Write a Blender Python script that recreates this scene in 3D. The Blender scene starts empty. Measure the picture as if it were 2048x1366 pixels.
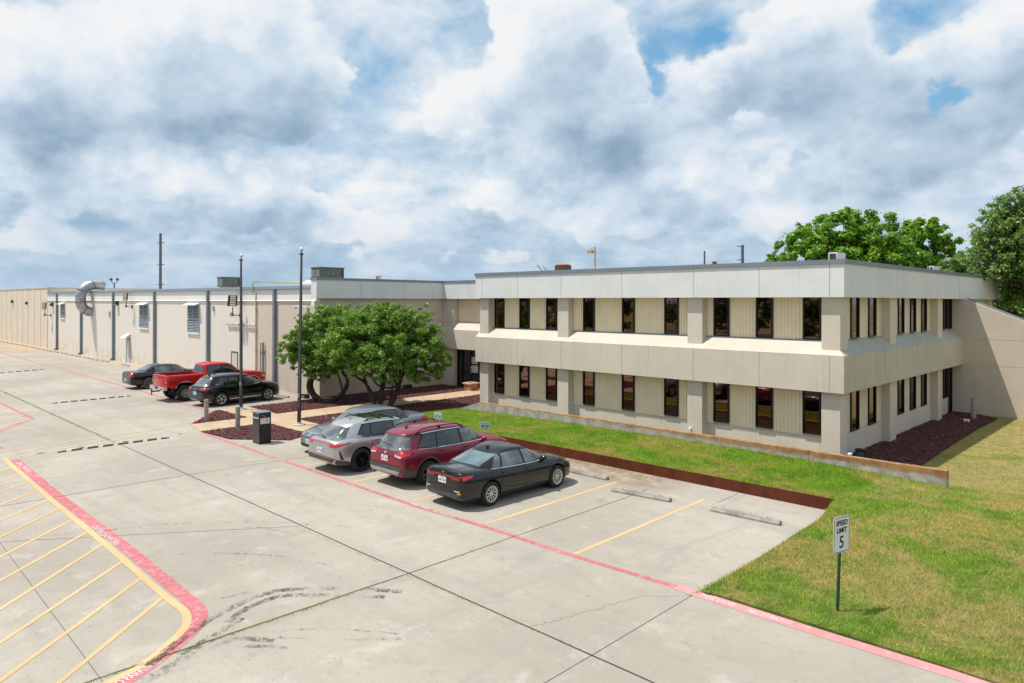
import bpy, bmesh, math, random
from mathutils import Vector, Matrix
from mathutils.bvhtree import BVHTree
import numpy as np
rnd = random.Random(7)
nrs = np.random.RandomState(11)
S = bpy.context.scene
COL = S.collection
PI = math.pi
# ------------------------------------------------------------------ survey of the photograph
# (camera fitted from the vanishing points: focal length, horizon, height; used to read world positions off the photo)
F = 1422.5; VX1 = -427.2; HY = 602.8; ROLL = .00184; H = 5.5
ANG = math.atan2(1024 - VX1, F)
E1 = (math.sin(ANG), -math.cos(ANG)); E2 = (math.cos(ANG), math.sin(ANG))
def ray(px, py):
    dx, dy = px - 1024, py - HY
    c, s = math.cos(-ROLL), math.sin(-ROLL)
    x = c*dx - s*dy; y = s*dx + c*dy
    r, z = x/F, -y/F
    return (E1[0]*r + E1[1], E2[0]*r + E2[1], z)
def G(px, py, z=0.0):
    v = ray(px, py); t = (z - H)/v[2]
    return (v[0]*t, v[1]*t)
def atY(px, py, Y):
    v = ray(px, py); t = Y/v[1]; return (v[0]*t, H + v[2]*t)
def atX(px, py, X):
    v = ray(px, py); t = X/v[0]; return (v[1]*t, H + v[2]*t)
def atD(px, py, d):
    v = ray(px, py); return (v[0]*d, v[1]*d, H + v[2]*d)

# ------------------------------------------------------------------ materials
class NT:
    def __init__(s, m):
        s.t = m.node_tree; s.t.nodes.clear()
    def n(s, typ, **kw):
        nd = s.t.nodes.new(typ)
        for k, v in kw.items():
            if k.startswith('_'): setattr(nd, k[1:], v)
        for k, v in kw.items():
            if k.startswith('_'): continue
            key = k
            if k.startswith('i') and k[1:].isdigit(): key = int(k[1:])
            else: key = k.replace('__', ' ')
            if hasattr(v, 'is_linked') or isinstance(v, bpy.types.NodeSocket): s.t.links.new(v, nd.inputs[key])
            else: nd.inputs[key].default_value = v
        return nd
    def math(s, op, a, b=None, c=None, clamp=False):
        nd = s.t.nodes.new('ShaderNodeMath'); nd.operation = op; nd.use_clamp = clamp
        for i, v in enumerate((a, b, c)):
            if v is None: continue
            if isinstance(v, bpy.types.NodeSocket): s.t.links.new(v, nd.inputs[i])
            else: nd.inputs[i].default_value = v
        return nd.outputs[0]
    def mix(s, f, a, b, bt='MIX'):
        nd = s.t.nodes.new('ShaderNodeMix'); nd.data_type = 'RGBA'; nd.blend_type = bt
        for i, v in ((0, f), (6, a), (7, b)):
            if isinstance(v, bpy.types.NodeSocket): s.t.links.new(v, nd.inputs[i])
            else: nd.inputs[i].default_value = v if i == 0 else (*v[:3], 1)
        return nd.outputs[2]
    def ramp(s, f, lo, hi, a=0.0, b=1.0):
        nd = s.t.nodes.new('ShaderNodeMapRange'); nd.interpolation_type = 'SMOOTHSTEP'
        s.t.links.new(f, nd.inputs[0])
        for i, v in ((1, lo), (2, hi), (3, a), (4, b)): nd.inputs[i].default_value = v
        return nd.outputs[0]
    def noise(s, vec, scale, detail=4, rough=.55, dist=0.0):
        nd = s.n('ShaderNodeTexNoise', Scale=scale, Detail=detail, Roughness=rough, Distortion=dist)
        if vec is not None: s.t.links.new(vec, nd.inputs['Vector'])
        return nd.outputs[0]
    def scalev(s, vec, sc, loc=(0, 0, 0), rot=(0, 0, 0)):
        nd = s.n('ShaderNodeMapping'); nd.inputs['Scale'].default_value = sc; nd.inputs['Location'].default_value = loc
        nd.inputs['Rotation'].default_value = rot
        s.t.links.new(vec, nd.inputs['Vector']); return nd.outputs[0]
MATS = {}
def newmat(name):
    m = bpy.data.materials.new(name); m.use_nodes = True; MATS[name] = m
    return m, NT(m)
def finish(nt, col, rough=.8, bump=None, bs=.3, bd=.01, spec=.4, metal=0.0, **extra):
    b = nt.n('ShaderNodeBsdfPrincipled')
    for k, v in (('Base Color', col), ('Roughness', rough), ('Specular IOR Level', spec), ('Metallic', metal)):
        if isinstance(v, bpy.types.NodeSocket): nt.t.links.new(v, b.inputs[k])
        else: b.inputs[k].default_value = (*v[:3], 1) if k == 'Base Color' else v
    for k, v in extra.items():
        b.inputs[k.replace('__', ' ')].default_value = v
    if bump is not None:
        bn = nt.n('ShaderNodeBump', Strength=bs, Distance=bd, Height=bump)
        nt.t.links.new(bn.outputs[0], b.inputs['Normal'])
    o = nt.n('ShaderNodeOutputMaterial'); nt.t.links.new(b.outputs[0], o.inputs[0])
    return b
def simple(name, col, rough=.7, metal=0.0, var=.12, scale=3.0, bs=.0, bscale=40, spec=.4, **extra):
    m, nt = newmat(name)
    tc = nt.n('ShaderNodeTexCoord').outputs['Object']
    if var > 0:
        n1 = nt.noise(tc, scale, 5, .6)
        c = nt.mix(nt.ramp(n1, .3, .7), [x*(1 - var) for x in col], [min(1, x*(1 + var)) for x in col])
    else: c = col
    bp = nt.noise(tc, bscale, 3, .6) if bs > 0 else None
    finish(nt, c, rough, bp, bs, .01, spec, metal, **extra)
    return m
def stucco(name, col, streak=0.0, var=.05, green=0.0):
    m, nt = newmat(name)
    tc = nt.n('ShaderNodeTexCoord').outputs['Object']
    n1 = nt.noise(tc, .55, 6, .65); n2 = nt.noise(nt.scalev(tc, (1, 1, .45)), 1.9, 4, .6)
    c = nt.mix(nt.ramp(n1, .3, .7), [x*(1 - var) for x in col], [min(1, x*(1 + var)) for x in col])
    c = nt.mix(nt.math('MULTIPLY', nt.ramp(n2, .5, .78), .16), c, [col[0]*.72, col[1]*.7, col[2]*.66])
    if streak > 0:
        st = nt.noise(nt.scalev(tc, (3.6, 3.6, .22)), 2.2, 4, .65)
        big = nt.ramp(nt.noise(tc, .35, 2), .4, .62)
        k = nt.math('MULTIPLY', nt.ramp(st, .5, .72), nt.math('MULTIPLY', big, streak))
        dark = [col[0]*.45, col[1]*(.47 + green*.1), col[2]*.42]
        c = nt.mix(k, c, dark)
    finish(nt, c, .88, nt.noise(tc, 26, 5, .7), .45, .008, .25)
    return m
stucco('fascia_stucco', (.68, .68, .675), .24)
stucco('beige_stucco', (.61, .53, .435), .25)
stucco('band_stucco', (.61, .54, .455), .32)
stucco('ledge_stucco', (.54, .49, .415), .2)
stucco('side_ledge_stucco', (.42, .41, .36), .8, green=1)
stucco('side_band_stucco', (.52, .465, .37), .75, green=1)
stucco('slant_stucco', (.56, .485, .39), .12)
simple('joint_dark', (.26, .235, .2), .9, var=0)
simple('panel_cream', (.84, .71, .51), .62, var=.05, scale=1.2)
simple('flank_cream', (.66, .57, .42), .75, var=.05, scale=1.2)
simple('coping_metal', (.215, .25, .29), .45, .35, var=.08, scale=.6, spec=.5)
simple('bronze_frame', (.016, .015, .019), .35, .3, var=0)
m, nt = newmat('tinted_glass')
tcg = nt.n('ShaderNodeTexCoord').outputs['Object']
finish(nt, nt.mix(nt.ramp(nt.noise(tcg, .5, 2), .4, .6), (.175, .105, .085), (.215, .13, .105)), .02, nt.noise(tcg, 1.2, 1), .05, .02, .5, 1.0)
m, nt = newmat('door_glass')
finish(nt, (.018, .028, .024), .03, None, spec=.9)
simple('paper', (.62, .63, .66), .6, var=.12, scale=14)
# block wall
def blocks(name, col, bs=.35):
    m, nt = newmat(name)
    tc = nt.n('ShaderNodeTexCoord').outputs['Object']
    sx = nt.n('ShaderNodeSeparateXYZ', i0=tc)
    cv = nt.n('ShaderNodeCombineXYZ', i0=nt.math('ADD', sx.outputs[0], sx.outputs[1]), i1=sx.outputs[2])
    br = nt.n('ShaderNodeTexBrick', Scale=1.0, Mortar__Size=.008, Brick__Width=.4, Row__Height=.2)
    br.inputs['Color1'].default_value = (*col, 1); br.inputs['Color2'].default_value = (col[0]*.965, col[1]*.96, col[2]*.95, 1)
    br.inputs['Mortar'].default_value = (col[0]*.86, col[1]*.85, col[2]*.83, 1)
    nt.t.links.new(cv.outputs[0], br.inputs['Vector'])
    n1 = nt.noise(tc, .4, 6, .65)
    c = nt.mix(nt.math('MULTIPLY', nt.ramp(n1, .45, .75), .3), br.outputs['Color'], [col[0]*.86, col[1]*.8, col[2]*.74])
    # rust coloured splash near the ground
    low = nt.math('MULTIPLY', nt.ramp(sx.outputs[2], .2, 1.5, 1, 0), nt.ramp(nt.noise(tc, 1.3, 4), .42, .7))
    c = nt.mix(nt.math('MULTIPLY', low, .55), c, (.5, .34, .2))
    finish(nt, c, .85, br.outputs['Fac'], -bs, .006, .3)
    return m
blocks('warehouse_block', (.72, .665, .60))
blocks('court_block', (.58, .51, .43))
simple('warehouse_upper', (.72, .70, .67), .75, var=.04, scale=.5)
simple('downspout_blue', (.175, .215, .255), .5, .2, var=.1)
simple('galvanised', (.36, .37, .39), .48, .6, var=.25, scale=2.5, bs=.1, bscale=6)
simple('louver_grey', (.36, .41, .45), .5, .2, var=.1)
simple('louver_dark', (.03, .04, .045), .8, var=0)
simple('door_grey', (.50, .535, .56), .6, var=.05)
simple('door_cream', (.58, .55, .43), .6, var=.05)
simple('pipe_tan', (.50, .42, .33), .6, var=.15, scale=4)
simple('pipe_yellow', (.42, .33, .12), .55, var=.2, scale=4)
simple('unit_green', (.085, .10, .098), .55, .1, var=.12)
simple('unit_light', (.15, .18, .172), .55, .1, var=.12)
simple('far_panel', (.64, .56, .45), .8, var=.05, scale=.6)
simple('rust_vent', (.10, .065, .05), .8, var=.4, scale=6)
simple('rust_red', (.36, .10, .05), .85, var=.3, scale=5)
simple('white_metal', (.72, .72, .70), .5, var=.06)
simple('dark_metal', (.055, .055, .06), .45, .5, var=.15)
simple('pole_bronze', (.07, .065, .072), .38, .6, var=.2, scale=2)
simple('silver_ball', (.75, .75, .73), .22, 1.0, var=0)
simple('lamp_yellow', (.40, .30, .15), .6, var=.15)
simple('wood_pole', (.14, .13, .13), .9, var=.25, scale=6)
simple('steel_pole', (.13, .15, .18), .6, .3, var=.1)
simple('wire_grey', (.30, .34, .40), .7, var=0)
simple('bollard_tan', (.33, .285, .245), .8, var=.22, scale=9, bs=.2, bscale=60)
simple('bollard_band', (.40, .36, .32), .8, var=.1)
simple('box_black', (.022, .022, .025), .42, .2, var=.2)
simple('box_side', (.075, .072, .07), .45, .3, var=.2)
simple('box_top', (.20, .24, .29), .4, .3, var=.2, scale=5)
simple('red_paint', (.75, .07, .02), .5, var=0)
simple('notice_yellow', (.70, .58, .12), .6, var=0)
simple('notice_blue', (.09, .28, .58), .6, var=.1)
simple('green_post', (.03, .075, .06), .5, .4, var=.2)
simple('sign_white', (.74, .76, .76), .45, var=.03)
simple('sign_black', (.012, .012, .013), .5, var=0)
simple('planter_brick', (.50, .22, .10), .85, var=.25, scale=7)
simple('planter_top', (.62, .46, .32), .85, var=.1)
simple('planter_soil', (.03, .02, .015), .95, var=.3)
simple('rubber_black', (.022, .023, .025), .75, var=.4, scale=6, bs=.3, bscale=30)
simple('stripe_white', (.40, .375, .31), .8, var=.15, scale=6)
simple('pvc_white', (.78, .78, .76), .5, var=.04)
simple('conc_pad', (.42, .39, .34), .9, var=.15, scale=3)
# bark
m, nt = newmat('bark')
tc = nt.n('ShaderNodeTexCoord').outputs['Object']
n = nt.noise(nt.scalev(tc, (7, 7, 2)), 2.4, 6, .7)
finish(nt, nt.mix(nt.ramp(n, .35, .68), (.025, .02, .016), (.12, .095, .075)), .95, n, .8, .03, .2)
def leafmat(name, c1, c2, c3, rough=.42, trans=.32):
    m, nt = newmat(name)
    g = nt.n('ShaderNodeNewGeometry')
    tc = nt.n('ShaderNodeTexCoord').outputs['Object']
    ri = g.outputs['Random Per Island']
    c = nt.mix(nt.math('POWER', ri, 1.4), c1, c2)
    c = nt.mix(nt.ramp(nt.noise(tc, .9, 3), .45, .68), c, c3)
    p = nt.n('ShaderNodeBsdfPrincipled', Roughness=rough); nt.t.links.new(c, p.inputs['Base Color'])
    p.inputs['Specular IOR Level'].default_value = .35
    t = nt.n('ShaderNodeBsdfTranslucent'); nt.t.links.new(nt.mix(.5, c, (.25, .42, .02), 'MIX'), t.inputs[0])
    mx = nt.n('ShaderNodeMixShader', i0=trans); nt.t.links.new(p.outputs[0], mx.inputs[1]); nt.t.links.new(t.outputs[0], mx.inputs[2])
    o = nt.n('ShaderNodeOutputMaterial'); nt.t.links.new(mx.outputs[0], o.inputs[0]); return m
leafmat('leaf_court', (.04, .13, .018), (.34, .54, .06), (.24, .38, .10), .38, .36)
leafmat('leaf_bright', (.08, .22, .015), (.26, .46, .04), (.22, .42, .04), trans=.36)
leafmat('leaf_crape', (.06, .13, .03), (.24, .37, .09), (.26, .38, .11))
leafmat('leaf_wood', (.03, .06, .015), (.06, .11, .025), (.09, .14, .04))
simple('blossom', (.75, .32, .42), .7, var=.1)
# concrete of the parking lot
m, nt = newmat('lot_concrete')
tc = nt.n('ShaderNodeTexCoord').outputs['Object']
rotv = nt.scalev(tc, (.05, .42, 1))
base = nt.mix(nt.ramp(nt.noise(tc, .16, 6, .6), .36, .64), (.325, .287, .238), (.41, .366, .308))
c = nt.mix(nt.math('MULTIPLY', nt.ramp(nt.noise(rotv, 2.6, 6, .68, .4), .44, .66), .35), base, (.275, .25, .215))
c = nt.mix(nt.math('MULTIPLY', nt.ramp(nt.noise(nt.scalev(tc, (.5, .09, 1)), 2.6, 6, .7, .8), .50, .72), .5), c, (.275, .25, .215))
c = nt.mix(nt.math('MULTIPLY', nt.ramp(nt.noise(tc, .9, 8, .72, .5), .53, .70), .6), c, (.49, .45, .395))
c = nt.mix(nt.math('MULTIPLY', nt.ramp(nt.noise(tc, 2.3, 8, .75, .3), .50, .68), .5), c, (.26, .235, .20))
c = nt.mix(nt.math('MULTIPLY', nt.ramp(nt.noise(tc, 16, 5, .8), .48, .66), .35), c, (.24, .215, .185))
c = nt.mix(nt.math('MULTIPLY', nt.ramp(nt.noise(tc, 60, 3, .8), .35, .68), .5), c, nt.mix(.6, c, (.24, .215, .18)))
sp = nt.noise(tc, 9, 2, .5)
c = nt.mix(nt.ramp(sp, .735, .76), c, (.10, .09, .08))
# tan dirt wash towards the far end of the lot and against the lawn wall
sxyz = nt.n('ShaderNodeSeparateXYZ', i0=tc)
far = nt.math('MULTIPLY', nt.ramp(sxyz.outputs[0], -100, -84, 1, 0), nt.ramp(sxyz.outputs[1], 14, 19))
far = nt.math('MULTIPLY', far, nt.ramp(nt.noise(tc, .3, 4), .3, .5))
c = nt.mix(nt.math('MULTIPLY', far, .8), c, (.42, .29, .18))
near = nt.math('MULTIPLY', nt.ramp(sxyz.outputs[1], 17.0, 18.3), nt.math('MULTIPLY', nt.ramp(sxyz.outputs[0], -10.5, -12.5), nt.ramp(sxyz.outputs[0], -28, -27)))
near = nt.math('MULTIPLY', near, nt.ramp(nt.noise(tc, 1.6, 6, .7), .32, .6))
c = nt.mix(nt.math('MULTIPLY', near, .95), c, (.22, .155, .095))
# tan strip between the row of stops and the warehouse
nw = nt.math('MULTIPLY', nt.ramp(sxyz.outputs[1], 18.0, 20.3), nt.ramp(sxyz.outputs[0], -40, -44))
nw = nt.math('MULTIPLY', nw, nt.ramp(nt.noise(nt.scalev(tc, (.3, 1, 1)), .9, 6, .7), .36, .62))
c = nt.mix(nt.math('MULTIPLY', nw, .45), c, (.48, .36, .24))
# oil drips in the stalls
oil = nt.math('MULTIPLY', nt.ramp(nt.noise(nt.scalev(tc, (1, .55, 1), (3.1, .4, 0)), .75, 5, .7), .62, .74), nt.math('MULTIPLY', nt.ramp(sxyz.outputs[1], 12.3, 13.5), nt.ramp(sxyz.outputs[0], -27, -26)))
c = nt.mix(nt.math('MULTIPLY', oil, .5), c, (.17, .145, .12))
finish(nt, c, .86, nt.noise(tc, 55, 4, .7), .35, .006, .25)
def paint(name, col, wear=.5, thr=(.36, .52), under=(.47, .435, .38)):
    m, nt = newmat(name)
    tc = nt.n('ShaderNodeTexCoord').outputs['Object']
    w = nt.math('MULTIPLY', nt.ramp(nt.noise(tc, 5.5, 7, .78), thr[0], thr[1], 1, 0), wear)
    c = nt.mix(nt.ramp(nt.noise(tc, .45, 3), .3, .7), [x*.88 for x in col], [min(1, x*1.1) for x in col])
    c = nt.mix(w, c, under)
    finish(nt, c, .8, nt.noise(tc, 55, 4, .7), .3, .005, .3)
paint('paint_red', (.47, .13, .15), .65, under=(.40, .36, .31))
paint('paint_pink', (.58, .24, .245), .5, under=(.40, .36, .31))
paint('paint_yellow', (.60, .38, .18), .55, under=(.40, .36, .31))
paint('paint_yellow_pale', (.56, .40, .22), .75, (.4, .6))
paint('paint_white', (.62, .50, .49), .7, under=(.52, .17, .19))
# joints: dark filler with green growth
m, nt = newmat('joint_filler')
tc = nt.n('ShaderNodeTexCoord').outputs['Object']
n = nt.noise(tc, 1.1, 5, .7)
finish(nt, nt.mix(nt.ramp(n, .54, .66), (.045, .042, .035), (.13, .15, .03)), .95)
m, nt = newmat('joint_thin')
finish(nt, (.13, .12, .10), .95)
# rubber marks, broken up with transparency
def skid(name, lo, hi, a):
    m, nt = newmat(name)
    tc = nt.n('ShaderNodeTexCoord').outputs['Object']
    k = nt.math('MULTIPLY', nt.ramp(nt.noise(nt.scalev(tc, (1, 1, 1), rot=(0, 0, .75)), 8.5, 8, .86), lo, hi), nt.ramp(nt.noise(tc, .9, 3), .36, .56))
    k = nt.math('MULTIPLY', k, a)
    d = nt.n('ShaderNodeBsdfDiffuse'); d.inputs[0].default_value = (.075, .07, .075, 1)
    t = nt.n('ShaderNodeBsdfTransparent')
    mx = nt.n('ShaderNodeMixShader'); nt.t.links.new(k, mx.inputs[0]); nt.t.links.new(t.outputs[0], mx.inputs[1]); nt.t.links.new(d.outputs[0], mx.inputs[2])
    o = nt.n('ShaderNodeOutputMaterial'); nt.t.links.new(mx.outputs[0], o.inputs[0])
skid('skid_strong', .42, .57, .72); skid('skid_faint', .48, .62, .6)
# sidewalk
m, nt = newmat('walk_concrete')
tc = nt.n('ShaderNodeTexCoord').outputs['Object']
c = nt.mix(nt.ramp(nt.noise(tc, .8, 6, .65), .35, .65), (.41, .30, .195), (.49, .37, .25))
finish(nt, nt.mix(nt.ramp(nt.noise(tc, 70, 2), .45, .7), c, (.38, .27, .17)), .88, nt.noise(tc, 60, 3), .3, .004, .3)
# soil under mulch, mulch chips
simple('mulch_soil', (.03, .012, .013), .95, var=.4, scale=14, bs=.8, bscale=25)
m, nt = newmat('mulch_chip')
g = nt.n('ShaderNodeNewGeometry')
c = nt.mix(g.outputs['Random Per Island'], (.035, .011, .012), (.21, .072, .072))
tc = nt.n('ShaderNodeTexCoord').outputs['Object']
c = nt.mix(nt.ramp(nt.noise(tc, 14, 2), .64, .68), c, (.40, .25, .20))
finish(nt, c, .85, spec=.3)
# lawn ground + blades
def lawncol(nt, blade):
    tc = nt.n('ShaderNodeTexCoord').outputs['Object']
    sx = nt.n('ShaderNodeSeparateXYZ', i0=tc)
    g1, g2 = ((.20, .37, .035), (.36, .50, .06)) if blade else ((.11, .17, .025), (.20, .25, .05))
    d1, d2 = ((.62, .46, .19), (.44, .42, .12)) if blade else ((.42, .30, .15), (.30, .25, .09))
    c = nt.mix(nt.ramp(nt.noise(tc, 1.7, 5, .7), .35, .65), g1, g2)
    dry = nt.mix(nt.ramp(nt.noise(tc, 2.3, 5, .7), .4, .62), d1, d2)
    # the open slope to the right is drier than the strip behind the stalls
    bias = nt.math('MULTIPLY', nt.ramp(sx.outputs[0], -9, -4), nt.ramp(sx.outputs[1], 12.4, 14.5))
    strip = nt.math('MULTIPLY', nt.ramp(sx.outputs[0], -26, -20, .3, 1), .055)
    bias2 = nt.math('MULTIPLY', nt.math('MULTIPLY', nt.ramp(sx.outputs[1], 23.4, 26), nt.ramp(sx.outputs[1], 34, 55, 1, .4)), .10)
    n = nt.noise(tc, .42, 7, .72, .6)
    v = nt.math('ADD', nt.math('ADD', nt.math('ADD', n, nt.math('MULTIPLY', bias, .05)), strip), bias2)
    c = nt.mix(nt.ramp(v, .50, .66, 0, .80), c, dry)
    return c, tc
m, nt = newmat('lawn_ground')
c, tc = lawncol(nt, False)
finish(nt, c, .95, nt.noise(tc, 30, 5, .8), 1.0, .05, .15)
m, nt = newmat('lawn_blade')
c, tc = lawncol(nt, True)
g = nt.n('ShaderNodeNewGeometry')
c = nt.mix(.45, c, nt.mix(g.outputs['Random Per Island'], (.16, .25, .03), (.60, .62, .25)), 'OVERLAY')
p = nt.n('ShaderNodeBsdfPrincipled', Roughness=.6); nt.t.links.new(c, p.inputs['Base Color']); p.inputs['Specular IOR Level'].default_value = .25
t = nt.n('ShaderNodeBsdfTranslucent'); nt.t.links.new(c, t.inputs[0])
mx = nt.n('ShaderNodeMixShader', i0=.35); nt.t.links.new(p.outputs[0], mx.inputs[1]); nt.t.links.new(t.outputs[0], mx.inputs[2])
o = nt.n('ShaderNodeOutputMaterial'); nt.t.links.new(mx.outputs[0], o.inputs[0])
simple('far_ground', (.17, .17, .07), .95, var=.35, scale=.05)
# low walls
m, nt = newmat('rust_steel')
tc = nt.n('ShaderNodeTexCoord').outputs['Object']
n = nt.noise(nt.scalev(tc, (1, 1, .5)), 2.2, 6, .7)
finish(nt, nt.mix(nt.ramp(n, .35, .65), (.09, .018, .008), (.135, .030, .013)), .6, nt.noise(tc, 20, 3), .2, .01, .35, .2)
m, nt = newmat('stained_concrete')
tc = nt.n('ShaderNodeTexCoord').outputs['Object']
sx = nt.n('ShaderNodeSeparateXYZ', i0=tc)
wob = nt.math('MULTIPLY', nt.noise(nt.scalev(tc, (1.2, 1, 1)), 1.6, 6, .75), .5)
ed = nt.ramp(nt.math('SUBTRACT', sx.outputs[2], nt.math('SUBTRACT', wob, nt.ramp(sx.outputs[0], 2, 20, -.10, .10))), .22, .34)
xr = nt.ramp(sx.outputs[0], 6, 19, .55, 1.0)
c = nt.mix(nt.ramp(nt.noise(tc, 2.4, 6, .7), .35, .65), (.28, .255, .215), (.45, .425, .375))
cap_ = nt.ramp(sx.outputs[2], .598, .612)
c = nt.mix(nt.math('MAXIMUM', nt.math('MULTIPLY', ed, xr), cap_), c, nt.mix(nt.ramp(nt.noise(tc, 3, 5), .35, .65), (.25, .125, .055), (.38, .215, .10)))
finish(nt, c, .9, nt.noise(tc, 25, 4), .4, .01, .25)
# vehicles
def carpaint(name, col, metal=.0, rough=.32, dust=.12, coat=1.0, dustcol=(.35, .31, .26)):
    m, nt = newmat(name)
    tc = nt.n('ShaderNodeTexCoord').outputs['Object']
    sx = nt.n('ShaderNodeSeparateXYZ', i0=tc)
    low = nt.ramp(sx.outputs[2], .2, .8, 1, .25)
    k = nt.math('MULTIPLY', nt.math('MULTIPLY', low, nt.ramp(nt.noise(tc, 3, 6, .7), .3, .75)), dust)
    c = nt.mix(k, col, dustcol)
    b = finish(nt, c, rough, nt.noise(tc, 2.1, 2), .03, .02, .5 if metal > .2 else .12, metal)
    b.inputs['Coat Weight'].default_value = coat; b.inputs['Coat Roughness'].default_value = .04; b.inputs['Coat IOR'].default_value = 1.5
carpaint('paint_black', (.004, .004, .005), 0, .30, .03, 1.0)
carpaint('paint_black_suv', (.003, .003, .004), 0, .30, .02, 1.0)
carpaint('paint_maroon', (.20, .004, .022), .25, .34, .05, .6)
carpaint('paint_silver', (.50, .49, .48), .8, .36, .06, .6)
carpaint('paint_grey', (.19, .20, .215), .7, .34, .06, .6)
carpaint('paint_truck_red', (.46, .008, .012), .05, .35, .05, .6)
simple('car_black_trim', (.02, .02, .021), .6, var=.15, scale=8)
simple('car_grey_trim', (.065, .068, .072), .7, var=.15, scale=8)
simple('car_silver_trim', (.36, .34, .31), .5, .2, var=.12, scale=6)
simple('arch_black', (.008, .008, .008), .95, var=0)
simple('seam', (.008, .008, .008), .7, var=0)
simple('chrome', (.75, .76, .78), .12, 1.0, var=0)
simple('tyre', (.022, .021, .021), .85, var=.3, scale=8)
simple('tyre_dusty', (.085, .075, .062), .9, var=.3, scale=8)
simple('rim_silver', (.52, .51, .50), .32, .75, var=.08)
simple('rim_cream', (.58, .54, .47), .42, .4, var=.08)
simple('rim_black', (.012, .012, .013), .25, .5, var=0)
simple('rim_grey', (.13, .13, .13), .4, .7, var=.1)
simple('rim_truck', (.35, .33, .31), .4, .8, var=.1)
m, nt = newmat('car_glass')
finish(nt, (.012, .016, .017), .03, None, spec=.8, Coat__Weight=.6)
m, nt = newmat('car_glass_pale')
finish(nt, nt.mix(nt.ramp(nt.noise(nt.n('ShaderNodeTexCoord').outputs['Object'], 1.6, 4), .3, .7), (.055, .085, .09), (.13, .18, .19)), .06, None, spec=.9, Coat__Weight=.9)
m, nt = newmat('car_glass_grey')
finish(nt, nt.mix(nt.ramp(nt.noise(nt.n('ShaderNodeTexCoord').outputs['Object'], 2.2, 4), .35, .7), (.05, .055, .058), (.16, .175, .18)), .07, None, spec=.8, Coat__Weight=.8)
simple('light_red', (.55, .012, .018), .12, var=.25, scale=9, spec=.8)
simple('light_dark_red', (.22, .008, .012), .15, var=.2, scale=9, spec=.8)
simple('light_clear', (.55, .55, .54), .12, .4, var=.3, scale=14)
simple('light_amber', (.75, .33, .05), .2, var=.1)
simple('plate_white', (.70, .71, .72), .45, var=.05)
simple('plate_ink', (.06, .07, .12), .6, var=0)

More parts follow.
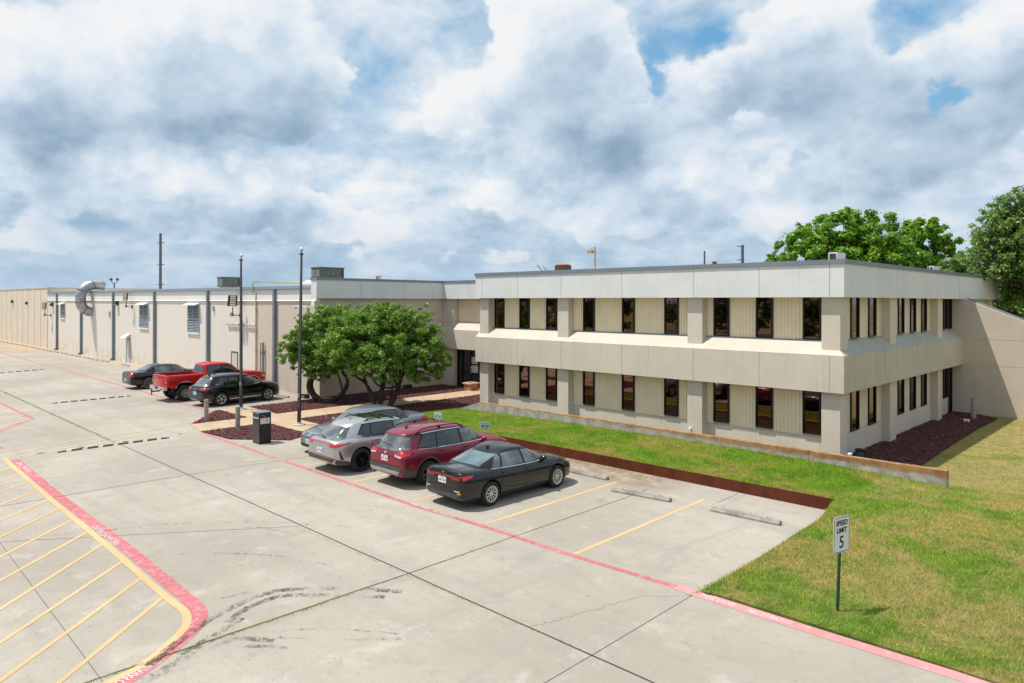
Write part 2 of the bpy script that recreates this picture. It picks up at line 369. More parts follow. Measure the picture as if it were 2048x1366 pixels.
# ------------------------------------------------------------------ mesh builder
def origin_of(o):
    v = Vector((0, 0, 0))
    while o is not None:
        v += o.location; o = o.parent
    return v
class MB:
    def __init__(s): s.v = []; s.f = []; s.m = []
    def add(s, vs, fs, mi=0):
        b = len(s.v); s.v += [tuple(p) for p in vs]
        for f in fs: s.f.append(tuple(b + i for i in f)); s.m.append(mi)
        return s
    def box(s, x0, x1, y0, y1, z0, z1, mi=0):
        return s.add([(x0, y0, z0), (x1, y0, z0), (x1, y1, z0), (x0, y1, z0), (x0, y0, z1), (x1, y0, z1), (x1, y1, z1), (x0, y1, z1)],
                     [(0, 3, 2, 1), (4, 5, 6, 7), (0, 1, 5, 4), (1, 2, 6, 5), (2, 3, 7, 6), (3, 0, 4, 7)], mi)
    def hexa(s, a, b, mi=0):   # a: bottom quad, b: top quad
        return s.add(list(a) + list(b), [(0, 3, 2, 1), (4, 5, 6, 7), (0, 1, 5, 4), (1, 2, 6, 5), (2, 3, 7, 6), (3, 0, 4, 7)], mi)
    def obox(s, c, h, M, mi=0):
        c = Vector(c); p = []
        for z in (-1, 1):
            for x, y in ((-1, -1), (1, -1), (1, 1), (-1, 1)): p.append(c + M @ Vector((x*h[0], y*h[1], z*h[2])))
        return s.hexa(p[:4], p[4:], mi)
    def quad(s, a, b, c, d, mi=0): return s.add([a, b, c, d], [(0, 1, 2, 3)], mi)
    def tube(s, path, radii, n=10, caps=True, mi=0):
        P = [Vector(p) for p in path]
        if not hasattr(radii, '__len__'): radii = [radii]*len(P)
        rings = []; up = None
        for i, p in enumerate(P):
            d = (P[min(i + 1, len(P) - 1)] - P[max(i - 1, 0)]).normalized()
            if up is None: up = d.orthogonal().normalized()
            u = (up - d*up.dot(d))
            u = u.normalized() if u.length > 1e-5 else d.orthogonal().normalized()
            up = u; w = d.cross(u)
            rings.append([p + (u*math.cos(2*PI*k/n) + w*math.sin(2*PI*k/n))*radii[i] for k in range(n)])
        vs = [q for r in rings for q in r]; fs = []
        for i in range(len(P) - 1):
            for k in range(n):
                fs.append((i*n + k, i*n + (k + 1) % n, (i + 1)*n + (k + 1) % n, (i + 1)*n + k))
        if caps: fs.append(tuple(range(n - 1, -1, -1))); fs.append(tuple((len(P) - 1)*n + k for k in range(n)))
        return s.add(vs, fs, mi)
    def prism(s, poly, z0, z1, mi=0):
        n = len(poly); vs = [(x, y, z0) for x, y in poly] + [(x, y, z1) for x, y in poly]
        fs = [tuple(range(n - 1, -1, -1)), tuple(range(n, 2*n))] + [(i, (i + 1) % n, n + (i + 1) % n, n + i) for i in range(n)]
        return s.add(vs, fs, mi)
    def lathe(s, prof, c, M=None, n=32, mi=0, closed=False):   # prof: (radius, height) about local z
        M = M or Matrix.Identity(3); c = Vector(c); vs = []
        for r, z in prof:
            for k in range(n):
                a = 2*PI*k/n; vs.append(c + M @ Vector((r*math.cos(a), r*math.sin(a), z)))
        fs = []
        for i in range(len(prof) - 1):
            for k in range(n): fs.append((i*n + k, i*n + (k + 1) % n, (i + 1)*n + (k + 1) % n, (i + 1)*n + k))
        return s.add(vs, fs, mi)
    def strip(s, A, B, n, m, fz=None, mi=0, z=0.0):
        A = resample(A, n); B = resample(B, n); vs = []
        for j in range(m + 1):
            for i in range(n + 1):
                t = j/m; x = A[i][0]*(1 - t) + B[i][0]*t; y = A[i][1]*(1 - t) + B[i][1]*t
                vs.append((x, y, fz(x, y) if fz else z))
        fs = [(j*(n + 1) + i, j*(n + 1) + i + 1, (j + 1)*(n + 1) + i + 1, (j + 1)*(n + 1) + i) for j in range(m) for i in range(n)]
        return s.add(vs, fs, mi)
    def build(s, name, mats, parent=None, world=True, smooth=None, mesh_only=False):
        if isinstance(mats, str): mats = [mats]
        off = origin_of(parent) if (world and parent is not None) else Vector((0, 0, 0))
        me = bpy.data.meshes.new(name)
        me.from_pydata([(p[0] - off.x, p[1] - off.y, p[2] - off.z) for p in s.v], [], s.f)
        for mn in mats: me.materials.append(MATS[mn])
        me.polygons.foreach_set('material_index', s.m)
        me.update()
        if smooth is not None: smooth_angle(me, smooth)
        if mesh_only: return me
        o = bpy.data.objects.new(name, me); COL.objects.link(o)
        if parent is not None: o.parent = parent
        return o
def smooth_angle(me, deg):
    bm = bmesh.new(); bm.from_mesh(me)
    bmesh.ops.remove_doubles(bm, verts=bm.verts, dist=1e-5)
    bmesh.ops.recalc_face_normals(bm, faces=bm.faces)
    for f in bm.faces: f.smooth = True
    for e in bm.edges:
        e.smooth = not (len(e.link_faces) != 2 or e.calc_face_angle(0) > math.radians(deg))
    bm.to_mesh(me); bm.free()
def resample(P, n):
    P = [tuple(map(float, p)) for p in P]; L = [0.0]
    for a, b in zip(P, P[1:]): L.append(L[-1] + math.dist(a, b))
    out = []
    for i in range(n + 1):
        t = L[-1]*i/n; k = 0
        while k < len(P) - 2 and L[k + 1] < t: k += 1
        f = (t - L[k])/max(1e-9, L[k + 1] - L[k]); f = min(1, max(0, f))
        out.append(tuple(a*(1 - f) + b*f for a, b in zip(P[k], P[k + 1])))
    return out
def tag(o, label=None, cat=None, group=None, kind=None):
    for k, v in (('label', label), ('category', cat), ('group', group), ('kind', kind)):
        if v: o[k] = v
    return o
def thing(name, label, cat, loc=(0, 0, 0), rz=0, group=None):
    o = bpy.data.objects.new(name, None); COL.objects.link(o); o.empty_display_size = .3
    o.location = loc; o.rotation_euler = (0, 0, rz)
    return tag(o, label, cat, group)
def dup(o, loc, rz, label):
    def cp(src, par):
        c = src.copy(); COL.objects.link(c); c.parent = par
        for ch in list(kids(src)): cp(ch, c)
        return c
    r = cp(o, None); r.location = loc; r.rotation_euler = (0, 0, rz); r['label'] = label
    return r
KID = {}
def kids(o): return [c for c in bpy.data.objects if c.parent == o]
def text_polys(string, size, bold=0.0):
    cu = bpy.data.curves.new('tmp_text', 'FONT'); cu.body = string; cu.size = size; cu.align_x = 'CENTER'; cu.align_y = 'CENTER'
    cu.offset = bold; cu.resolution_u = 3
    ob = bpy.data.objects.new('tmp_text', cu); COL.objects.link(ob)
    dg = bpy.context.evaluated_depsgraph_get(); dg.update()
    me = bpy.data.meshes.new_from_object(ob.evaluated_get(dg))
    vs = [tuple(v.co) for v in me.vertices]; fs = [tuple(p.vertices) for p in me.polygons]
    bpy.data.objects.remove(ob); bpy.data.meshes.remove(me); bpy.data.curves.remove(cu)
    return vs, fs
def put_text(mb, string, size, M, bold=0.0, mi=0, sx=1.0):
    vs, fs = text_polys(string, size, bold)
    mb.add([M @ Vector((x*sx, y, 0)) for x, y, z in vs], fs, mi)
def frame(o, ux, uy):   # 4x4 from origin and two axes
    ux = Vector(ux).normalized(); uy = Vector(uy).normalized(); uz = ux.cross(uy)
    M = Matrix((ux, uy, uz)).transposed().to_4x4(); M.translation = Vector(o); return M
# ------------------------------------------------------------------ ground, lot, markings
A0 = G(1398, 1187); B0 = G(1640, 1058)
YR = 12.2
ZF = [(-30, .18), (-26, .19), (-20, .30), (-13, .35), (-9, .30), (-5.4, .19), (0, .17), (60, .17)]
def zfoot(x):
    for a, b in zip(ZF, ZF[1:]):
        if x <= b[0]: return a[1] + (b[1] - a[1])*max(0, (x - a[0]))/(b[0] - a[0])
    return .17
def hterr(x, y):
    e = .04
    if y <= 23.4:
        t = max(0, min(1, (y - 12.3)/7.0)); h = .03 + .26*t*t*(3 - 2*t)
        if y > 19.2: h = .29 + (y - 19.2)/4.2*(zfoot(x) - .29)
        return h
    t = max(0, min(1, (y - 23.45)/4.5)); t = t*t*(3 - 2*t); k = max(0, min(1, (x + 5.5)/2.5))
    if y < 23.64: return zfoot(x)
    return -.27 + (.27 + zfoot(x))*(1 - t)*k
mb = MB(); mb.quad((-1500, -1500, -.75), (1500, -1500, -.75), (1500, 1500, -.75), (-1500, 1500, -.75))
tag(mb.build('ground', 'far_ground'), kind='structure')
mb = MB()
lot = [(-230, -70), (70, -70), (70, YR), A0, B0, (-7.02, 19.3), (-26.3, 19.35), (-26.3, 33), (-36.5, 33), (-36.5, 21.6), (-230, 21.6)]
mb.add([(x, y, 0.0) for x, y in lot], [tuple(range(len(lot)))]); mb.add([(x, y, -.3) for x, y in lot] + [(x, y, 0) for x, y in lot], [(i, (i + 1) % len(lot), len(lot) + (i + 1) % len(lot), len(lot) + i) for i in range(len(lot))])
tag(mb.build('parking_lot', 'lot_concrete'), kind='structure')
def line(mb, pts, w, z=.004, closed=False, mi=0):
    P = [Vector((p[0], p[1], 0)) for p in pts]; L = []; R = []
    for i, p in enumerate(P):
        a = (P[i] - P[i - 1]).normalized() if i else None
        b = (P[i + 1] - P[i]).normalized() if i < len(P) - 1 else None
        a = a or b; b = b or a; t = (a + b).normalized(); n = Vector((-t.y, t.x, 0)); k = w/2/max(.4, n.dot(Vector((-a.y, a.x, 0))))
        L.append((p + n*k)); R.append((p - n*k))
    vs = [(q.x, q.y, z) for q in L] + [(q.x, q.y, z) for q in R]; n = len(P)
    mb.add(vs, [(n + i, n + i + 1, i + 1, i) for i in range(n - 1)], mi)
def curve(pts, k=6):
    out = []
    P = [pts[0]] + list(pts) + [pts[-1]]
    for i in range(1, len(P) - 2):
        for j in range(k):
            t = j/k; q = []
            for a in (0, 1):
                p0, p1, p2, p3 = P[i - 1][a], P[i][a], P[i + 1][a], P[i + 2][a]
                q.append(.5*(2*p1 + (p2 - p0)*t + (2*p0 - 5*p1 + 4*p2 - p3)*t*t + (3*p1 - p0 - 3*p2 + p3)*t**3))
            out.append(tuple(q))
    out.append(tuple(pts[-1])); return out
def struct(mb, name, mat, **k): return tag(mb.build(name, mat, **k), kind='structure')
def wob(a, b, w, n=40, amp=.012):
    return [(a[0] + (b[0] - a[0])*i/n + rnd.uniform(-amp, amp), a[1] + (b[1] - a[1])*i/n + rnd.uniform(-amp, amp)) for i in range(n + 1)]
# joints (sealed saw cuts in the slab), read off the photo
XJ = [G(97.7, 825), G(366, 951), G(808.5, 1149.8), G(1184.5, 1311.5)]
def ext(a, b, k0, k1):
    return ((a[0] + (a[0] - b[0])*k0, a[1] + (a[1] - b[1])*k0), (b[0] + (b[0] - a[0])*k1, b[1] + (b[1] - a[1])*k1))
mb = MB()
a, b = ext(XJ[0], XJ[3], 1.6, .8); line(mb, wob(a, b, 0, 160, .008), .032)
a, b = ext(G(177.7, 1364.8), G(700, 1188.8), .9, 0)
line(mb, wob(a, G(808.5, 1149.8), 0, 60, .008), .030)
line(mb, wob(G(808.5, 1149.8), G(1260, 992.4), 0, 60, .005), .02)
line(mb, wob(G(0, 1013), G(366, 951), 0, 60, .01), .022); line(mb, wob(G(366, 951), G(650, 908), 0, 40, .01), .014)
struct(mb, 'pavement_joint', 'joint_filler')
mb = MB()
line(mb, [G(1392, 1186), G(1188, 1308), G(1040, 1395)], .018)
line(mb, [G(0, 1085), G(207, 1366)], .012)
line(mb, [G(1260, 992), G(1296, 978)], .03); line(mb, [G(1437, 1004), G(1478, 987)], .02)
line(mb, wob(G(0, 1084), G(600, 1052), 0, 50, .02), .014)
line(mb, [G(1405, 1190), G(1700, 1400)][:0] or [G(80, 1415), G(80, 1414)], .01)
p = G(0, 745)
for k in range(1, 7):
    y = 12.1 - .0
    x = -31 - 9.0*k
    line(mb, [(x, 0.5), (x, 20.8)], .02)
line(mb, wob(G(1062, 1255), G(1290, 1192), 0, 30, .05), .005); line(mb, wob(G(1290, 1192), G(1400, 1192), 0, 12, .03), .005)
struct(mb, 'pavement_crack', 'joint_thin')
# rubber marks
mb = MB()
c8 = lambda pts: [G(x*.3418, 900 + y*.3418) for x, y in pts]
line(mb, curve(c8([(870, 1265), (1010, 1150), (1200, 1010), (1330, 940), (1450, 880), (1600, 830), (1750, 815), (1900, 812), (2100, 815), (2350, 830)])), .16, .0115)
line(mb, curve(c8([(1330, 1010), (1440, 930), (1560, 880), (1680, 852), (1850, 850), (2050, 855), (2250, 862)])), .15, .0115)
line(mb, curve(c8([(1240, 1175), (1320, 1125), (1430, 1105), (1600, 1120)])), .13, .0115)
line(mb, curve(c8([(1390, 1155), (1540, 1150), (1690, 1165)])), .1, .0115)
line(mb, curve(c8([(1290, 870), (1400, 845), (1480, 830)])), .1, .0115)
line(mb, curve(c8([(1070, 1200), (1140, 1150), (1300, 1060), (1420, 985)])), .12, .0115)
struct(mb, 'tire_mark', 'skid_strong')
mb = MB()
line(mb, curve(c8([(600, 475), (900, 440), (1250, 425), (1600, 425), (1850, 440), (2050, 450)])), .09, .0115)
line(mb, curve(c8([(850, 625), (1150, 605), (1500, 612), (1750, 640), (1950, 680)])), .07, .0115)
line(mb, curve(c8([(0, 550), (300, 500), (600, 475)])), .05, .0115)
line(mb, curve(c8([(1200, 1090), (1700, 1055), (2000, 1050), (2350, 1080)])), .05, .0115)
line(mb, curve(c8([(1620, 1100), (1850, 1108), (2080, 1110), (2350, 1105)])), .08, .0115)
line(mb, curve(c8([(820, 1363), (1000, 1270), (1200, 1130), (1400, 1000)])), .2, .0115)
line(mb, curve(c8([(1380, 450), (1560, 460), (1750, 500)])), .05, .0115)
struct(mb, 'tire_mark', 'skid_faint')
# fire lane lines
mb = MB()
redR = [G(x, y) for x, y in ((405, 866), (635.7, 945), (829.4, 1011.6), (980.8, 1057), (1140.6, 1110), (1351.6, 1173.5))]
line(mb, redR, .15); line(mb, [G(424.5, 824), G(254, 774), G(0, 705.6), (-125, 17.6)], .15)
isl = curve([G(29, 919), G(116, 992), G(246, 1091), G(362, 1187), G(392, 1214), G(398.5, 1236), G(378, 1267), G(307.6, 1324), G(246, 1365), G(120, 1440)])
line(mb, isl, .27)
line(mb, [G(-30, 795), G(0, 806), G(66, 837), G(0, 862), G(-30, 872)], .16)
line(mb, [G(-20, 887), G(5, 897)], .15)
struct(mb, 'fire_lane_line', 'paint_red')
mb = MB()
line(mb, [G(1351.6, 1173.5), G(1420, 1196), G(1673.6, 1277), G(1902, 1348), (-1.5, 12.02), (30, 11.9)], .27, .0052)
line(mb, [G(424.5, 824), G(382, 847.5)], .17, .0072)
struct(mb, 'fire_lane_line', 'paint_pink')
# yellow markings
mb = MB()
for a, b in (((1149.4, 1108.4), (1407.8, 999.4)), ((971, 1048), (1233.8, 964.3))):
    line(mb, [G(*a), G(*b)], .11)
for x in (-15.67, -18.59, -21.51): line(mb, [(x, 12.08), (x + .02, 17.8)], .10)
yb = curve([G(8, 917), G(102.5, 1000), G(212, 1090), G(331.6, 1194), G(366, 1220), G(374, 1242), G(357, 1270), G(294, 1324), G(212, 1368), G(60, 1440)])
line(mb, yb, .14, .0075)
H8 = [((70, 100), (0, 125)), ((120, 142), (0, 182)), ((170, 187), (0, 246)), ((222, 235), (0, 321)), ((285, 292), (0, 412)), ((350, 343), (0, 511)), ((428, 407), (0, 626)), ((512, 480), (0, 766)), ((600, 552), (0, 932)), ((720, 650), (0, 1130)), ((838, 742), (0, 1352)), ((965, 852), (345, 1363))]
for a, b in H8:
    p, q = c8([a, b]); k = 1.6
    line(mb, [p, (p[0] + (q[0] - p[0])*k, p[1] + (q[1] - p[1])*k)], .085, .0060)
struct(mb, 'parking_line', 'paint_yellow')
mb = MB()
c5 = lambda pts: [G(x*.2441, 680 + y*.2441) for x, y in pts]
for a, b in (((0, 910), (1500, 700)), ((40, 970), (1650, 745)), ((-60, 965), (560, 840)), ((180, 962), (870, 812)), ((590, 900), (1200, 762)), ((960, 850), (1490, 708)), ((1420, 790), (1580, 728)),
             ((0, 605), (190, 590)), ((0, 665), (235, 648)), ((0, 712), (262, 648))):
    line(mb, c5([a, b]), .10, .0066)
for x in (-40.0, -43.4, -46.2, -49.3, -52.4, -55.4, -58.5): line(mb, [(x, 16.2), (x - .1, 19.4)], .1)
line(mb, c5([(500, 232), (920, 178)]), .11); line(mb, c5([(790, 215), (1050, 180)]), .11)
for k in range(9): line(mb, [(-62 - 3.05*k, 16.8), (-62 - 3.05*k, 19.6)], .09)
struct(mb, 'parking_line', 'paint_yellow_pale')
# stencilled words on the fire lanes
mb = MB()
def stencil(string, p, q, size, sx=1.5, z=.0095):
    a = G(*p); b = G(*q); u = Vector((b[0] - a[0], b[1] - a[1], 0)).normalized(); v = Vector((-u.y, u.x, 0))
    c = ((a[0] + b[0])/2, (a[1] + b[1])/2, z)
    vs, fs = text_polys(string, size, .004); wdt = max(q[0] for q in vs) - min(q[0] for q in vs)
    put_text(mb, string, size, frame(c, u, v), .004, sx=math.dist(a, b)/wdt)
stencil('FIRE LANE', (1405, 1191), (1470, 1212), .20, 1.35); stencil('NO PARKING', (1497, 1222), (1584, 1248), .20, 1.35)
stencil('FIRE LANE', (824, 1008), (857, 1019), .13, 1.5); stencil('NO PARKING', (866, 1022.5), (907, 1036), .13, 1.5)
stencil('FIRE LANE', (526, 908), (545, 914.5), .13, 1.4); stencil('NO PARKING', (550, 917), (570, 924), .13, 1.2)
stencil('NO PARKING', (212, 1074), (190, 1053), .2, 1.0); stencil('FIRE LANE', (238, 1089), (214, 1073), .2, 1.0)
stencil('NO', (44, 931), (36, 925), .2, 1.0); stencil('PARKING', (60, 944), (46, 933), .2, 1.0)
stencil('NO PARKING', (222, 1376), (312, 1327), .22, 1.25)
struct(mb, 'fire_lane_lettering', 'paint_white')
# ------------------------------------------------------------------ court: mulch beds and walks
court = [G(430, 822), G(384, 848), G(402, 864), G(460, 879), G(580, 881), (-26.35, 14.9), (-26.35, 19.9), (-26.6, 23.4), (-27.8, 26.3), (-28, 31.2), (-36.1, 31.2), (-36.1, 21.2), G(592, 803), G(480, 816)]
mb = MB(); mb.add([(x, y, .006) for x, y in court], [tuple(range(len(court)))]); struct(mb, 'mulch_bed', 'mulch_soil')
wl = [G(381, 850), G(402, 864)]; wr = [(-34.3, 30.6), (-31.9, 30.6)]
# the walk runs straight to the entrance door, the cross walk passes both flagpoles
e1a, e1b = G(958, 779), G(958, 790)
def lerp2(a, b, t): return (a[0] + (b[0] - a[0])*t, a[1] + (b[1] - a[1])*t)
walk = [wl[0], wl[1], lerp2(wl[1], e1b, 1.12), lerp2(wl[0], e1a, 1.12)]
cross = [(-35.7, 15.25), (-27.2, 15.1), (-27.2, 16.55), (-35.7, 16.75)]
mb = MB(); mb.add([(x, y, .03) for x, y in walk], [(0, 1, 2, 3)]); mb.add([(x, y, .026) for x, y in cross], [(0, 1, 2, 3)])
for poly in (walk, cross):
    mb.add([(x, y, 0) for x, y in poly] + [(x, y, .03 if poly is walk else .026) for x, y in poly], [(i, (i + 1) % 4, 4 + (i + 1) % 4, 4 + i) for i in range(4)])
struct(mb, 'path', 'walk_concrete')
mb = MB()
for k in range(1, 12):
    t = k/12; line(mb, [lerp2(walk[0], walk[3], t), lerp2(walk[1], walk[2], t)], .015, .0325)
line(mb, [(-31.6, 15.2), (-31.6, 16.6)], .012, .0325)
struct(mb, 'pavement_joint', 'joint_thin')
def inside(p, poly):
    r = False; j = len(poly) - 1
    for i in range(len(poly)):
        if (poly[i][1] > p[1]) != (poly[j][1] > p[1]) and p[0] < (poly[j][0] - poly[i][0])*(p[1] - poly[i][1])/(poly[j][1] - poly[i][1]) + poly[i][0]: r = not r
        j = i
    return r
mulchR = [(-9.6, 23.7), (-7.2, 23.7), G(1842, 931, -.24), G(1905, 889, -.24), G(1960, 855, -.24), G(1995, 838, -.24), (-8.6, 42.7), (-9.6, 42.7)]
mb = MB(); mb.add([(x, y, hterr(x, y) + .03) for x, y in mulchR], [tuple(range(len(mulchR)))]); struct(mb, 'mulch_bed', 'mulch_soil')
def chips(n, poly, avoid, zf, mean=.035):
    xs = [p[0] for p in poly]; ys = [p[1] for p in poly]; V = []; Fc = []; k = 0
    while k < n:
        x = rnd.uniform(min(xs), max(xs)); y = rnd.uniform(min(ys), max(ys))
        if not inside((x, y), poly) or any(inside((x, y), a) for a in avoid): 
            continue
        k += 1
        s = mean*rnd.uniform(.5, 1.6); a = rnd.uniform(0, 2*PI); t1 = rnd.uniform(-.5, .5); t2 = rnd.uniform(-.5, .5)
        ux = Vector((math.cos(a), math.sin(a), t1))*s; uy = Vector((-math.sin(a), math.cos(a), t2))*s*.5
        c = Vector((x, y, zf(x, y) + rnd.uniform(.004, .05))); b = len(V); up = Vector((0, 0, s*.35))
        V += [c - ux - uy, c + ux - uy, c + ux + uy, c - ux + uy, c + up]; Fc += [(b, b + 1, b + 4), (b + 1, b + 2, b + 4), (b + 2, b + 3, b + 4), (b + 3, b, b + 4)]
    return V, Fc
mb = MB(); V, Fc = chips(80000, court, [walk, cross], lambda x, y: .0, .024); mb.add(V, Fc)
o = mb.build('mulch', 'mulch_chip'); tag(o, 'dark red bark mulch covering the beds by the entrance walk', 'mulch', kind='stuff')
mb = MB(); V, Fc = chips(40000, mulchR, [], lambda x, y: hterr(x, y) + .03, .024); mb.add(V, Fc)
o = mb.build('mulch', 'mulch_chip'); tag(o, 'dark mulch bed in the shade along the right side of the office building', 'mulch', kind='stuff')
# ------------------------------------------------------------------ lawn
strips = [([(-26.3, 19.25), (-7.05, 19.32)], [(-26.6, 23.5), (-7.0, 23.5)], 60, 14),
          ([(-7.05, 19.32), B0, A0, (A0[0] + .4, YR + .02), (45, YR)], [(-7.0, 23.5), (-5.5, 23.5), (-3.0, 23.5), (2, 23.5), (45, 23.5)], 90, 30),
          ([(-9.6, 23.64), (45, 23.64)], [(-9.6, 80), (45, 80)], 90, 110),
          ([(-5.3, 23.5), (45, 23.5)], [(-5.3, 23.66), (45, 23.66)], 60, 1)]
mb = MB()
for A_, B_, n_, m_ in strips: mb.strip(A_, B_, n_, m_, hterr)
sk = resample([(-7.05, 19.32), B0, A0, (A0[0] + .4, YR + .02), (45, YR)], 120)
mb.add([(x, y, hterr(x, y)) for x, y in sk] + [(x, y, -.4) for x, y in sk], [(i + 1, i, 121 + i, 122 + i) for i in range(120)])
me_l = mb.build('lawn', 'lawn_ground', smooth=60); tag(me_l, kind='structure')
def blades(n, A_, B_, yfar=1e9, hmul=1.0):
    A_ = resample(A_, 200); B_ = resample(B_, 200)
    w = np.array([max(.001, math.dist(A_[i], B_[i]))*math.dist(A_[i], A_[i + 1]) for i in range(200)])
    # nearer lawn shows larger: weight by 1/distance
    w /= np.array([1 + (math.dist(A_[i], (0, 0))/14)**2 for i in range(200)])
    idx = nrs.choice(200, n, p=w/w.sum()); t = nrs.rand(n); v = nrs.rand(n)
    Aa = np.array(A_); Bb = np.array(B_)
    P = (Aa[idx]*(1 - t[:, None]) + Aa[idx + 1]*t[:, None])*(1 - v[:, None]) + (Bb[idx]*(1 - t[:, None]) + Bb[idx + 1]*t[:, None])*v[:, None]
    P = P[P[:, 1] < yfar]
    P = P[P[:, 0] < 12]
    return P
def grass_mesh(name, P, label, h0=.05, mats='lawn_blade', wd=.008):
    n = len(P); z = np.array([hterr(x, y) for x, y in P])
    a = nrs.rand(n)*2*PI; h = h0*(.45 + nrs.rand(n)*1.0); w = wd*(.6 + nrs.rand(n)); lean = nrs.randn(n, 2)*.45
    V = np.zeros((n, 3, 3))
    dx = np.cos(a)*w; dy = np.sin(a)*w
    V[:, 0] = np.stack([P[:, 0] - dx, P[:, 1] - dy, z - .005], 1); V[:, 1] = np.stack([P[:, 0] + dx, P[:, 1] + dy, z - .005], 1)
    V[:, 2] = np.stack([P[:, 0] + lean[:, 0]*h, P[:, 1] + lean[:, 1]*h, z + h], 1)
    me = bpy.data.meshes.new(name); me.vertices.add(3*n); me.vertices.foreach_set('co', V.reshape(-1))
    me.loops.add(3*n); me.loops.foreach_set('vertex_index', np.arange(3*n, dtype=np.int32))
    me.polygons.add(n); me.polygons.foreach_set('loop_start', np.arange(0, 3*n, 3, dtype=np.int32))
    me.update(calc_edges=True); me.materials.append(MATS[mats])
    o = bpy.data.objects.new(name, me); COL.objects.link(o); tag(o, label, 'grass', kind='stuff'); return o
P1 = blades(150000, *strips[0][:2]); P2 = blades(340000, *strips[1][:2])
P3 = nrs.rand(150000, 2)*np.array([22, 24]) + np.array([-9.5, 23.5])
P3 = P3[(P3[:, 1] - 23.5)/24 < nrs.rand(len(P3))**.7*1.2]
P3 = np.array([p for p in P3 if not inside(p, mulchR)])
grass_mesh('grass', P1, 'bright green grass strip behind the parking stalls', .05)
grass_mesh('grass', P2, 'patchy green and straw coloured lawn around the speed limit sign', .055)
grass_mesh('grass', P3, 'dry lawn slope beyond the stained low wall', .05)
# weeds in the slab joint
mb = MB()
def weeds(a, b, n, spread=.03, h=.05, dens=None):
    for i in range(n):
        t = rnd.random(); t = round(t*14)/14 + rnd.gauss(0, .018) if rnd.random() < .75 else t
        x = a[0] + (b[0] - a[0])*t + rnd.gauss(0, spread); y = a[1] + (b[1] - a[1])*t + rnd.gauss(0, spread); r = rnd.uniform(0, 2*PI); hh = h*rnd.uniform(.3, 1)
        mb.add([(x - .008*math.cos(r), y - .008*math.sin(r), .002), (x + .008*math.cos(r), y + .008*math.sin(r), .002), (x + rnd.gauss(0, .6)*hh, y + rnd.gauss(0, .6)*hh, hh)], [(0, 1, 2)])
weeds(G(177, 1365), G(700, 1189), 700, .022, .035); weeds(G(700, 1189), G(1000, 1084), 260, .02, .03); weeds(G(0, 780), G(230, 887.5), 1200, .04); weeds(G(600, 1057), G(1184, 1311), 350, .02, .03)
weeds(G(1392, 1186), G(1640, 1058), 900, .04, .07)
o = mb.build('grass', 'lawn_blade'); tag(o, 'thin weeds growing in the dark joints of the parking lot slab', 'weeds', kind='stuff')

# ------------------------------------------------------------------ low walls
XA, XE = -26.45, -5.38
zt = .64
t = thing('retaining_wall', 'low concrete wall with orange stained top in front of the office ground floor windows', 'low wall', (-26.5, 23.4, 0))
mb = MB()
prof = [(-26.75, -.3), (-26.75, .06), (-25.3, .6), (-25.3, .6)]
mb.hexa([(-26.9, 23.4, -.3), (-25.2, 23.4, -.3), (-25.2, 23.62, -.3), (-26.9, 23.62, -.3)], [(-26.9, 23.4, .07), (-25.2, 23.4, .62), (-25.2, 23.62, .62), (-26.9, 23.62, .07)])
for i in range(5):
    a = -25.2 + (XE + 25.2)/5*i; b = -25.2 + (XE + 25.2)/5*(i + 1) - .012
    mb.box(a, b, 23.4, 23.62, -.3, .63 + .004*(i % 2))
mb.build('wall_body', 'stained_concrete', t)
t = thing('steel_edging', 'dark rusty steel edging wall holding the grass above the parking stalls', 'low wall', (-7.05, 19.3, 0))
mb = MB(); mb.box(-26.3, -7.05, 19.22, 19.25, -.2, .33); mb.build('edging_plate', 'rust_steel', t)
mb = MB()
q = [(-7.05, 19.22), (-7.02, 19.25)]
mb.hexa([(-7.05, 19.25, -.1), (B0[0] - .02, B0[1], -.1), (B0[0] + .02, B0[1] + .02, -.1), (-7.02, 19.28, -.1)],
        [(-7.05, 19.25, .328), (B0[0] - .02, B0[1], .12), (B0[0] + .02, B0[1] + .02, .12), (-7.02, 19.28, .328)])
mb.build('edging_return', 'rust_steel', t)
mb = MB(); mb.hexa([(-26.32, 19.25, -.1), (-26.3, 19.22, -.1), (-26.6, 23.4, -.1), (-26.63, 23.4, -.1)], [(-26.32, 19.25, .30), (-26.3, 19.22, .30), (-26.6, 23.4, .10), (-26.63, 23.4, .10)])
mb.build('edging_end', 'rust_steel', t)

# ------------------------------------------------------------------ office building
XC, YF, XL = -9.12, 25.9, -28.13
FB, FT, BB, BT, LT = 5.67, 6.86, 2.28, 3.6, 4.10
off = thing('office_building', 'two storey beige stucco office building with tall narrow dark windows', 'building', (XC, YF, 0))
def sweepL(mb, prof, x0, y1, mi_front=0, mi_side=0):
    # prof: list of (inset, z) counter-clockwise; swept along the front then round the corner along the side
    n = len(prof)
    a = [(x0, YF + o, z) for o, z in prof]; b = [(XC - o, YF + o, z) for o, z in prof]; c = [(XC - o, y1, z) for o, z in prof]
    mb.add(a + b, [tuple(range(n))] + [(i, n + i, n + (i + 1) % n, (i + 1) % n) for i in range(n)], mi_front)
    mb.add(b + c, [(i, n + i, n + (i + 1) % n, (i + 1) % n) for i in range(n)] + [tuple(range(2*n - 1, n - 1, -1))], mi_side)
mb = MB(); mb.box(-28.0, XC - .55, YF + .60, 53, -.7, 6.7); mb.build('wall', 'beige_stucco', off)
mb = MB(); sweepL(mb, [(0, FB), (0, FT), (1.2, FT), (1.2, FB)], XL, 51.85); fa = mb.build('fascia', 'fascia_stucco', off)
mb = MB(); sweepL(mb, [(-.04, FT), (-.04, FT + .145), (1.2, FT + .145), (1.2, FT)], XL - .04, 51.9)
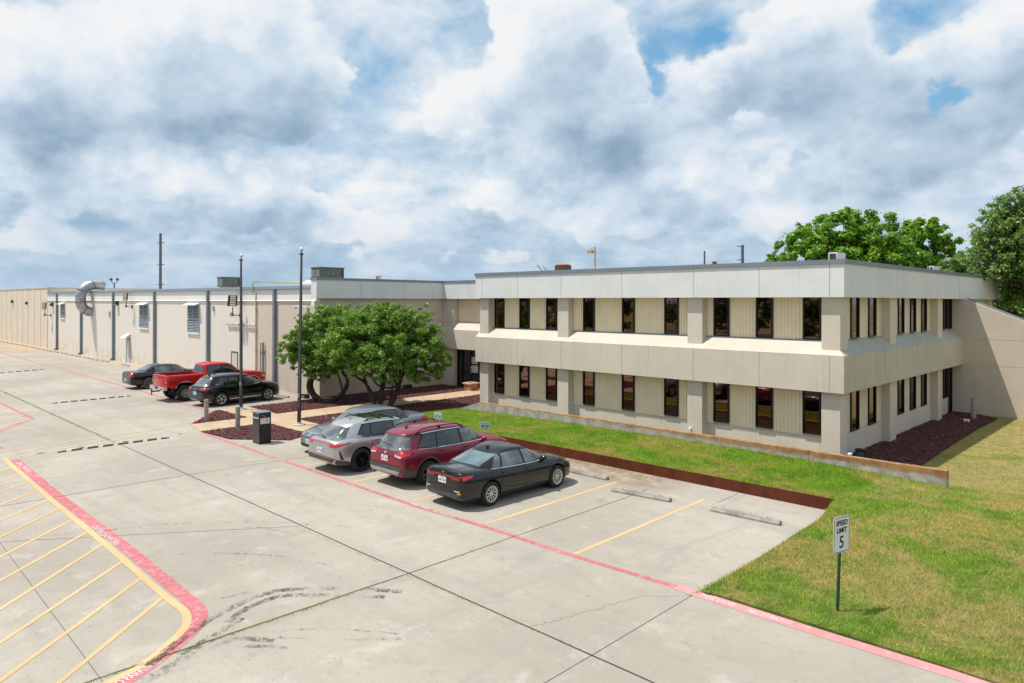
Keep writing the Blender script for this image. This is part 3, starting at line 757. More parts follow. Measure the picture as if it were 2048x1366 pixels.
sweepL(mb, [(-.045, FT - .012), (-.045, FT + .0), (0.01, FT + .0), (0.01, FT - .012)], XL - .04, 51.9)
cop = mb.build('roof_coping', 'coping_metal', off)
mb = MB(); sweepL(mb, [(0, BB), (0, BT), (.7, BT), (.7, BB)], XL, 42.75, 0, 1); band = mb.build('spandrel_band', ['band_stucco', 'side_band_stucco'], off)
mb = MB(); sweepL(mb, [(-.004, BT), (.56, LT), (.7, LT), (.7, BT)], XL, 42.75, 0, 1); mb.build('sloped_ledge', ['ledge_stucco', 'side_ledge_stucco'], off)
def joint(*a): MB().box(*a).build('panel_joint', 'joint_dark', off)
for px in (963.9, 1035, 1121.8, 1243.4, 1386.4, 1518, 1658.7):
    x = atY(px, 690, YF)[0]
    joint(x - .009, x + .009, YF - .002, YF + .01, BB, BT); joint(x - .009, x + .009, YF - .002, YF + .01, FB, FT - .012)
for y in (31.9, 37.8, 42.0, 47.0): joint(XC - .01, XC + .002, y - .008, y + .008, FB, FT - .012)
for a, b in ((-27.99, -27.34), (-22.49, -21.82), (-15.41, -14.74)):
    mb = MB(); mb.box(a, b, YF + .2, YF + .6, -.5, BB + .1); mb.box(a, b, YF + .2, YF + .6, BT + .05, FB + .1); mb.build('column', 'band_stucco', off)
mb = MB(); mb.box(-9.97, XC - .2, YF + .2, 26.8, -.5, BB + .1); mb.box(-9.97, XC - .2, YF + .2, 26.8, BT + .05, FB + .1); mb.build('column', 'band_stucco', off)
for a, b in ((31.6, 32.41), (38.8, 39.55)):
    mb = MB(); mb.box(XC - .6, XC - .2, a, b, -.9, BB + .1); mb.box(XC - .6, XC - .2, a, b, BT + .05, FB + .1); mb.build('column', 'beige_stucco', off)
def bar_frame(mb, x0, x1, z0, z1, y0, y1, w):
    mb.box(x0, x0 + w, y0, y1, z0, z1); mb.box(x1 - w, x1, y0, y1, z0, z1)
    mb.box(x0 + w, x1 - w, y0, y1, z0, z0 + w); mb.box(x0 + w, x1 - w, y0, y1, z1 - w, z1)
def win_front(x0, x1, z0, z1, parent, Y, frm='bronze_frame'):
    mb = MB(); bar_frame(mb, x0, x1, z0, z1, Y - .11, Y + .01, .05); f = mb.build('window', frm, parent)
    tl = rnd.uniform(-.004, .004)
    mb = MB(); mb.add([(x0 + .04, Y - .055 + tl, z0 + .04), (x1 - .04, Y - .055 - tl, z0 + .04), (x1 - .04, Y - .055 - tl, z1 - .04), (x0 + .04, Y - .055 + tl, z1 - .04)], [(0, 1, 2, 3)])
    mb.build('pane', 'tinted_glass', f)
YW = YF + .60; XW = XC - .55
wx = [(-27.19, -26.5), (-25.35, -24.68), (-23.51, -22.84), (-21.17, -20.52), (-18.93, -18.28), (-16.72, -16.05), (-14.4, -13.73), (-12.6, -11.93), (-10.77, -10.12)]
for a, b in wx:
    win_front(a, b, .64, BB + .06, off, YW); win_front(a, b, LT + .02, FB + .06, off, YW)
def corr(x0, x1, z0, z1, parent, Y, pitch=.14, mat='panel_cream'):
    n = max(1, round((x1 - x0)/pitch)); p = (x1 - x0)/n; mb = MB(); pts = []
    for k in range(n):
        a = x0 + p*k; pts += [(a, Y - .02), (a + p*.3, Y - .02), (a + p*.42, Y - .052), (a + p*.88, Y - .052)]
    pts.append((x1, Y - .02)); m_ = len(pts)
    mb.add([(x, y, z0) for x, y in pts] + [(x, y, z1) for x, y in pts], [(i, i + 1, m_ + i + 1, m_ + i) for i in range(m_ - 1)])
    mb.add([(x, y, z0) for x, y in pts] + [(x1, Y + .02, z0), (x0, Y + .02, z0)], [tuple(range(m_ + 1, -1, -1))])
    return mb.build('corrugated_panel', mat, parent)
edges = [(-27.34, -27.19), (-26.5, -25.35), (-24.68, -23.51), (-22.84, -22.49), (-21.82, -21.17), (-20.52, -18.93), (-18.28, -16.72), (-16.05, -15.41), (-14.74, -14.4), (-13.73, -12.6), (-11.93, -10.77), (-10.12, -9.97)]
for a, b in edges:
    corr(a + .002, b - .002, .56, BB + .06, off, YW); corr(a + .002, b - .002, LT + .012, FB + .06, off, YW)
mb = MB()
for a, b in ((-27.34, -22.49), (-21.82, -15.41), (-14.74, -9.97)): mb.box(a, b, YW - .015, YW + .02, -.5, .55)
mb.build('base_wall', 'band_stucco', off)
mb = MB()
for a, b in ((-27.34, -22.49), (-21.82, -15.41), (-14.74, -9.97)): mb.box(a, b, YW - .09, YW, LT - .03, LT + .008)
mb.build('window_sill', 'coping_metal', off)
def win_side(y0, y1, z0, z1, parent, X, name='window'):
    mb = MB(); w = .05
    for a in ((y0, y0 + w, z0, z1), (y1 - w, y1, z0, z1), (y0 + w, y1 - w, z0, z0 + w), (y0 + w, y1 - w, z1 - w, z1)): mb.box(X - .01, X + .09, a[0], a[1], a[2], a[3])
    f = mb.build(name, 'bronze_frame', parent)
    mb = MB(); mb.add([(X + .03, y0 + .04, z0 + .04), (X + .03, y1 - .04, z0 + .04), (X + .03, y1 - .04, z1 - .04), (X + .03, y0 + .04, z1 - .04)], [(0, 1, 2, 3)]); mb.build('pane', 'tinted_glass', f)
sy = [(28.0, 28.86), (29.95, 30.8), (33.7, 34.49), (35.45, 36.25), (37.2, 37.99), (41.0, 41.68)]
for a, b in sy:
    win_side(a, b, .62, BB + .06, off, XW); win_side(a, b, LT + .02, FB + .06, off, XW)
win_side(42.05, 42.62, LT + .02, FB + .06, off, XW); win_side(42.0, 42.68, -.2, BB + .06, off, XW, 'door')
mb = MB()
for a, b in ((26.8, 31.6), (32.41, 38.8), (39.55, 41.95)): mb.box(XW - .02, XW + .06, a, b, -.9, .615)
mb.build('base_wall', 'beige_stucco', off)
def flank(y0, y1, z0, z1):
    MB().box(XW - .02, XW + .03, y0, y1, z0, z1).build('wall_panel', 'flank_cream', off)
ys = [26.8] + [v for p in sy for v in p] + [41.95]
for i in range(0, len(ys), 2):
    if ys[i + 1] > ys[i]:
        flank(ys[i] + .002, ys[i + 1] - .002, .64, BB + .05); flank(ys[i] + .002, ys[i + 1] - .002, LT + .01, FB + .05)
# sloping side wing on the right
YS = 42.75
mb = MB()
pl = [(XW, -.9), (6.6, -.9), (6.6, -1.1), (-9.0, 5.62), (XW, 5.68)]
pl = [(XW - .1, -.9), (5.9, -.9), (-9.05, 5.66), (XW - .1, 5.66)]
mb.add([(x, YS, z) for x, z in pl] + [(x, YS + 1.1, z) for x, z in pl], [(0, 1, 2, 3), (7, 6, 5, 4), (0, 4, 5, 1), (1, 5, 6, 2), (2, 6, 7, 3), (3, 7, 4, 0)])
sw = mb.build('side_wing', 'slant_stucco', off)
mb = MB(); d = Vector((5.9 + 9.05, 0, -.9 - 5.66)).normalized(); nn = Vector((-d.z, 0, d.x))
p0 = Vector((-9.0, YS - .05, 5.66)); p1 = Vector((5.9, YS - .05, -.9 + .02))
for o_, th, y0, y1, mi in ((.004, .05, .30, .50, 0), (.004, .02, .9, 1.12, 0)):
    a = p0 + nn*o_; b = p1 + nn*o_
    mb.hexa([(a.x, YS + y0, a.z), (b.x, YS + y0, b.z), (b.x, YS + y1, b.z), (a.x, YS + y1, a.z)], [(a.x + nn.x*th, YS + y0, a.z + nn.z*th), (b.x + nn.x*th, YS + y0, b.z + nn.z*th), (b.x + nn.x*th, YS + y1, b.z + nn.z*th), (a.x + nn.x*th, YS + y1, a.z + nn.z*th)])
mb.build('wing_coping', 'coping_metal', off)
joint(XW, -4.4, YS - .002, YS + .01, 3.59, 3.603); joint(XW, -1.4, YS - .002, YS + .01, 2.27, 2.283); joint(-8.61, -8.6, YS - .002, YS + .01, -.5, 2.27)
# court wing
XK = -35.75
mb = MB(); mb.box(-44, -36.05, 21.2 - .012, 37, -.6, 6.3); mb.build('wall', 'court_block', off)
mb = MB(); mb.box(-36.35, XK, 20.81, 37, 5.66, FT - .16); mb.box(XK + .002, -28.1, 30.03, 37, 5.66, FT - .16); mb.build('fascia', 'fascia_stucco', off)
mb = MB(); mb.box(-36.4, XK + .04, 20.77, 37, FT - .16, FT - .03); mb.box(XK + .04, -28.2, 29.99, 37, FT - .16, FT - .03); mb.build('roof_coping', 'coping_metal', off)
for px in (723, 809): y = atX(px, 577, XK)[0]; joint(XK - .01, XK + .002, y - .008, y + .008, 5.66, FT - .17)
x = atY(938, 577, 30.03)[0]; joint(x - .008, x + .008, 30.028, 30.05, 5.66, FT - .17); joint(x - .3, x - .284, 30.028, 30.05, 2.45, 3.66)
mb = MB(); mb.box(-36.05, -28.05, 30.7, 36, -.5, 6.3); mb.build('wall', 'beige_stucco', off)
mb = MB(); mb.box(-36.04, -28.05, 30.03, 30.8, 2.45, 3.67); mb.build('spandrel_band', 'band_stucco', off)
mb = MB()
mb.add([(-36.04, 30.03, 3.67), (-28.05, 30.03, 3.67), (-28.05, 30.6, 4.16), (-36.04, 30.6, 4.16), (-36.04, 30.8, 4.16), (-28.05, 30.8, 4.16), (-36.04, 30.8, 3.67), (-28.05, 30.8, 3.67)], [(0, 1, 2, 3), (3, 2, 5, 4), (0, 3, 4, 6), (1, 7, 5, 2)])
mb.build('sloped_ledge', 'ledge_stucco', off)
mb = MB(); mb.box(-36.04, -34.95, 30.25, 30.8, -.3, 2.5); mb.box(-36.04, -34.95, 30.25, 30.8, 3.75, 5.7); mb.build('column', 'band_stucco', off)
corr(-34.94, -28.3, 4.17, 5.72, off, 30.7)
def sxp(px): return atY(px, 740, 30.62)[0]
mb = MB(); xs_ = [-34.94, sxp(924.5), sxp(941.3), sxp(957.5), -30.9, -29.6, -28.4]
for x in xs_: mb.box(x - .0, x + .09, 30.55, 30.7, -.05, 2.46)
for z0_, z1_ in ((-.05, .06), (.86, .96), (2.38, 2.46)): 
    for i in range(len(xs_) - 1): mb.box(xs_[i] + .09, xs_[i + 1], 30.56, 30.69, z0_, z1_)
for i in (2, 3): mb.box(xs_[i] + .09, xs_[i + 1], 30.56, 30.69, 1.45, 1.52)
ent = mb.build('entrance_glazing', 'bronze_frame', off)
mb = MB()
for i in range(len(xs_) - 1):
    for z0_, z1_ in ((.06, .86), (.96, 2.38)): mb.add([(xs_[i] + .085, 30.63, z0_ - .01), (xs_[i + 1] + .005, 30.63, z0_ - .01), (xs_[i + 1] + .005, 30.63, z1_ + .01), (xs_[i] + .085, 30.63, z1_ + .01)], [(0, 1, 2, 3)])
mb.build('pane', 'door_glass', ent)
mb = MB()
for (x0, y0, x1, y1) in ((943.2, 714.5, 955.5, 729), (943.2, 730.8, 956, 745.4)):
    a = atY(x0, y1, 30.6); b = atY(x1, y0, 30.6); mb.box(a[0], b[0], 30.60, 30.615, a[1], b[1])
nb = mb.build('notice', 'paper', ent)
mb = MB()
for (x0, y0, x1, y1) in ((943.2, 714.5, 955.5, 729), (943.2, 730.8, 956, 745.4)):
    a = atY(x0, y1, 30.6); b = atY(x1, y0, 30.6)
    for k in range(6):
        z = b[1] - .04 - (b[1] - a[1] - .08)*k/5.5; mb.box(a[0] + .03, b[0] - .03 - .04*(k % 3), 30.597, 30.6, z - .008, z)
mb.build('notice_text', 'joint_dark', nb)
mb = MB(); mb.tube([(xs_[2] + .16, 30.53, .9), (xs_[2] + .16, 30.50, 1.0), (xs_[2] + .16, 30.50, 1.25), (xs_[2] + .16, 30.53, 1.35)], .015, 6); mb.build('door_handle', 'chrome', ent)

# ------------------------------------------------------------------ warehouse
YWH = 21.2
wh = thing('warehouse_building', 'long low beige block warehouse with blue grey downspouts and louvres', 'building', (-60, YWH, 0))
XWE = atY(96, 600, YWH)[0]
mb = MB(); mb.box(XWE, -44, YWH, 60, -.6, 6.2); mb.box(-44, -36.06, YWH, 30, -.6, 6.2); mb.build('wall', 'warehouse_block', wh)
mb = MB()
a = XWE
mb.hexa([(XWE, YWH - .05, 5.54), (-36.38, YWH - .05, 5.54), (-36.38, YWH + .3, 5.54), (XWE, YWH + .3, 5.54)], [(XWE, YWH - .05, 6.28), (-36.38, YWH - .05, 6.20), (-36.38, YWH + .3, 6.20), (XWE, YWH + .3, 6.28)])
mb.hexa([(XWE, YWH - .09, 5.50), (-36.38, YWH - .09, 5.50), (-36.38, YWH, 5.50), (XWE, YWH, 5.50)], [(XWE, YWH - .053, 5.56), (-36.38, YWH - .053, 5.56), (-36.38, YWH, 5.56), (XWE, YWH, 5.56)])
mb.build('parapet', 'warehouse_upper', wh)
mb = MB()
mb.hexa([(XWE, YWH - .16, 6.30), (-36.42, YWH - .16, 6.22), (-36.42, YWH + .4, 6.22), (XWE, YWH + .4, 6.30)], [(XWE, YWH - .12, 6.50), (-36.42, YWH - .12, 6.40), (-36.42, YWH + .4, 6.40), (XWE, YWH + .4, 6.50)])
mb.build('gutter', 'coping_metal', wh)
for px in (115.8, 164.3, 229, 311.6, 418.6, 552.4):
    x = atY(px, 640, YWH)[0]; mb = MB(); w = .115
    mb.box(x - w, x + w, YWH - .20, YWH - .0, .15, 6.25)
    mb.box(x - w, x + w, YWH - .34, YWH - .05, -.05, .18)
    for z in (.8, 2.6, 4.4): mb.box(x - w - .02, x + w + .02, YWH - .215, YWH, z, z + .05)
    mb.build('downspout', 'downspout_blue', wh)
def louver(px0, px1, py0, py1):
    pm = (px0 + px1)/2
    x0, z1 = atY(px0, py0, YWH); x1, z0 = atY(px1, py1, YWH); z1 = atY(pm, py0, YWH)[1]; z0 = atY(pm, py1, YWH)[1]
    mb = MB(); bar_frame(mb, x0, x1, z0, z1, YWH - .07, YWH + .01, .05); mb.box((x0 + x1)/2 - .03, (x0 + x1)/2 + .03, YWH - .075, YWH, z0 + .05, z1 - .05)
    mb.box(x0 + .05, x1 - .05, YWH - .072, YWH, (z0 + z1)/2 - .04, (z0 + z1)/2 + .04)
    lv = mb.build('louver_vent', 'louver_grey', wh)
    mb = MB(); mb.box(x0 + .04, x1 - .04, YWH - .012, YWH + .01, z0 + .04, z1 - .04); mb.build('louver_back', 'louver_dark', lv)
    mb = MB(); n = 16
    for k in range(n):
        z = z0 + .09 + (z1 - z0 - .16)*k/n
        mb.hexa([(x0 + .05, YWH - .065, z), (x1 - .05, YWH - .065, z), (x1 - .05, YWH - .055, z), (x0 + .05, YWH - .055, z)], [(x0 + .05, YWH - .025, z + .055), (x1 - .05, YWH - .025, z + .055), (x1 - .05, YWH - .015, z + .055), (x0 + .05, YWH - .015, z + .055)])
    mb.build('louver_slats', 'louver_grey', lv)
    mb = MB(); mb.hexa([(x0 - .08, YWH - .42, z1 + .02), (x1 + .08, YWH - .42, z1 + .02), (x1 + .08, YWH, z1 + .19), (x0 - .08, YWH, z1 + .19)], [(x0 - .08, YWH - .42, z1 + .04), (x1 + .08, YWH - .42, z1 + .04), (x1 + .08, YWH, z1 + .21), (x0 - .08, YWH, z1 + .21)]); mb.build('louver_hood', 'white_metal', lv)
    mb = MB(); mb.box(x0 - .06, x1 + .06, YWH - .1, YWH, z0 - .12, z0 - .003); mb.build('louver_sill', 'warehouse_upper', lv)
louver(122, 130, 609, 636); louver(280, 296.8, 610, 655.6); louver(376.5, 399, 611, 665)
def wdoor(px0, px1, py0, mat, z0=-.12):
    x0 = atY(px0, 700, YWH)[0]; x1 = atY(px1, 700, YWH)[0]; z1 = atY((px0 + px1)/2, py0, YWH)[1]
    mb = MB(); bar_frame(mb, x0, x1, z0, z1, YWH - .03, YWH + .02, .07); d_ = mb.build('door', 'dark_metal', wh)
    mb = MB(); mb.box(x0 + .07, x1 - .07, YWH - .012, YWH + .02, z0 + .02, z1 - .07); mb.build('door_leaf', mat, d_)
    mb = MB(); mb.box(x0 + .14, x0 + .2, YWH - .06, YWH - .013, .95, 1.02); mb.build('door_handle', 'chrome', d_)
    return x0, x1, z1
x0, x1, z1 = wdoor(253, 260.8, 677.5, 'door_grey')
mb = MB(); mb.hexa([(x0 - .05, YWH - .55, z1 + .05), (x1 + .05, YWH - .55, z1 + .05), (x1 + .05, YWH, z1 + .42), (x0 - .05, YWH, z1 + .42)], [(x0 - .05, YWH - .55, z1 + .08), (x1 + .05, YWH - .55, z1 + .08), (x1 + .05, YWH, z1 + .45), (x0 - .05, YWH, z1 + .45)]); mb.build('door_canopy', 'far_panel', wh)
wdoor(463, 476, 703, 'door_cream')
def vpipe(px, py0, py1, r, mat, Yo=.08, name='wall_pipe'):
    x = atY(px, (py0 + py1)/2, YWH)[0]; za = atY(px, py0, YWH)[1]; zb = atY(px, py1, YWH)[1]
    mb = MB(); mb.tube([(x, YWH - Yo, zb), (x, YWH - Yo, za)], r, 8)
    k = zb + .6
    while k < za: mb.box(x - r*1.6, x + r*1.6, YWH - Yo - r*1.3, YWH, k, k + .05); k += 1.3
    return mb.build(name, mat, wh)
vpipe(514, 585, 760, .045, 'pipe_tan'); vpipe(524.5, 685, 764, .05, 'pipe_tan', .12); vpipe(529.5, 685, 764, .06, 'downspout_blue', .12); vpipe(617.5, 610, 792, .05, 'pipe_tan')
xa = atY(456, 650, YWH)[0]; xb, zp = atY(512, 651, YWH); mb = MB(); mb.tube([(xa, YWH - .10, zp), (xb, YWH - .10, zp)], .05, 8)
for k in range(5): mb.box(xa + (xb - xa)*(k + .3)/5, xa + (xb - xa)*(k + .3)/5 + .05, YWH - .17, YWH, zp - .06, zp + .06)
mb.build('wall_pipe', 'pipe_tan', wh)
mb = MB(); z = 6.75; xa = atY(511, 568, YWH)[0]
mb.tube([(xa, YWH - .18, 6.0), (xa, YWH - .18, 6.62), (xa + .1, YWH - .1, 6.75), (xa + .3, YWH + .1, 6.76), (xa + 4.0, YWH + 1.2, 6.6)], .04, 8); mb.build('gas_pipe', 'pipe_yellow', wh)
mb = MB(); mb.tube([(xa + 4.0, YWH + 1.2, 6.55), (xa + 4.4, YWH + 1.25, 6.6), (xa + 6.0, YWH + 1.3, 6.5)], [.12, .2, .1], 10); mb.build('roof_skylight', 'white_metal', wh)
mb = MB(); x_, z_ = atY(630, 606, YWH - .1); mb.box(x_ - .25, x_ + .1, YWH - .2, YWH - .013, z_ - .18, z_ + .12); mb.build('junction_box', 'white_metal', wh)
for px, py, w_, h_, mt in ((220, 628, .22, .5, 'louver_grey'), (428, 617, .2, .35, 'louver_grey')):
    x_, z_ = atY(px, py, YWH); mb = MB(); mb.box(x_ - w_/2, x_ + w_/2, YWH - .1, YWH, z_ - h_/2, z_ + h_/2); mb.build('junction_box', mt, wh)
# far block
t = thing('metal_panel_building', 'plain tan panelled building beyond the warehouse at the far end of the lot', 'building', (-100, 21.3, 0))
zt0 = atY(94, 577, YWH - .0)[1]; XE2 = XWE - .03
mb = MB(); mb.box(-190, XE2, YWH - .05, 60, -.6, zt0); mb.build('wall', 'far_panel', t)
mb = MB(); mb.box(-190, XE2 + .02, YWH - .1, 60, zt0, zt0 + .12); mb.build('roof_edge', 'pipe_tan', t)
mb = MB()
for k in range(14): x = XE2 - 3.1*(k + 1); mb.box(x - .025, x + .025, YWH - .075, YWH - .04, -.3, zt0 - .02)
mb.build('panel_seam', 'court_block', t)
# ------------------------------------------------------------------ vehicles
def pchip(tab):
    xs = [float(p[0]) for p in tab]; ys = [float(p[1]) for p in tab]; n = len(xs)
    h = [xs[i + 1] - xs[i] for i in range(n - 1)]; d = [(ys[i + 1] - ys[i])/h[i] for i in range(n - 1)]
    m = [0.0]*n; m[0] = d[0]; m[-1] = d[-1]
    for i in range(1, n - 1):
        if d[i - 1]*d[i] <= 0: m[i] = 0
        else:
            w1 = 2*h[i] + h[i - 1]; w2 = h[i] + 2*h[i - 1]; m[i] = (w1 + w2)/(w1/d[i - 1] + w2/d[i])
    def f(x):
        if x <= xs[0]: return ys[0]
        if x >= xs[-1]: return ys[-1]
        k = 0
        while xs[k + 1] < x: k += 1
        t = (x - xs[k])/h[k]
        return ys[k]*(1 + 2*t)*(1 - t)**2 + m[k]*h[k]*t*(1 - t)**2 + ys[k + 1]*t*t*(3 - 2*t) + m[k + 1]*h[k]*t*t*(t - 1)
    return f
def sgp(c, e): return math.copysign(abs(c)**e, c)
def bool_cut(me, cutters):
    """cut the wheel arches (and a load bed) out of a body mesh"""
    o = bpy.data.objects.new('tmp_body', me); COL.objects.link(o); cs = []
    for c in cutters:
        co = bpy.data.objects.new('tmp_cut', c); COL.objects.link(co); cs.append(co)
        md = o.modifiers.new('b', 'BOOLEAN'); md.operation = 'DIFFERENCE'; md.object = co; md.solver = 'EXACT'
    dg = bpy.context.evaluated_depsgraph_get(); dg.update()
    out = bpy.data.meshes.new_from_object(o.evaluated_get(dg))
    for co in cs: bpy.data.objects.remove(co)
    bpy.data.objects.remove(o)
    return out
def wheel_mesh(R, W, rimR, spokes, style):
    ty = MB(); M = Matrix(((1, 0, 0), (0, 0, 1), (0, -1, 0))).transposed()   # local z -> +y
    M = Matrix(((1, 0, 0), (0, 0, 1), (0, 1, 0)))
    h = W/2
    ty.lathe([(rimR, -h*.92), (rimR + .012, -h*.98), (R*.86, -h), (R*.955, -h*.9), (R*.995, -h*.72), (R, -h*.3), (R, h*.3), (R*.995, h*.72), (R*.955, h*.9), (R*.86, h), (rimR + .012, h*.98), (rimR, h*.92), (rimR - .02, h*.6), (rimR - .03, -h*.2), (rimR - .02, -h*.92)], (0, 0, 0), M, 40)
    rm = MB(); y0 = h*.80
    rm.lathe([(rimR + .004, h*.95), (rimR - .012, h*1.0), (rimR - .03, h*.86), (rimR - .035, h*.3)], (0, 0, 0), M, 40)
    hub = .055
    rm.lathe([(0, y0 + .012), (hub*.75, y0 + .012), (hub, y0), (hub*1.3, y0 - .03)], (0, 0, 0), M, 20)
    for k in range(spokes):
        a = 2*PI*k/spokes + .13
        parts = [0] if style != 'double' else [-.14, .14]
        for da in parts:
            aa = a + da; c, s = math.cos(aa), math.sin(aa); c0, s0 = math.cos(a + da*.3), math.sin(a + da*.3)
            w0, w1 = {'cap': (.010, .017), 'double': (.016, .013), 'slot': (.03, .04), 'thin': (.014, .012)}[style]
            r0, r1 = .04, rimR - .015
            tx, tz = -s, c
            q = []
            for (r, w, yy, cc, ss) in ((r0, w0, y0 + .002, c0, s0), (r1, w1, y0 + h*.1, c, s)):
                q.append(((r*cc - tx*w), yy, (r*ss - tz*w))); q.append(((r*cc + tx*w), yy, (r*ss + tz*w)))
            top = [q[0], q[1], q[3], q[2]]; bot = [(p[0], p[1] - .035, p[2]) for p in top]
            rm.hexa(bot, top)
    bk = MB(); bk.lathe([(0, h*.15), (rimR - .02, h*.15), (rimR - .02, h*.1), (0, h*.1)], (0, 0, 0), M, 32)
    return ty, rm, bk
def car(sp):
    t = thing('parked_car' if sp['kind'] != 'pickup' else 'pickup_truck', sp['label'], sp['cat'], (sp['pos'][0], sp['pos'][1], 0), sp['rz'], 'cars parked in the stalls')
    paintm = sp['paint']; L2 = sp['w'][-1][0]
    fw, ft, fs, fb = (pchip(sp[k]) for k in ('w', 'top', 'sh', 'bot'))
    nodes = sorted(set([p[0] for k in ('w', 'top', 'sh', 'bot') for p in sp[k]])); X = []
    for a, b in zip(nodes, nodes[1:]):
        n = max(2, int((b - a)/.07)); X += [a + (b - a)*i/n for i in range(n)]
    X.append(nodes[-1])
    prof = sp.get('prof') or [(.70, 0, 'b'), (.90, .02, 'b'), (.965, .10, 's'), (.985, .22, 's'), (.998, .38, 's'), (1.0, .52, 's'), (.996, .66, 's'), (.986, .76, 's'), (.966, .84, 's'), (.935, .92, 's'), (.885, 1.0, 's'), (.79, .38, 't'), (.62, .68, 't'), (.42, .86, 't'), (.2, .97, 't')]
    def ring(x):
        w, zt_, zs, zb = fw(x), ft(x), fs(x), fb(x); zs = min(zs, zt_ - .004); h = []
        for fy, fz, k in prof:
            if k == 'b': z = zb + fz
            elif k == 's': z = zb + (zs - zb)*fz
            else: z = zs + (zt_ - zs)*fz
            h.append((w*fy, z))
        return [(x, -y, z) for y, z in h] + [(x, 0, zt_)] + [(x, y, z) for y, z in reversed(h)] + [(x, 0, zb)]
    mb = MB(); rings = [ring(x) for x in X]; n = len(rings[0])
    vs = [p for r in rings for p in r]; fc = []
    for i in range(len(X) - 1):
        for k in range(n): fc.append((i*n + k, (i + 1)*n + k, (i + 1)*n + (k + 1) % n, i*n + (k + 1) % n))
    fc.append(tuple(range(n))); fc.append(tuple((len(X) - 1)*n + k for k in range(n - 1, -1, -1)))
    mb.add(vs, fc)
    me = mb.build('body', [paintm, 'arch_black'], mesh_only=True, smooth=180)
    R = sp['R']; cut = []; M = Matrix(((1, 0, 0), (0, 0, 1), (0, 1, 0)))
    wy = sp['track']/2
    for ax in sp['axles']:
        for s in (1, -1):
            c = MB(); hw = .36; yc = s*(wy + .12)
            c.lathe([(0, -hw), (R*sp.get('arch', 1.16), -hw), (R*sp.get('arch', 1.16), hw), (0, hw)], (ax, yc, R*1.0 + sp.get('archz', .015)), M, 36, mi=1)
            cut.append(c.build('cut', [paintm, 'arch_black'], mesh_only=True, smooth=30))
    if 'bed' in sp:
        c = MB(); b = sp['bed']; c.box(b[0], b[1], -b[2], b[2], b[3], b[4], 0); cut.append(c.build('cut', [paintm, 'arch_black'], mesh_only=True))
    me = bool_cut(me, cut)
    smooth_angle(me, 42)
    body = bpy.data.objects.new('body', me); COL.objects.link(body); body.parent = t
    # greenhouse
    g = sp['gh']; mb = MB(); K = 72; NT_ = 10; rows = []
    def outline(tt):
        a0, a1 = g['xf'], g['xr']
        e = g.get('ease', 1.12)
        xf = a0[0] + (a0[1] - a0[0])*tt**e; xr = a1[0] + (a1[1] - a1[0])*tt**g.get('easer', 1.1)
        b = g['hw'][0] + (g['hw'][1] - g['hw'][0])*tt**1.25
        return (xf + xr)/2, (xf - xr)/2, b
    arc = g.get('arc', .05)
    def ptat(xc, a, b, th, z, tt=1.0):
        e = 2/g.get('n', 5.5); x = xc + a*sgp(math.cos(th), e); u = (x - xc)/max(a, 1e-6)
        y = b*sgp(math.sin(th), e)*(1 - g.get('taper', .06)*u*u*(1.6 if u < 0 else 1.0))
        return (x, y, z + g.get('rake', 0)*u*a - arc*tt*u*u)
    z0, z1, crown = g['z0'], g['z1'], g['crown']
    th = [2*PI*k/K + .001 for k in range(K)]
    for i in range(NT_ + 1):
        tt = i/NT_; xc, a, b = outline(tt); rows.append([ptat(xc, a, b, q, z0 + (z1 - z0)*tt, tt) for q in th])
    xc, a, b = outline(1.0)
    for s_, zz in ((.985, .12), (.95, .26), (.88, .45), (.75, .68), (.55, .86), (.3, .96), (.05, 1.0)):
        rows.append([(lambda p: (p[0], p[1], z1 + crown*zz - arc*((p[0] - xc)/a)**2 + g.get('rake', 0)*(p[0] - xc)))(ptat(xc, a*s_, b*s_, q, 0)) for q in th])
    fc = []; vs = [p for r in rows for p in r]
    for i in range(len(rows) - 1):
        for k in range(K): fc.append((i*K + k, i*K + (k + 1) % K, (i + 1)*K + (k + 1) % K, (i + 1)*K + k))
    fc.append(tuple((len(rows) - 1)*K + k for k in range(K)))
    mb.add(vs, fc); roof = mb.build('roof', g.get('mat', paintm), t, world=False, smooth=50)
    # projector
    bv, bf = [], []
    for o in (body, roof):
        b0 = len(bv); bv += [v.co.copy() for v in o.data.vertices]; bf += [tuple(b0 + i for i in p.vertices) for p in o.data.polygons]
    tree = BVHTree.FromPolygons(bv, bf)
    def decal(name, low, up, ax, sg, mat, parent=t, n=12, m=5, off_=.006):
        lo = resample(low, n); hi = resample(up, n); mbd = MB(); V = []
        for j in range(m + 1):
            for i in range(n + 1):
                q = [lo[i][k]*(1 - j/m) + hi[i][k]*j/m for k in (0, 1)]
                if ax == 'y': o_ = Vector((q[0], sg*3, q[1])); d = Vector((0, -sg, 0))
                elif ax == 'x': o_ = Vector((sg*6, q[0], q[1])); d = Vector((-sg, 0, 0))
                else: o_ = Vector((q[0], q[1], 4)); d = Vector((0, 0, -1))
                h = tree.ray_cast(o_, d)
                if h[0] is None:
                    lim = o_ + d*(3 - sp['w'][len(sp['w'])//2][1]) if ax == 'y' else o_ + d*(6 - L2)
                    h = tree.find_nearest(lim)
                nrm = h[1].copy()
                if nrm.dot(d) > 0: nrm = -nrm
                V.append(h[0] + nrm*off_)
        F_ = [(j*(n + 1) + i, j*(n + 1) + i + 1, (j + 1)*(n + 1) + i + 1, (j + 1)*(n + 1) + i) for j in range(m) for i in range(n)]
        mbd.add(V, F_); return mbd.build(name, mat, parent, world=False, smooth=80)
    t['_'] = 0; del t['_']
    glass = sp.get('glass', 'car_glass'); gpale = sp.get('glass_rear', glass)
    def X_(tt, end):
        a0 = g['xf'] if end else g['xr']; e = g.get('ease', 1.12) if end else g.get('easer', 1.1)
        return a0[0] + (a0[1] - a0[0])*tt**e
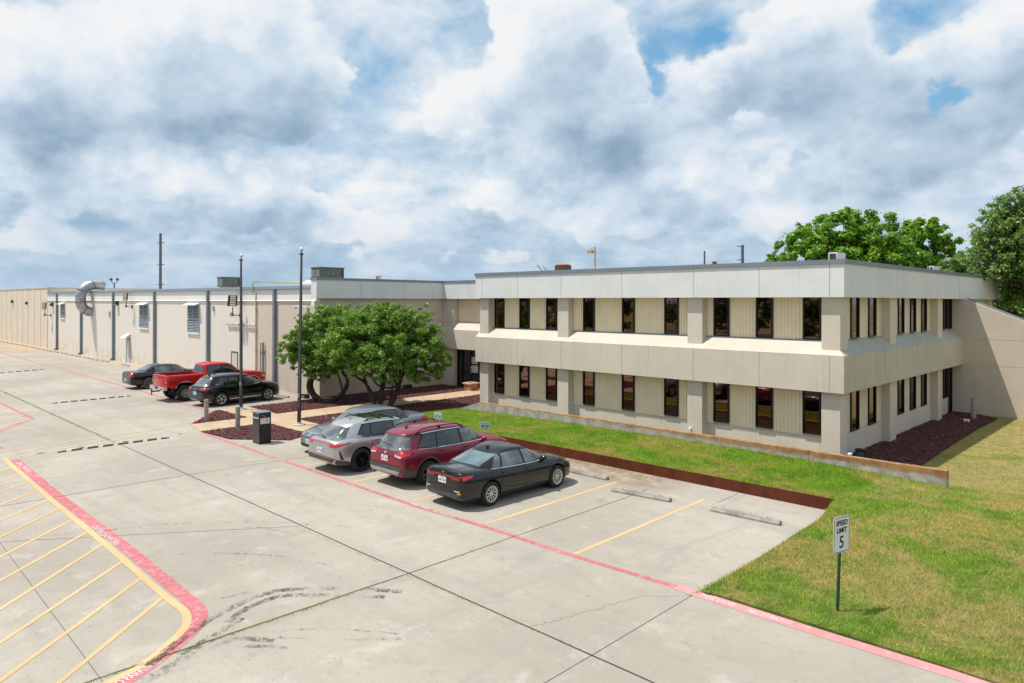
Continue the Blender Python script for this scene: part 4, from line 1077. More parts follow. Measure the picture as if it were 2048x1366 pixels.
    zl = lambda tt: z0 + (z1 - z0)*tt
    def zx(x, tt):
        xc, a, b = outline(tt); u = max(-1, min(1, (x - xc)/a)); return zl(tt) - arc*tt*u*u + g.get('rake', 0)*(x - xc)
    def poly(xa, xb, tt, dz=0.0, kick=0.0, k=10):
        return [(xa + (xb - xa)*i/k, zx(xa + (xb - xa)*i/k, tt) + dz + kick*(i/k)**3) for i in range(k + 1)]
    # windscreen / rear screen
    fr = g.get('wsy', (.80, .86)); tb, tu = g.get('wst', (.10, .93))
    def scr(name, sg, mat, b_t, u_t, kb, ku, ofs=.006, trim=0.0):
        xc, a, b = outline(b_t); yb = b*kb + trim; xc, a, b = outline(u_t); yu = b*ku + trim
        rk = g.get('rake', 0); dz = lambda tt: rk*sg*outline(tt)[1] - arc*tt
        return decal(name, [(-yb, zl(b_t) + dz(b_t) - trim), (yb, zl(b_t) + dz(b_t) - trim)], [(-yu, zl(u_t) + dz(u_t) + trim), (yu, zl(u_t) + dz(u_t) + trim)], 'x', sg, mat, n=20, m=8, off_=ofs)
    def topscreen(name, end, mat, kb, ku, tu_):
        tt = 0.0
        while tt < .8 and zl(tt) - arc*tt + g.get('rake', 0)*outline(tt)[1]*(1 if end else -1) < ft(X_(tt, end)) + .012: tt += .01
        s_ = -1 if end else 1; xb = X_(tt, end) + s_*.03; xu = X_(tu_, end) + s_*.02
        yb = outline(tt)[2]*kb; yu = outline(tu_)[2]*ku
        bow = lambda y, yy: -s_*0.0 - (1 if end else -1)*.06*(y/yy)**2
        return decal(name, [(xb + bow(y, yb), y) for y in [yb*(-1 + k/6) for k in range(13)]], [(xu + bow(y, yu)*.6, y) for y in [yu*(-1 + k/6) for k in range(13)]], 'z', 1, mat, n=20, m=8, off_=.006)
    topscreen('windshield', True, sp.get('glass_front', glass), .84, .88, .95)
    rb, ru, rkb, rku = g.get('rear', (.12, .92, .80, .84))
    if sp['kind'] == 'sedan': topscreen('rear_window', False, gpale, .80, .86, .96)
    else: scr('rear_window', -1, gpale, rb, ru, rkb, rku)
    # side windows
    for s in (1, -1):
        first = True
        b_t, u_t = g.get('swt', (.09, .90))
        segs = sp['side']      # list of (x_front_low, x_front_up, x_rear_low, x_rear_up)
        f0 = segs[0]; fl = segs[-1]
        decal('window_trim', poly(f0[0] + .04, fl[2] - .05, b_t, -.03, g.get('kick', 0)), poly(f0[1] + .05, fl[3] - .05, u_t, .028), 'y', s, sp.get('trimmat', 'car_black_trim'), n=24, m=6, off_=.004)
        if sp.get('chrome'):
            decal('window_moulding', poly(f0[0] + .03, fl[2] - .04, b_t, -.045, g.get('kick', 0)), poly(f0[0] + .03, fl[2] - .04, b_t, -.027, g.get('kick', 0)), 'y', s, 'chrome', n=24, m=1, off_=.007)
        if sp.get('chrome') == 2:
            decal('window_moulding', poly(f0[1] + .05, fl[3] - .05, u_t, .026), poly(f0[1] + .03, fl[3] - .05, u_t, .044), 'y', s, 'chrome', n=24, m=1, off_=.007)
        for i, (fl_, fu, rl, ru_) in enumerate(segs):
            kk = g.get('kick', 0)*(1 if i == len(segs) - 1 else 0)
            decal('side_window', poly(fl_, rl, b_t, 0, kk), poly(fu, ru_, u_t), 'y', s, sp.get('sideglass', [glass]*9)[i], n=14, m=6, off_=.008)
        # door gaps
        for dx0, dx1, zlo, zhi in sp['seams']:
            decal('door_gap', [(dx0 - .009, zlo), (dx0 + .009, zlo)], [(dx1 - .009, zhi), (dx1 + .009, zhi)], 'y', s, 'seam', n=1, m=14, off_=.002)
        decal('door_gap', [(sp['seams'][0][0], sp['seams'][0][2]), (sp['seams'][-1][0], sp['seams'][-1][2])], [(sp['seams'][0][0], sp['seams'][0][2] + .012), (sp['seams'][-1][0], sp['seams'][-1][2] + .012)], 'y', s, 'seam', n=20, m=1, off_=.002)
        # handles
        for hx, hz in sp['handles']:
            h = tree.ray_cast(Vector((hx, s*3, hz)), Vector((0, -s, 0)))
            y = h[0].y + s*.022; m2 = MB(); m2.obox((hx, y, hz), (.10, .014, .014), Matrix.Rotation(.05, 3, 'Y')); m2.obox((hx + .075, y - s*.015, hz), (.012, .015, .012), Matrix.Identity(3)); m2.obox((hx - .075, y - s*.015, hz), (.012, .015, .012), Matrix.Identity(3))
            m2.build('door_handle', sp.get('handlemat', paintm), t, world=False, smooth=40)
        # mirror
        mx, mz = sp['mirror']; h = tree.ray_cast(Vector((mx, s*3, mz)), Vector((0, -s, 0))); y = h[0].y
        m2 = MB(); Mm = Matrix.Rotation(s*.15, 3, 'Z'); ms = sp.get('ms', 1.0)
        prof_ = [(.001, -.1), (.6, -.09), (.9, -.05), (1, 0), (.95, .05), (.7, .085), (.001, .09)]
        Ml = Mm @ Matrix.Rotation(PI/2, 3, 'X')
        c0 = Vector((mx, y + s*.13*ms, mz + .03))
        vs_ = []; 
        m2.lathe([(r*.075*ms, zz*1.05*ms) for r, zz in prof_], c0, Ml @ Matrix.Diagonal((1, 1.05, 1)), 16)
        m2.tube([(mx, y - s*.02, mz - .02), (mx, y + s*.10*ms, mz + .0)], .022, 6)
        mr = m2.build('side_mirror', sp.get('mirrormat', paintm), t, world=False, smooth=50)
    # lights, plates and other pieces
    for d in sp.get('decals', []):
        nm, lo, up, ax, sg, mt = d[:6]; o2 = d[6] if len(d) > 6 else .006; nn_ = d[7] if len(d) > 7 else 12
        sgs = (1, -1) if sg == 'both' else (sg,)
        for s in sgs:
            l2, u2 = lo, up
            if ax == 'y': pass
            if sg == 'both' and ax != 'y' : 
                pass
            decal(nm, l2, u2, ax, s, mt, n=nn_, m=4, off_=o2)
    for d in sp.get('mirrored', []):     # pieces on an end face, mirrored left / right
        nm, lo, up, ax, sg, mt = d[:6]; o2 = d[6] if len(d) > 6 else .006
        for s in (1, -1):
            if ax == 'x': decal(nm, [(s*a_, b_) for a_, b_ in lo], [(s*a_, b_) for a_, b_ in up], ax, sg, mt, n=10, m=4, off_=o2)
            else: decal(nm, [(a_, s*b_) for a_, b_ in lo], [(a_, s*b_) for a_, b_ in up], ax, sg, mt, n=10, m=4, off_=o2)
    # plate with marks
    for px_, pz_, sg in sp.get('plates', []):
        h = tree.ray_cast(Vector((sg*6, px_, pz_)), Vector((-sg, 0, 0))); x = h[0].x + sg*.012
        m2 = MB(); m2.obox((x, px_, pz_), (.008, .155, .078), Matrix.Rotation(sp.get('ptilt', 0), 3, 'Y')); pt = m2.build('license_plate', 'plate_white', t, world=False)
        m2 = MB()
        for k in range(7):
            if k == 3: continue
            yy = px_ - .115 + .038*k; m2.obox((x + sg*.009, yy, pz_ - .008), (.002, .011, .026), Matrix.Identity(3))
        m2.obox((x + sg*.009, px_, pz_ + .055), (.002, .06, .008), Matrix.Identity(3)); m2.build('plate_characters', 'plate_ink', pt, world=False)
    # arch trims
    if 'archtrim' in sp:
        r1 = R*sp.get('arch', 1.16)*.985; r2 = r1 + sp['archtrim'][0]; zc = R + sp.get('archz', .015)
        for ax in sp['axles']:
            for s in (1, -1):
                a = [(ax + r1*math.cos(q), zc + r1*math.sin(q)) for q in [(-.32 + (PI + .64)*k/20) for k in range(21)]]
                b = [(ax + r2*math.cos(q), zc + r2*math.sin(q)) for q in [(-.32 + (PI + .64)*k/20) for k in range(21)]]
                decal('arch_trim', a, b, 'y', s, sp['archtrim'][1], n=30, m=3, off_=.012)
    # wheels
    ty, rm, bk = wheel_mesh(R, sp['tw'], sp['rimR'], sp['spokes'], sp['style'])
    tm = ty.build('w', sp.get('tyremat', 'tyre'), mesh_only=True, smooth=35); rmm = rm.build('r', sp['rimmat'], mesh_only=True, smooth=35); bkm = bk.build('b', 'rim_black' if sp['style'] != 'cap' else 'arch_black', mesh_only=True, smooth=35)
    for ax in sp['axles']:
        for s in (1, -1):
            wo = bpy.data.objects.new('wheel', tm); COL.objects.link(wo); wo.parent = t; wo.location = (ax, s*(wy), R); wo.rotation_euler = (0, rnd.uniform(0, 2), 0 if s > 0 else PI)
            for mm, nm in ((rmm, 'rim'), (bkm, 'brake_disc')):
                ro = bpy.data.objects.new(nm, mm); COL.objects.link(ro); ro.parent = wo
    # underbody
    m2 = MB(); m2.box(sp['axles'][1] - .3, sp['axles'][0] + .3, -wy + .2, wy - .2, R*.55, R*1.1); m2.build('underbody', 'arch_black', t, world=False)
    if 'fin' in sp:
        x = sp['fin']; h = tree.ray_cast(Vector((x, 0, 4)), Vector((0, 0, -1))); z = h[0].z
        m2 = MB(); m2.add([(x - .09, -.022, z - .01), (x - .09, .022, z - .01), (x + .09, .02, z - .01), (x + .09, -.02, z - .01), (x - .075, -.006, z + .065), (x - .075, .006, z + .065), (x - .03, .004, z + .055), (x - .03, -.004, z + .055)], [(0, 3, 2, 1), (4, 5, 6, 7), (0, 1, 5, 4), (1, 2, 6, 5), (2, 3, 7, 6), (3, 0, 4, 7)]); m2.build('antenna', sp.get('finmat', paintm), t, world=False)
    if 'rails' in sp:
        xa, xb, yy, mt, hh = sp['rails']
        for s in (1, -1):
            P = []
            for k in range(13):
                x = xa + (xb - xa)*k/12; h = tree.ray_cast(Vector((x, s*yy, 4)), Vector((0, 0, -1))); P.append((x, s*yy, h[0].z + hh*min(1, min(k, 12 - k)/1.5)))
            m2 = MB(); m2.tube(P, .018, 8)
            for k in (1, 6, 11): m2.box(P[k][0] - .05, P[k][0] + .05, s*yy - .016, s*yy + .016, P[k][2] - hh - .02, P[k][2])
            m2.build('roof_rail', mt, t, world=False, smooth=40)
    return t, decal, tree
U = 'both'
def sedan_base(**k):
    d = dict(kind='sedan', cat='car', R=.325, tw=.215, rimR=.215, track=1.60)
    d.update(k); return d
# black sedan, nearest
kia = sedan_base(label='black sedan nearest the camera, beside the empty stall and wheel stop', paint='paint_black', pos=(-14.64, 14.60), rz=PI/2,
  w=[(-2.32, .60), (-2.28, .71), (-2.15, .81), (-1.9, .865), (-1.35, .895), (0, .90), (1.3, .89), (1.75, .855), (2.08, .76), (2.26, .60), (2.32, .44)],
  top=[(-2.32, .60), (-2.295, .82), (-2.26, 1.005), (-2.12, 1.045), (-1.6, 1.05), (-.9, .99), (1.0, .985), (1.45, .93), (1.9, .82), (2.2, .70), (2.32, .56)],
  sh=[(-2.32, .56), (-2.295, .76), (-2.26, .93), (-2.1, .965), (-1.3, .945), (0, .90), (1.0, .875), (1.5, .83), (1.9, .74), (2.2, .62), (2.32, .5)],
  bot=[(-2.32, .33), (-2.2, .24), (-1.8, .19), (0, .17), (1.8, .19), (2.2, .20), (2.32, .26)],
  axles=(1.36, -1.34), gh=dict(xf=(1.24, .42), xr=(-2.12, -.80), hw=(.825, .60), z0=.88, z1=1.365, crown=.065, n=4.4, taper=.10, rake=-.004, easer=1.35, ease=1.2, arc=.105, rear=(.20, .93, .80, .86), kick=.05, swt=(.14, .88)),
  side=[(.93, .50, .06, .02), (-.02, -.05, -.86, -.72), (-.93, -.79, -1.20, -.92)],
  sideglass=['car_glass_pale', 'car_glass_grey', 'car_glass_grey'], glass_rear='car_glass_pale', chrome=1, fin=-.62,
  seams=[(.98, .98, .25, .86), (.03, .02, .25, .90), (-.98, -.90, .45, .92)], handles=[(.15, .79), (-.80, .82)], mirror=(.82, .93),
  rimmat='rim_cream', spokes=10, style='cap', rimR=.215, plates=[(0, .74, -1)],
  decals=[('tail_light', [(-.66, .852), (.66, .852)], [(-.66, .875), (.66, .875)], 'x', -1, 'light_red', .008, 20),
          ('bumper_trim', [(-.62, .34), (.62, .34)], [(-.70, .44), (.70, .44)], 'x', -1, 'car_grey_trim', .008, 20),
          ('trunk_gap', [(-.60, .585), (.60, .585)], [(-.60, .595), (.60, .595)], 'x', -1, 'seam', .004, 20),
          ('badge', [(-.055, .925), (.055, .925)], [(-.055, .96), (.055, .96)], 'x', -1, 'chrome', .012, 8),
          ('trunk_lip', [(-.66, .985), (.66, .985)], [(-.62, .999), (.62, .999)], 'x', -1, 'car_black_trim', .012, 20),
          ('grille', [(-.45, .56), (.45, .56)], [(-.5, .64), (.5, .64)], 'x', 1, 'car_black_trim', .01, 12)],
  mirrored=[('tail_light', [(.34, .79), (.68, .80)], [(.34, .87), (.69, .90)], 'x', -1, 'light_dark_red', .010), ('reflector', [(.50, .50), (.68, .50)], [(.48, .53), (.68, .53)], 'x', -1, 'chrome', .010), ('reflector', [(.62, .44), (.70, .44)], [(.60, .48), (.71, .48)], 'x', -1, 'light_amber', .012), ('headlight', [(.42, .60), (.66, .62)], [(.42, .68), (.70, .70)], 'x', 1, 'light_clear')])
kia['decals'] += [('tail_light', [(-2.24, .80), (-1.98, .87)], [(-2.24, .90), (-1.92, .915)], 'y', U, 'light_red', .008), ('headlight', [(1.95, .66), (2.2, .60)], [(1.80, .745), (2.18, .69)], 'y', U, 'light_clear', .008), ('turn_light', [(2.03, .64), (2.16, .61)], [(2.03, .67), (2.16, .64)], 'y', U, 'light_amber', .011)]
car(kia)
# maroon SUV
suvprof = [(.74, 0, 'b'), (.90, .02, 'b'), (.955, .10, 's'), (.98, .22, 's'), (.995, .38, 's'), (1.0, .52, 's'), (.998, .66, 's'), (.985, .78, 's'), (.965, .90, 's'), (.92, 1.0, 's'), (.82, .40, 't'), (.64, .70, 't'), (.42, .88, 't'), (.2, .97, 't')]
rav = dict(kind='suv', cat='car', label='maroon SUV with black roof rails between the silver SUV and the black sedan', paint='paint_maroon', pos=(-17.55, 14.78), rz=PI/2, prof=suvprof,
  w=[(-2.30, .66), (-2.26, .78), (-2.12, .86), (-1.8, .905), (-1.3, .925), (0, .915), (1.3, .92), (1.75, .89), (2.08, .80), (2.24, .66), (2.30, .48)],
  top=[(-2.30, .68), (-2.27, .92), (-2.20, 1.10), (-2.1, 1.16), (-1.6, 1.18), (-.9, 1.12), (1.0, 1.15), (1.45, 1.11), (1.95, 1.02), (2.18, .90), (2.30, .68)],
  sh=[(-2.30, .62), (-2.27, .86), (-2.20, 1.03), (-1.5, 1.08), (0, 1.04), (1.0, 1.03), (1.5, 1.0), (1.95, .92), (2.18, .80), (2.30, .6)],
  bot=[(-2.30, .42), (-2.15, .32), (-1.8, .27), (0, .24), (1.8, .26), (2.15, .28), (2.30, .38)],
  axles=(1.36, -1.33), R=.365, tw=.225, rimR=.235, track=1.62, arch=1.17, archtrim=(.07, 'car_grey_trim'),
  gh=dict(xf=(1.28, .52), xr=(-2.16, -1.96), hw=(.835, .635), z0=1.04, z1=1.58, crown=.095, n=5.2, taper=.07, arc=.06, rake=.006, easer=1.5, rear=(.10, .90, .86, .86), kick=.05, swt=(.10, .86)),
  side=[(1.02, .46, .08, .06), (.0, -.02, -.92, -.86), (-.97, -.90, -1.62, -1.36)], glass_rear='car_glass_grey', fin=-1.45, rails=(-1.75, .35, .60, 'car_black_trim', .075), chrome=2,
  sideglass=['car_glass_grey', 'car_glass', 'car_glass'],
  seams=[(1.02, 1.02, .40, 1.0), (.05, .04, .40, 1.04), (-.98, -.98, .55, 1.06)], handles=[(.20, .96), (-.80, .98)], mirror=(.92, 1.07), rimmat='rim_grey', spokes=5, style='double', plates=[(0, .84, -1)],
  decals=[('bumper_cladding', [(-.74, .53), (.74, .53)], [(-.80, .66), (.80, .66)], 'x', -1, 'car_grey_trim', .015, 20), ('bumper_cover', [(-.66, .40), (.66, .40)], [(-.74, .53), (.74, .53)], 'x', -1, 'car_silver_trim', .017, 20),
          ('sill_cladding', [(-.98, .27), (.98, .27)], [(-.98, .42), (.98, .42)], 'y', U, 'car_grey_trim', .012, 24), ('bumper_cladding', [(-2.2, .34), (-1.74, .34)], [(-2.2, .62), (-1.80, .50)], 'y', U, 'car_grey_trim', .012, 10),
          ('tail_light', [(-2.24, .93), (-2.02, .97)], [(-2.24, 1.04), (-1.93, 1.03)], 'y', U, 'light_red', .010), ('light_trim', [(-2.02, .96), (-1.86, 1.0)], [(-1.93, 1.04), (-1.84, 1.03)], 'y', U, 'car_black_trim', .009),
          ('pillar_trim', [(-2.02, 1.42), (-1.30, 1.50)], [(-2.0, 1.50), (-1.25, 1.54)], 'y', U, 'car_black_trim', .006),
          ('tail_gate_gap', [(-.72, .675), (.72, .675)], [(-.72, .685), (.72, .685)], 'x', -1, 'seam', .004, 20), ('badge', [(-.05, .97), (.05, .97)], [(-.05, 1.03), (.05, 1.03)], 'x', -1, 'chrome', .014, 8),
          ('hood_gap', [(1.15, -.72), (2.1, -.55)], [(1.15, -.71), (2.1, -.54)], 'z', 1, 'seam', .003, 16)],
  mirrored=[('tail_light', [(.44, 1.00), (.80, .93)], [(.44, 1.04), (.80, 1.04)], 'x', -1, 'light_red', .010), ('reverse_light', [(.46, .93), (.74, .90)], [(.46, .985), (.76, .95)], 'x', -1, 'light_clear', .012), ('headlight', [(.5, .84), (.76, .84)], [(.5, .92), (.78, .93)], 'x', 1, 'light_clear')])
t_, dec, tr = car(rav)
def spoiler(t, x, hw, z, mat, d=.22):
    m2 = MB(); m2.add([(x + d, -hw, z + .02), (x + d, hw, z + .02), (x - .05, hw*.9, z - .03), (x - .05, -hw*.9, z - .03), (x + d, -hw, z - .03), (x + d, hw, z - .03), (x - .04, hw*.9, z - .055), (x - .04, -hw*.9, z - .055)], [(0, 1, 2, 3), (7, 6, 5, 4), (2, 6, 7, 3), (1, 5, 6, 2), (3, 7, 4, 0)]); return m2.build('spoiler', mat, t, world=False, smooth=50)

m2 = MB(); m2.tube([(-2.22, -.15, 1.235), (-2.19, .22, 1.265)], .014, 6); m2.build('rear_wiper', 'car_black_trim', t_, world=False)
m2 = MB()
for s in (1, -1): m2.tube([(-2.30, s*.55, .36), (-2.0, s*.55, .36)], .032, 10)
m2.build('exhaust_pipe', 'dark_metal', t_, world=False)
# silver SUV
nx = dict(kind='suv', cat='car', label='silver SUV with black wheels and glass roof in front of the grey sedan', paint='paint_silver', pos=(-20.42, 14.34), rz=PI/2, prof=suvprof,
  w=[(-2.33, .64), (-2.28, .77), (-2.12, .87), (-1.75, .925), (-1.3, .935), (-.4, .905), (.6, .905), (1.35, .92), (1.8, .88), (2.12, .76), (2.27, .60), (2.33, .42)],
  top=[(-2.33, .66), (-2.30, .90), (-2.24, 1.05), (-2.1, 1.10), (-1.6, 1.14), (-.9, 1.08), (1.0, 1.10), (1.5, 1.05), (2.0, .95), (2.22, .82), (2.33, .62)],
  sh=[(-2.33, .60), (-2.30, .84), (-2.24, .98), (-1.5, 1.05), (0, 1.0), (1.0, .99), (1.5, .95), (2.0, .86), (2.22, .72), (2.33, .55)],
  bot=[(-2.33, .40), (-2.18, .30), (-1.8, .25), (0, .22), (1.8, .24), (2.2, .25), (2.33, .32)],
  axles=(1.35, -1.34), R=.375, tw=.235, rimR=.265, track=1.64, arch=1.12,
  gh=dict(xf=(1.24, .50), xr=(-2.14, -1.62), hw=(.83, .625), z0=1.0, z1=1.565, crown=.05, arc=.09, n=5.6, taper=.10, rake=.0, easer=1.35, rear=(.14, .88, .84, .84), kick=.12, swt=(.12, .84)),
  side=[(.95, .46, .06, .04), (.0, -.02, -.90, -.84), (-.94, -.88, -1.36, -1.12)], glass_rear='car_glass_grey', glass_front='car_glass_pale', fin=-1.15, rails=(-1.05, .15, .58, 'car_black_trim', .035), chrome=2,
  sideglass=['car_glass_pale', 'car_glass', 'car_glass'],
  seams=[(.98, .98, .36, .95), (.03, .02, .36, .98), (-.98, -.92, .5, 1.0)], handles=[(.18, .92), (-.76, .95)], mirror=(.85, 1.03), rimmat='rim_black', spokes=5, style='double', plates=[(0, .72, -1)], handlemat='chrome',
  decals=[('tail_light', [(-.80, .955), (.80, .955)], [(-.80, .985), (.80, .985)], 'x', -1, 'light_red', .010, 24), ('bumper_cladding', [(-.70, .40), (.70, .40)], [(-.80, .53), (.80, .53)], 'x', -1, 'car_grey_trim', .012, 20),
          ('tail_light', [(-2.27, .86), (-1.98, .93)], [(-2.27, .96), (-1.80, .99)], 'y', U, 'light_red', .010), ('light_trim', [(-1.98, .925), (-1.72, .985)], [(-1.80, .995), (-1.70, .995)], 'y', U, 'car_black_trim', .011),
          ('sill_cladding', [(-.95, .25), (.95, .25)], [(-.95, .33), (.95, .33)], 'y', U, 'car_black_trim', .010, 24), ('bumper_cladding', [(-2.24, .33), (-1.76, .32)], [(-2.24, .50), (-1.80, .40)], 'y', U, 'car_grey_trim', .012, 10),
          ('bumper_vent', [(-2.10, .50), (-1.98, .46)], [(-2.16, .76), (-2.13, .77)], 'y', U, 'car_black_trim', .008, 4), ('diffuser_strip', [(-.62, .395), (.62, .395)], [(-.66, .42), (.66, .42)], 'x', -1, 'chrome', .018, 20), ('tail_gate_gap', [(-.60, .56), (.60, .56)], [(-.60, .57), (.60, .57)], 'x', -1, 'seam', .004, 20),
          ('sunroof', [(-.85, -.48), (-.85, .48)], [(.22, -.46), (.22, .46)], 'z', 1, 'car_glass', .006, 12)],
  mirrored=[('tail_light', [(.52, .88), (.82, .86)], [(.50, .955), (.82, .955)], 'x', -1, 'light_red', .012), ('reflector', [(.50, .535), (.72, .53)], [(.50, .55), (.72, .55)], 'x', -1, 'light_red', .014), ('headlight', [(.46, .76), (.74, .78)], [(.46, .84), (.76, .88)], 'x', 1, 'light_clear')])
t_, dec, tr = car(nx)
pass
m2 = MB(); m2.tube([(-2.16, -.05, 1.12), (-2.12, .28, 1.15)], .014, 6); m2.build('rear_wiper', 'car_black_trim', t_, world=False)
# grey sedan facing out
acc = sedan_base(label='grey sedan parked nose out, farthest from the camera in the near row', paint='paint_grey', pos=(-23.05, 15.55), rz=-PI/2,
  w=[(-2.46, .60), (-2.42, .74), (-2.28, .83), (-2.0, .89), (-1.4, .92), (0, .925), (1.4, .915), (1.85, .88), (2.2, .79), (2.40, .62), (2.46, .45)],
  top=[(-2.46, .62), (-2.43, .84), (-2.38, 1.01), (-2.22, 1.05), (-1.7, 1.06), (-.9, 1.01), (1.05, 1.0), (1.5, .95), (2.0, .85), (2.33, .74), (2.46, .58)],
  sh=[(-2.46, .57), (-2.43, .78), (-2.38, .94), (-2.2, .975), (-1.3, .96), (0, .92), (1.05, .90), (1.6, .86), (2.0, .78), (2.33, .65), (2.46, .5)],
  bot=[(-2.46, .34), (-2.3, .25), (-1.8, .20), (0, .18), (1.9, .20), (2.3, .20), (2.46, .26)],
  axles=(1.45, -1.35), track=1.64, gh=dict(xf=(1.30, .60), xr=(-1.98, -1.20), hw=(.83, .62), z0=.90, z1=1.42, crown=.055, arc=.10, n=5.4, taper=.09, rear=(.20, .93, .80, .86), kick=.03, swt=(.12, .88)),
  side=[(1.02, .58, .14, .10), (.08, .04, -.88, -.86), (-.93, -.90, -1.40, -1.22)], glass_front='car_glass_pale', glass='car_glass', chrome=2,
  seams=[(1.05, 1.05, .28, .9), (.11, .10, .28, .93), (-.95, -.92, .45, .95)], handles=[(.25, .84), (-.75, .86)], mirror=(.9, .96), rimmat='rim_silver', spokes=10, style='cap', plates=[(0, .47, 1), (0, .78, -1)],
  decals=[('grille', [(-.46, .60), (.46, .60)], [(-.42, .75), (.42, .75)], 'x', 1, 'car_black_trim', .008, 16), ('grille_bar', [(-.45, .625), (.45, .625)], [(-.45, .645), (.45, .645)], 'x', 1, 'chrome', .014, 16),
          ('grille_bar', [(-.44, .665), (.44, .665)], [(-.44, .683), (.44, .683)], 'x', 1, 'chrome', .014, 16), ('grille_bar', [(-.43, .70), (.43, .70)], [(-.43, .716), (.43, .716)], 'x', 1, 'chrome', .014, 16), ('grille_bar', [(-.42, .735), (.42, .735)], [(-.40, .765), (.40, .765)], 'x', 1, 'chrome', .014, 16),
          ('badge', [(-.07, .63), (.07, .63)], [(-.09, .73), (.09, .73)], 'x', 1, 'chrome', .02, 6), ('lower_grille', [(-.55, .27), (.55, .27)], [(-.6, .38), (.6, .38)], 'x', 1, 'car_black_trim', .008, 16),
          ('headlight', [(2.02, .66), (2.36, .60)], [(1.92, .77), (2.33, .71)], 'y', U, 'light_clear', .008), ('tail_light', [(-2.38, .80), (-2.08, .84)], [(-2.36, .97), (-2.0, .94)], 'y', U, 'light_red', .008)],
  mirrored=[('headlight', [(.50, .61), (.72, .64)], [(.47, .72), (.80, .74)], 'x', 1, 'light_clear'), ('tail_light', [(.48, .80), (.74, .80)], [(.46, .93), (.76, .94)], 'x', -1, 'light_red')])
car(acc)
# black SUV
eq = dict(kind='suv', cat='car', label='black SUV parked beside the red pickup truck, nearest the entrance beds', paint='paint_black_suv', pos=(-37.88, 17.18), rz=PI/2 + .10, prof=suvprof,
  w=[(-2.32, .64), (-2.28, .77), (-2.14, .86), (-1.8, .90), (-1.3, .92), (0, .91), (1.3, .915), (1.75, .88), (2.1, .78), (2.26, .62), (2.32, .45)],
  top=[(-2.32, .66), (-2.29, .90), (-2.22, 1.05), (-2.1, 1.11), (-1.6, 1.14), (-.9, 1.08), (1.0, 1.11), (1.5, 1.06), (2.0, .97), (2.2, .86), (2.32, .66)],
  sh=[(-2.32, .60), (-2.29, .84), (-2.22, .98), (-1.5, 1.05), (0, 1.0), (1.0, 1.0), (1.5, .96), (2.0, .88), (2.2, .76), (2.32, .58)],
  bot=[(-2.32, .40), (-2.15, .30), (-1.8, .24), (0, .22), (1.8, .24), (2.2, .25), (2.32, .34)],
  axles=(1.38, -1.35), R=.36, tw=.225, rimR=.24, track=1.62,
  gh=dict(xf=(1.25, .45), xr=(-2.14, -1.72), hw=(.83, .63), z0=1.0, z1=1.53, crown=.085, n=6, taper=.07, easer=1.4, rear=(.12, .88, .84, .84), kick=.10, swt=(.12, .84), mat='paint_black_suv'),
  side=[(1.0, .42, .06, .04), (.0, -.02, -.92, -.82), (-1.02, -.90, -1.55, -1.25)], glass_rear='car_glass_grey', fin=-1.5, sideglass=['car_glass_grey', 'car_glass', 'car_glass'], chrome=1,
  seams=[(.98, .98, .38, .96), (.03, .02, .38, .99), (-.98, -.95, .5, 1.0)], handles=[(.18, .93), (-.78, .95)], mirror=(.88, 1.03), rimmat='rim_silver', spokes=5, style='double', plates=[(0, .70, -1)],
  decals=[('bumper_cladding', [(-.72, .40), (.72, .40)], [(-.8, .58), (.8, .58)], 'x', -1, 'car_grey_trim', .012, 20), ('badge', [(-.07, .89), (.07, .89)], [(-.07, .93), (.07, .93)], 'x', -1, 'lamp_yellow', .014, 6),
          ('tail_light', [(-2.27, .87), (-1.98, .93)], [(-2.26, .99), (-1.92, .99)], 'y', U, 'light_red', .010), ('sill_cladding', [(-.95, .25), (.95, .25)], [(-.95, .36), (.95, .36)], 'y', U, 'car_grey_trim', .010, 24), ('sill_moulding', [(-.95, .335), (.95, .335)], [(-.95, .36), (.95, .36)], 'y', U, 'chrome', .014, 24),
          ('bumper_cladding', [(-2.24, .33), (-1.78, .32)], [(-2.24, .56), (-1.80, .44)], 'y', U, 'car_grey_trim', .012, 10), ('side_reflector', [(1.95, .60), (2.08, .60)], [(1.95, .63), (2.08, .63)], 'y', U, 'light_red', .008, 4)],
  mirrored=[('tail_light', [(.42, .90), (.80, .88)], [(.42, .97), (.80, .98)], 'x', -1, 'light_red', .010), ('headlight', [(.46, .80), (.74, .82)], [(.46, .86), (.76, .90)], 'x', 1, 'light_clear')])
t_, dec, tr = car(eq)
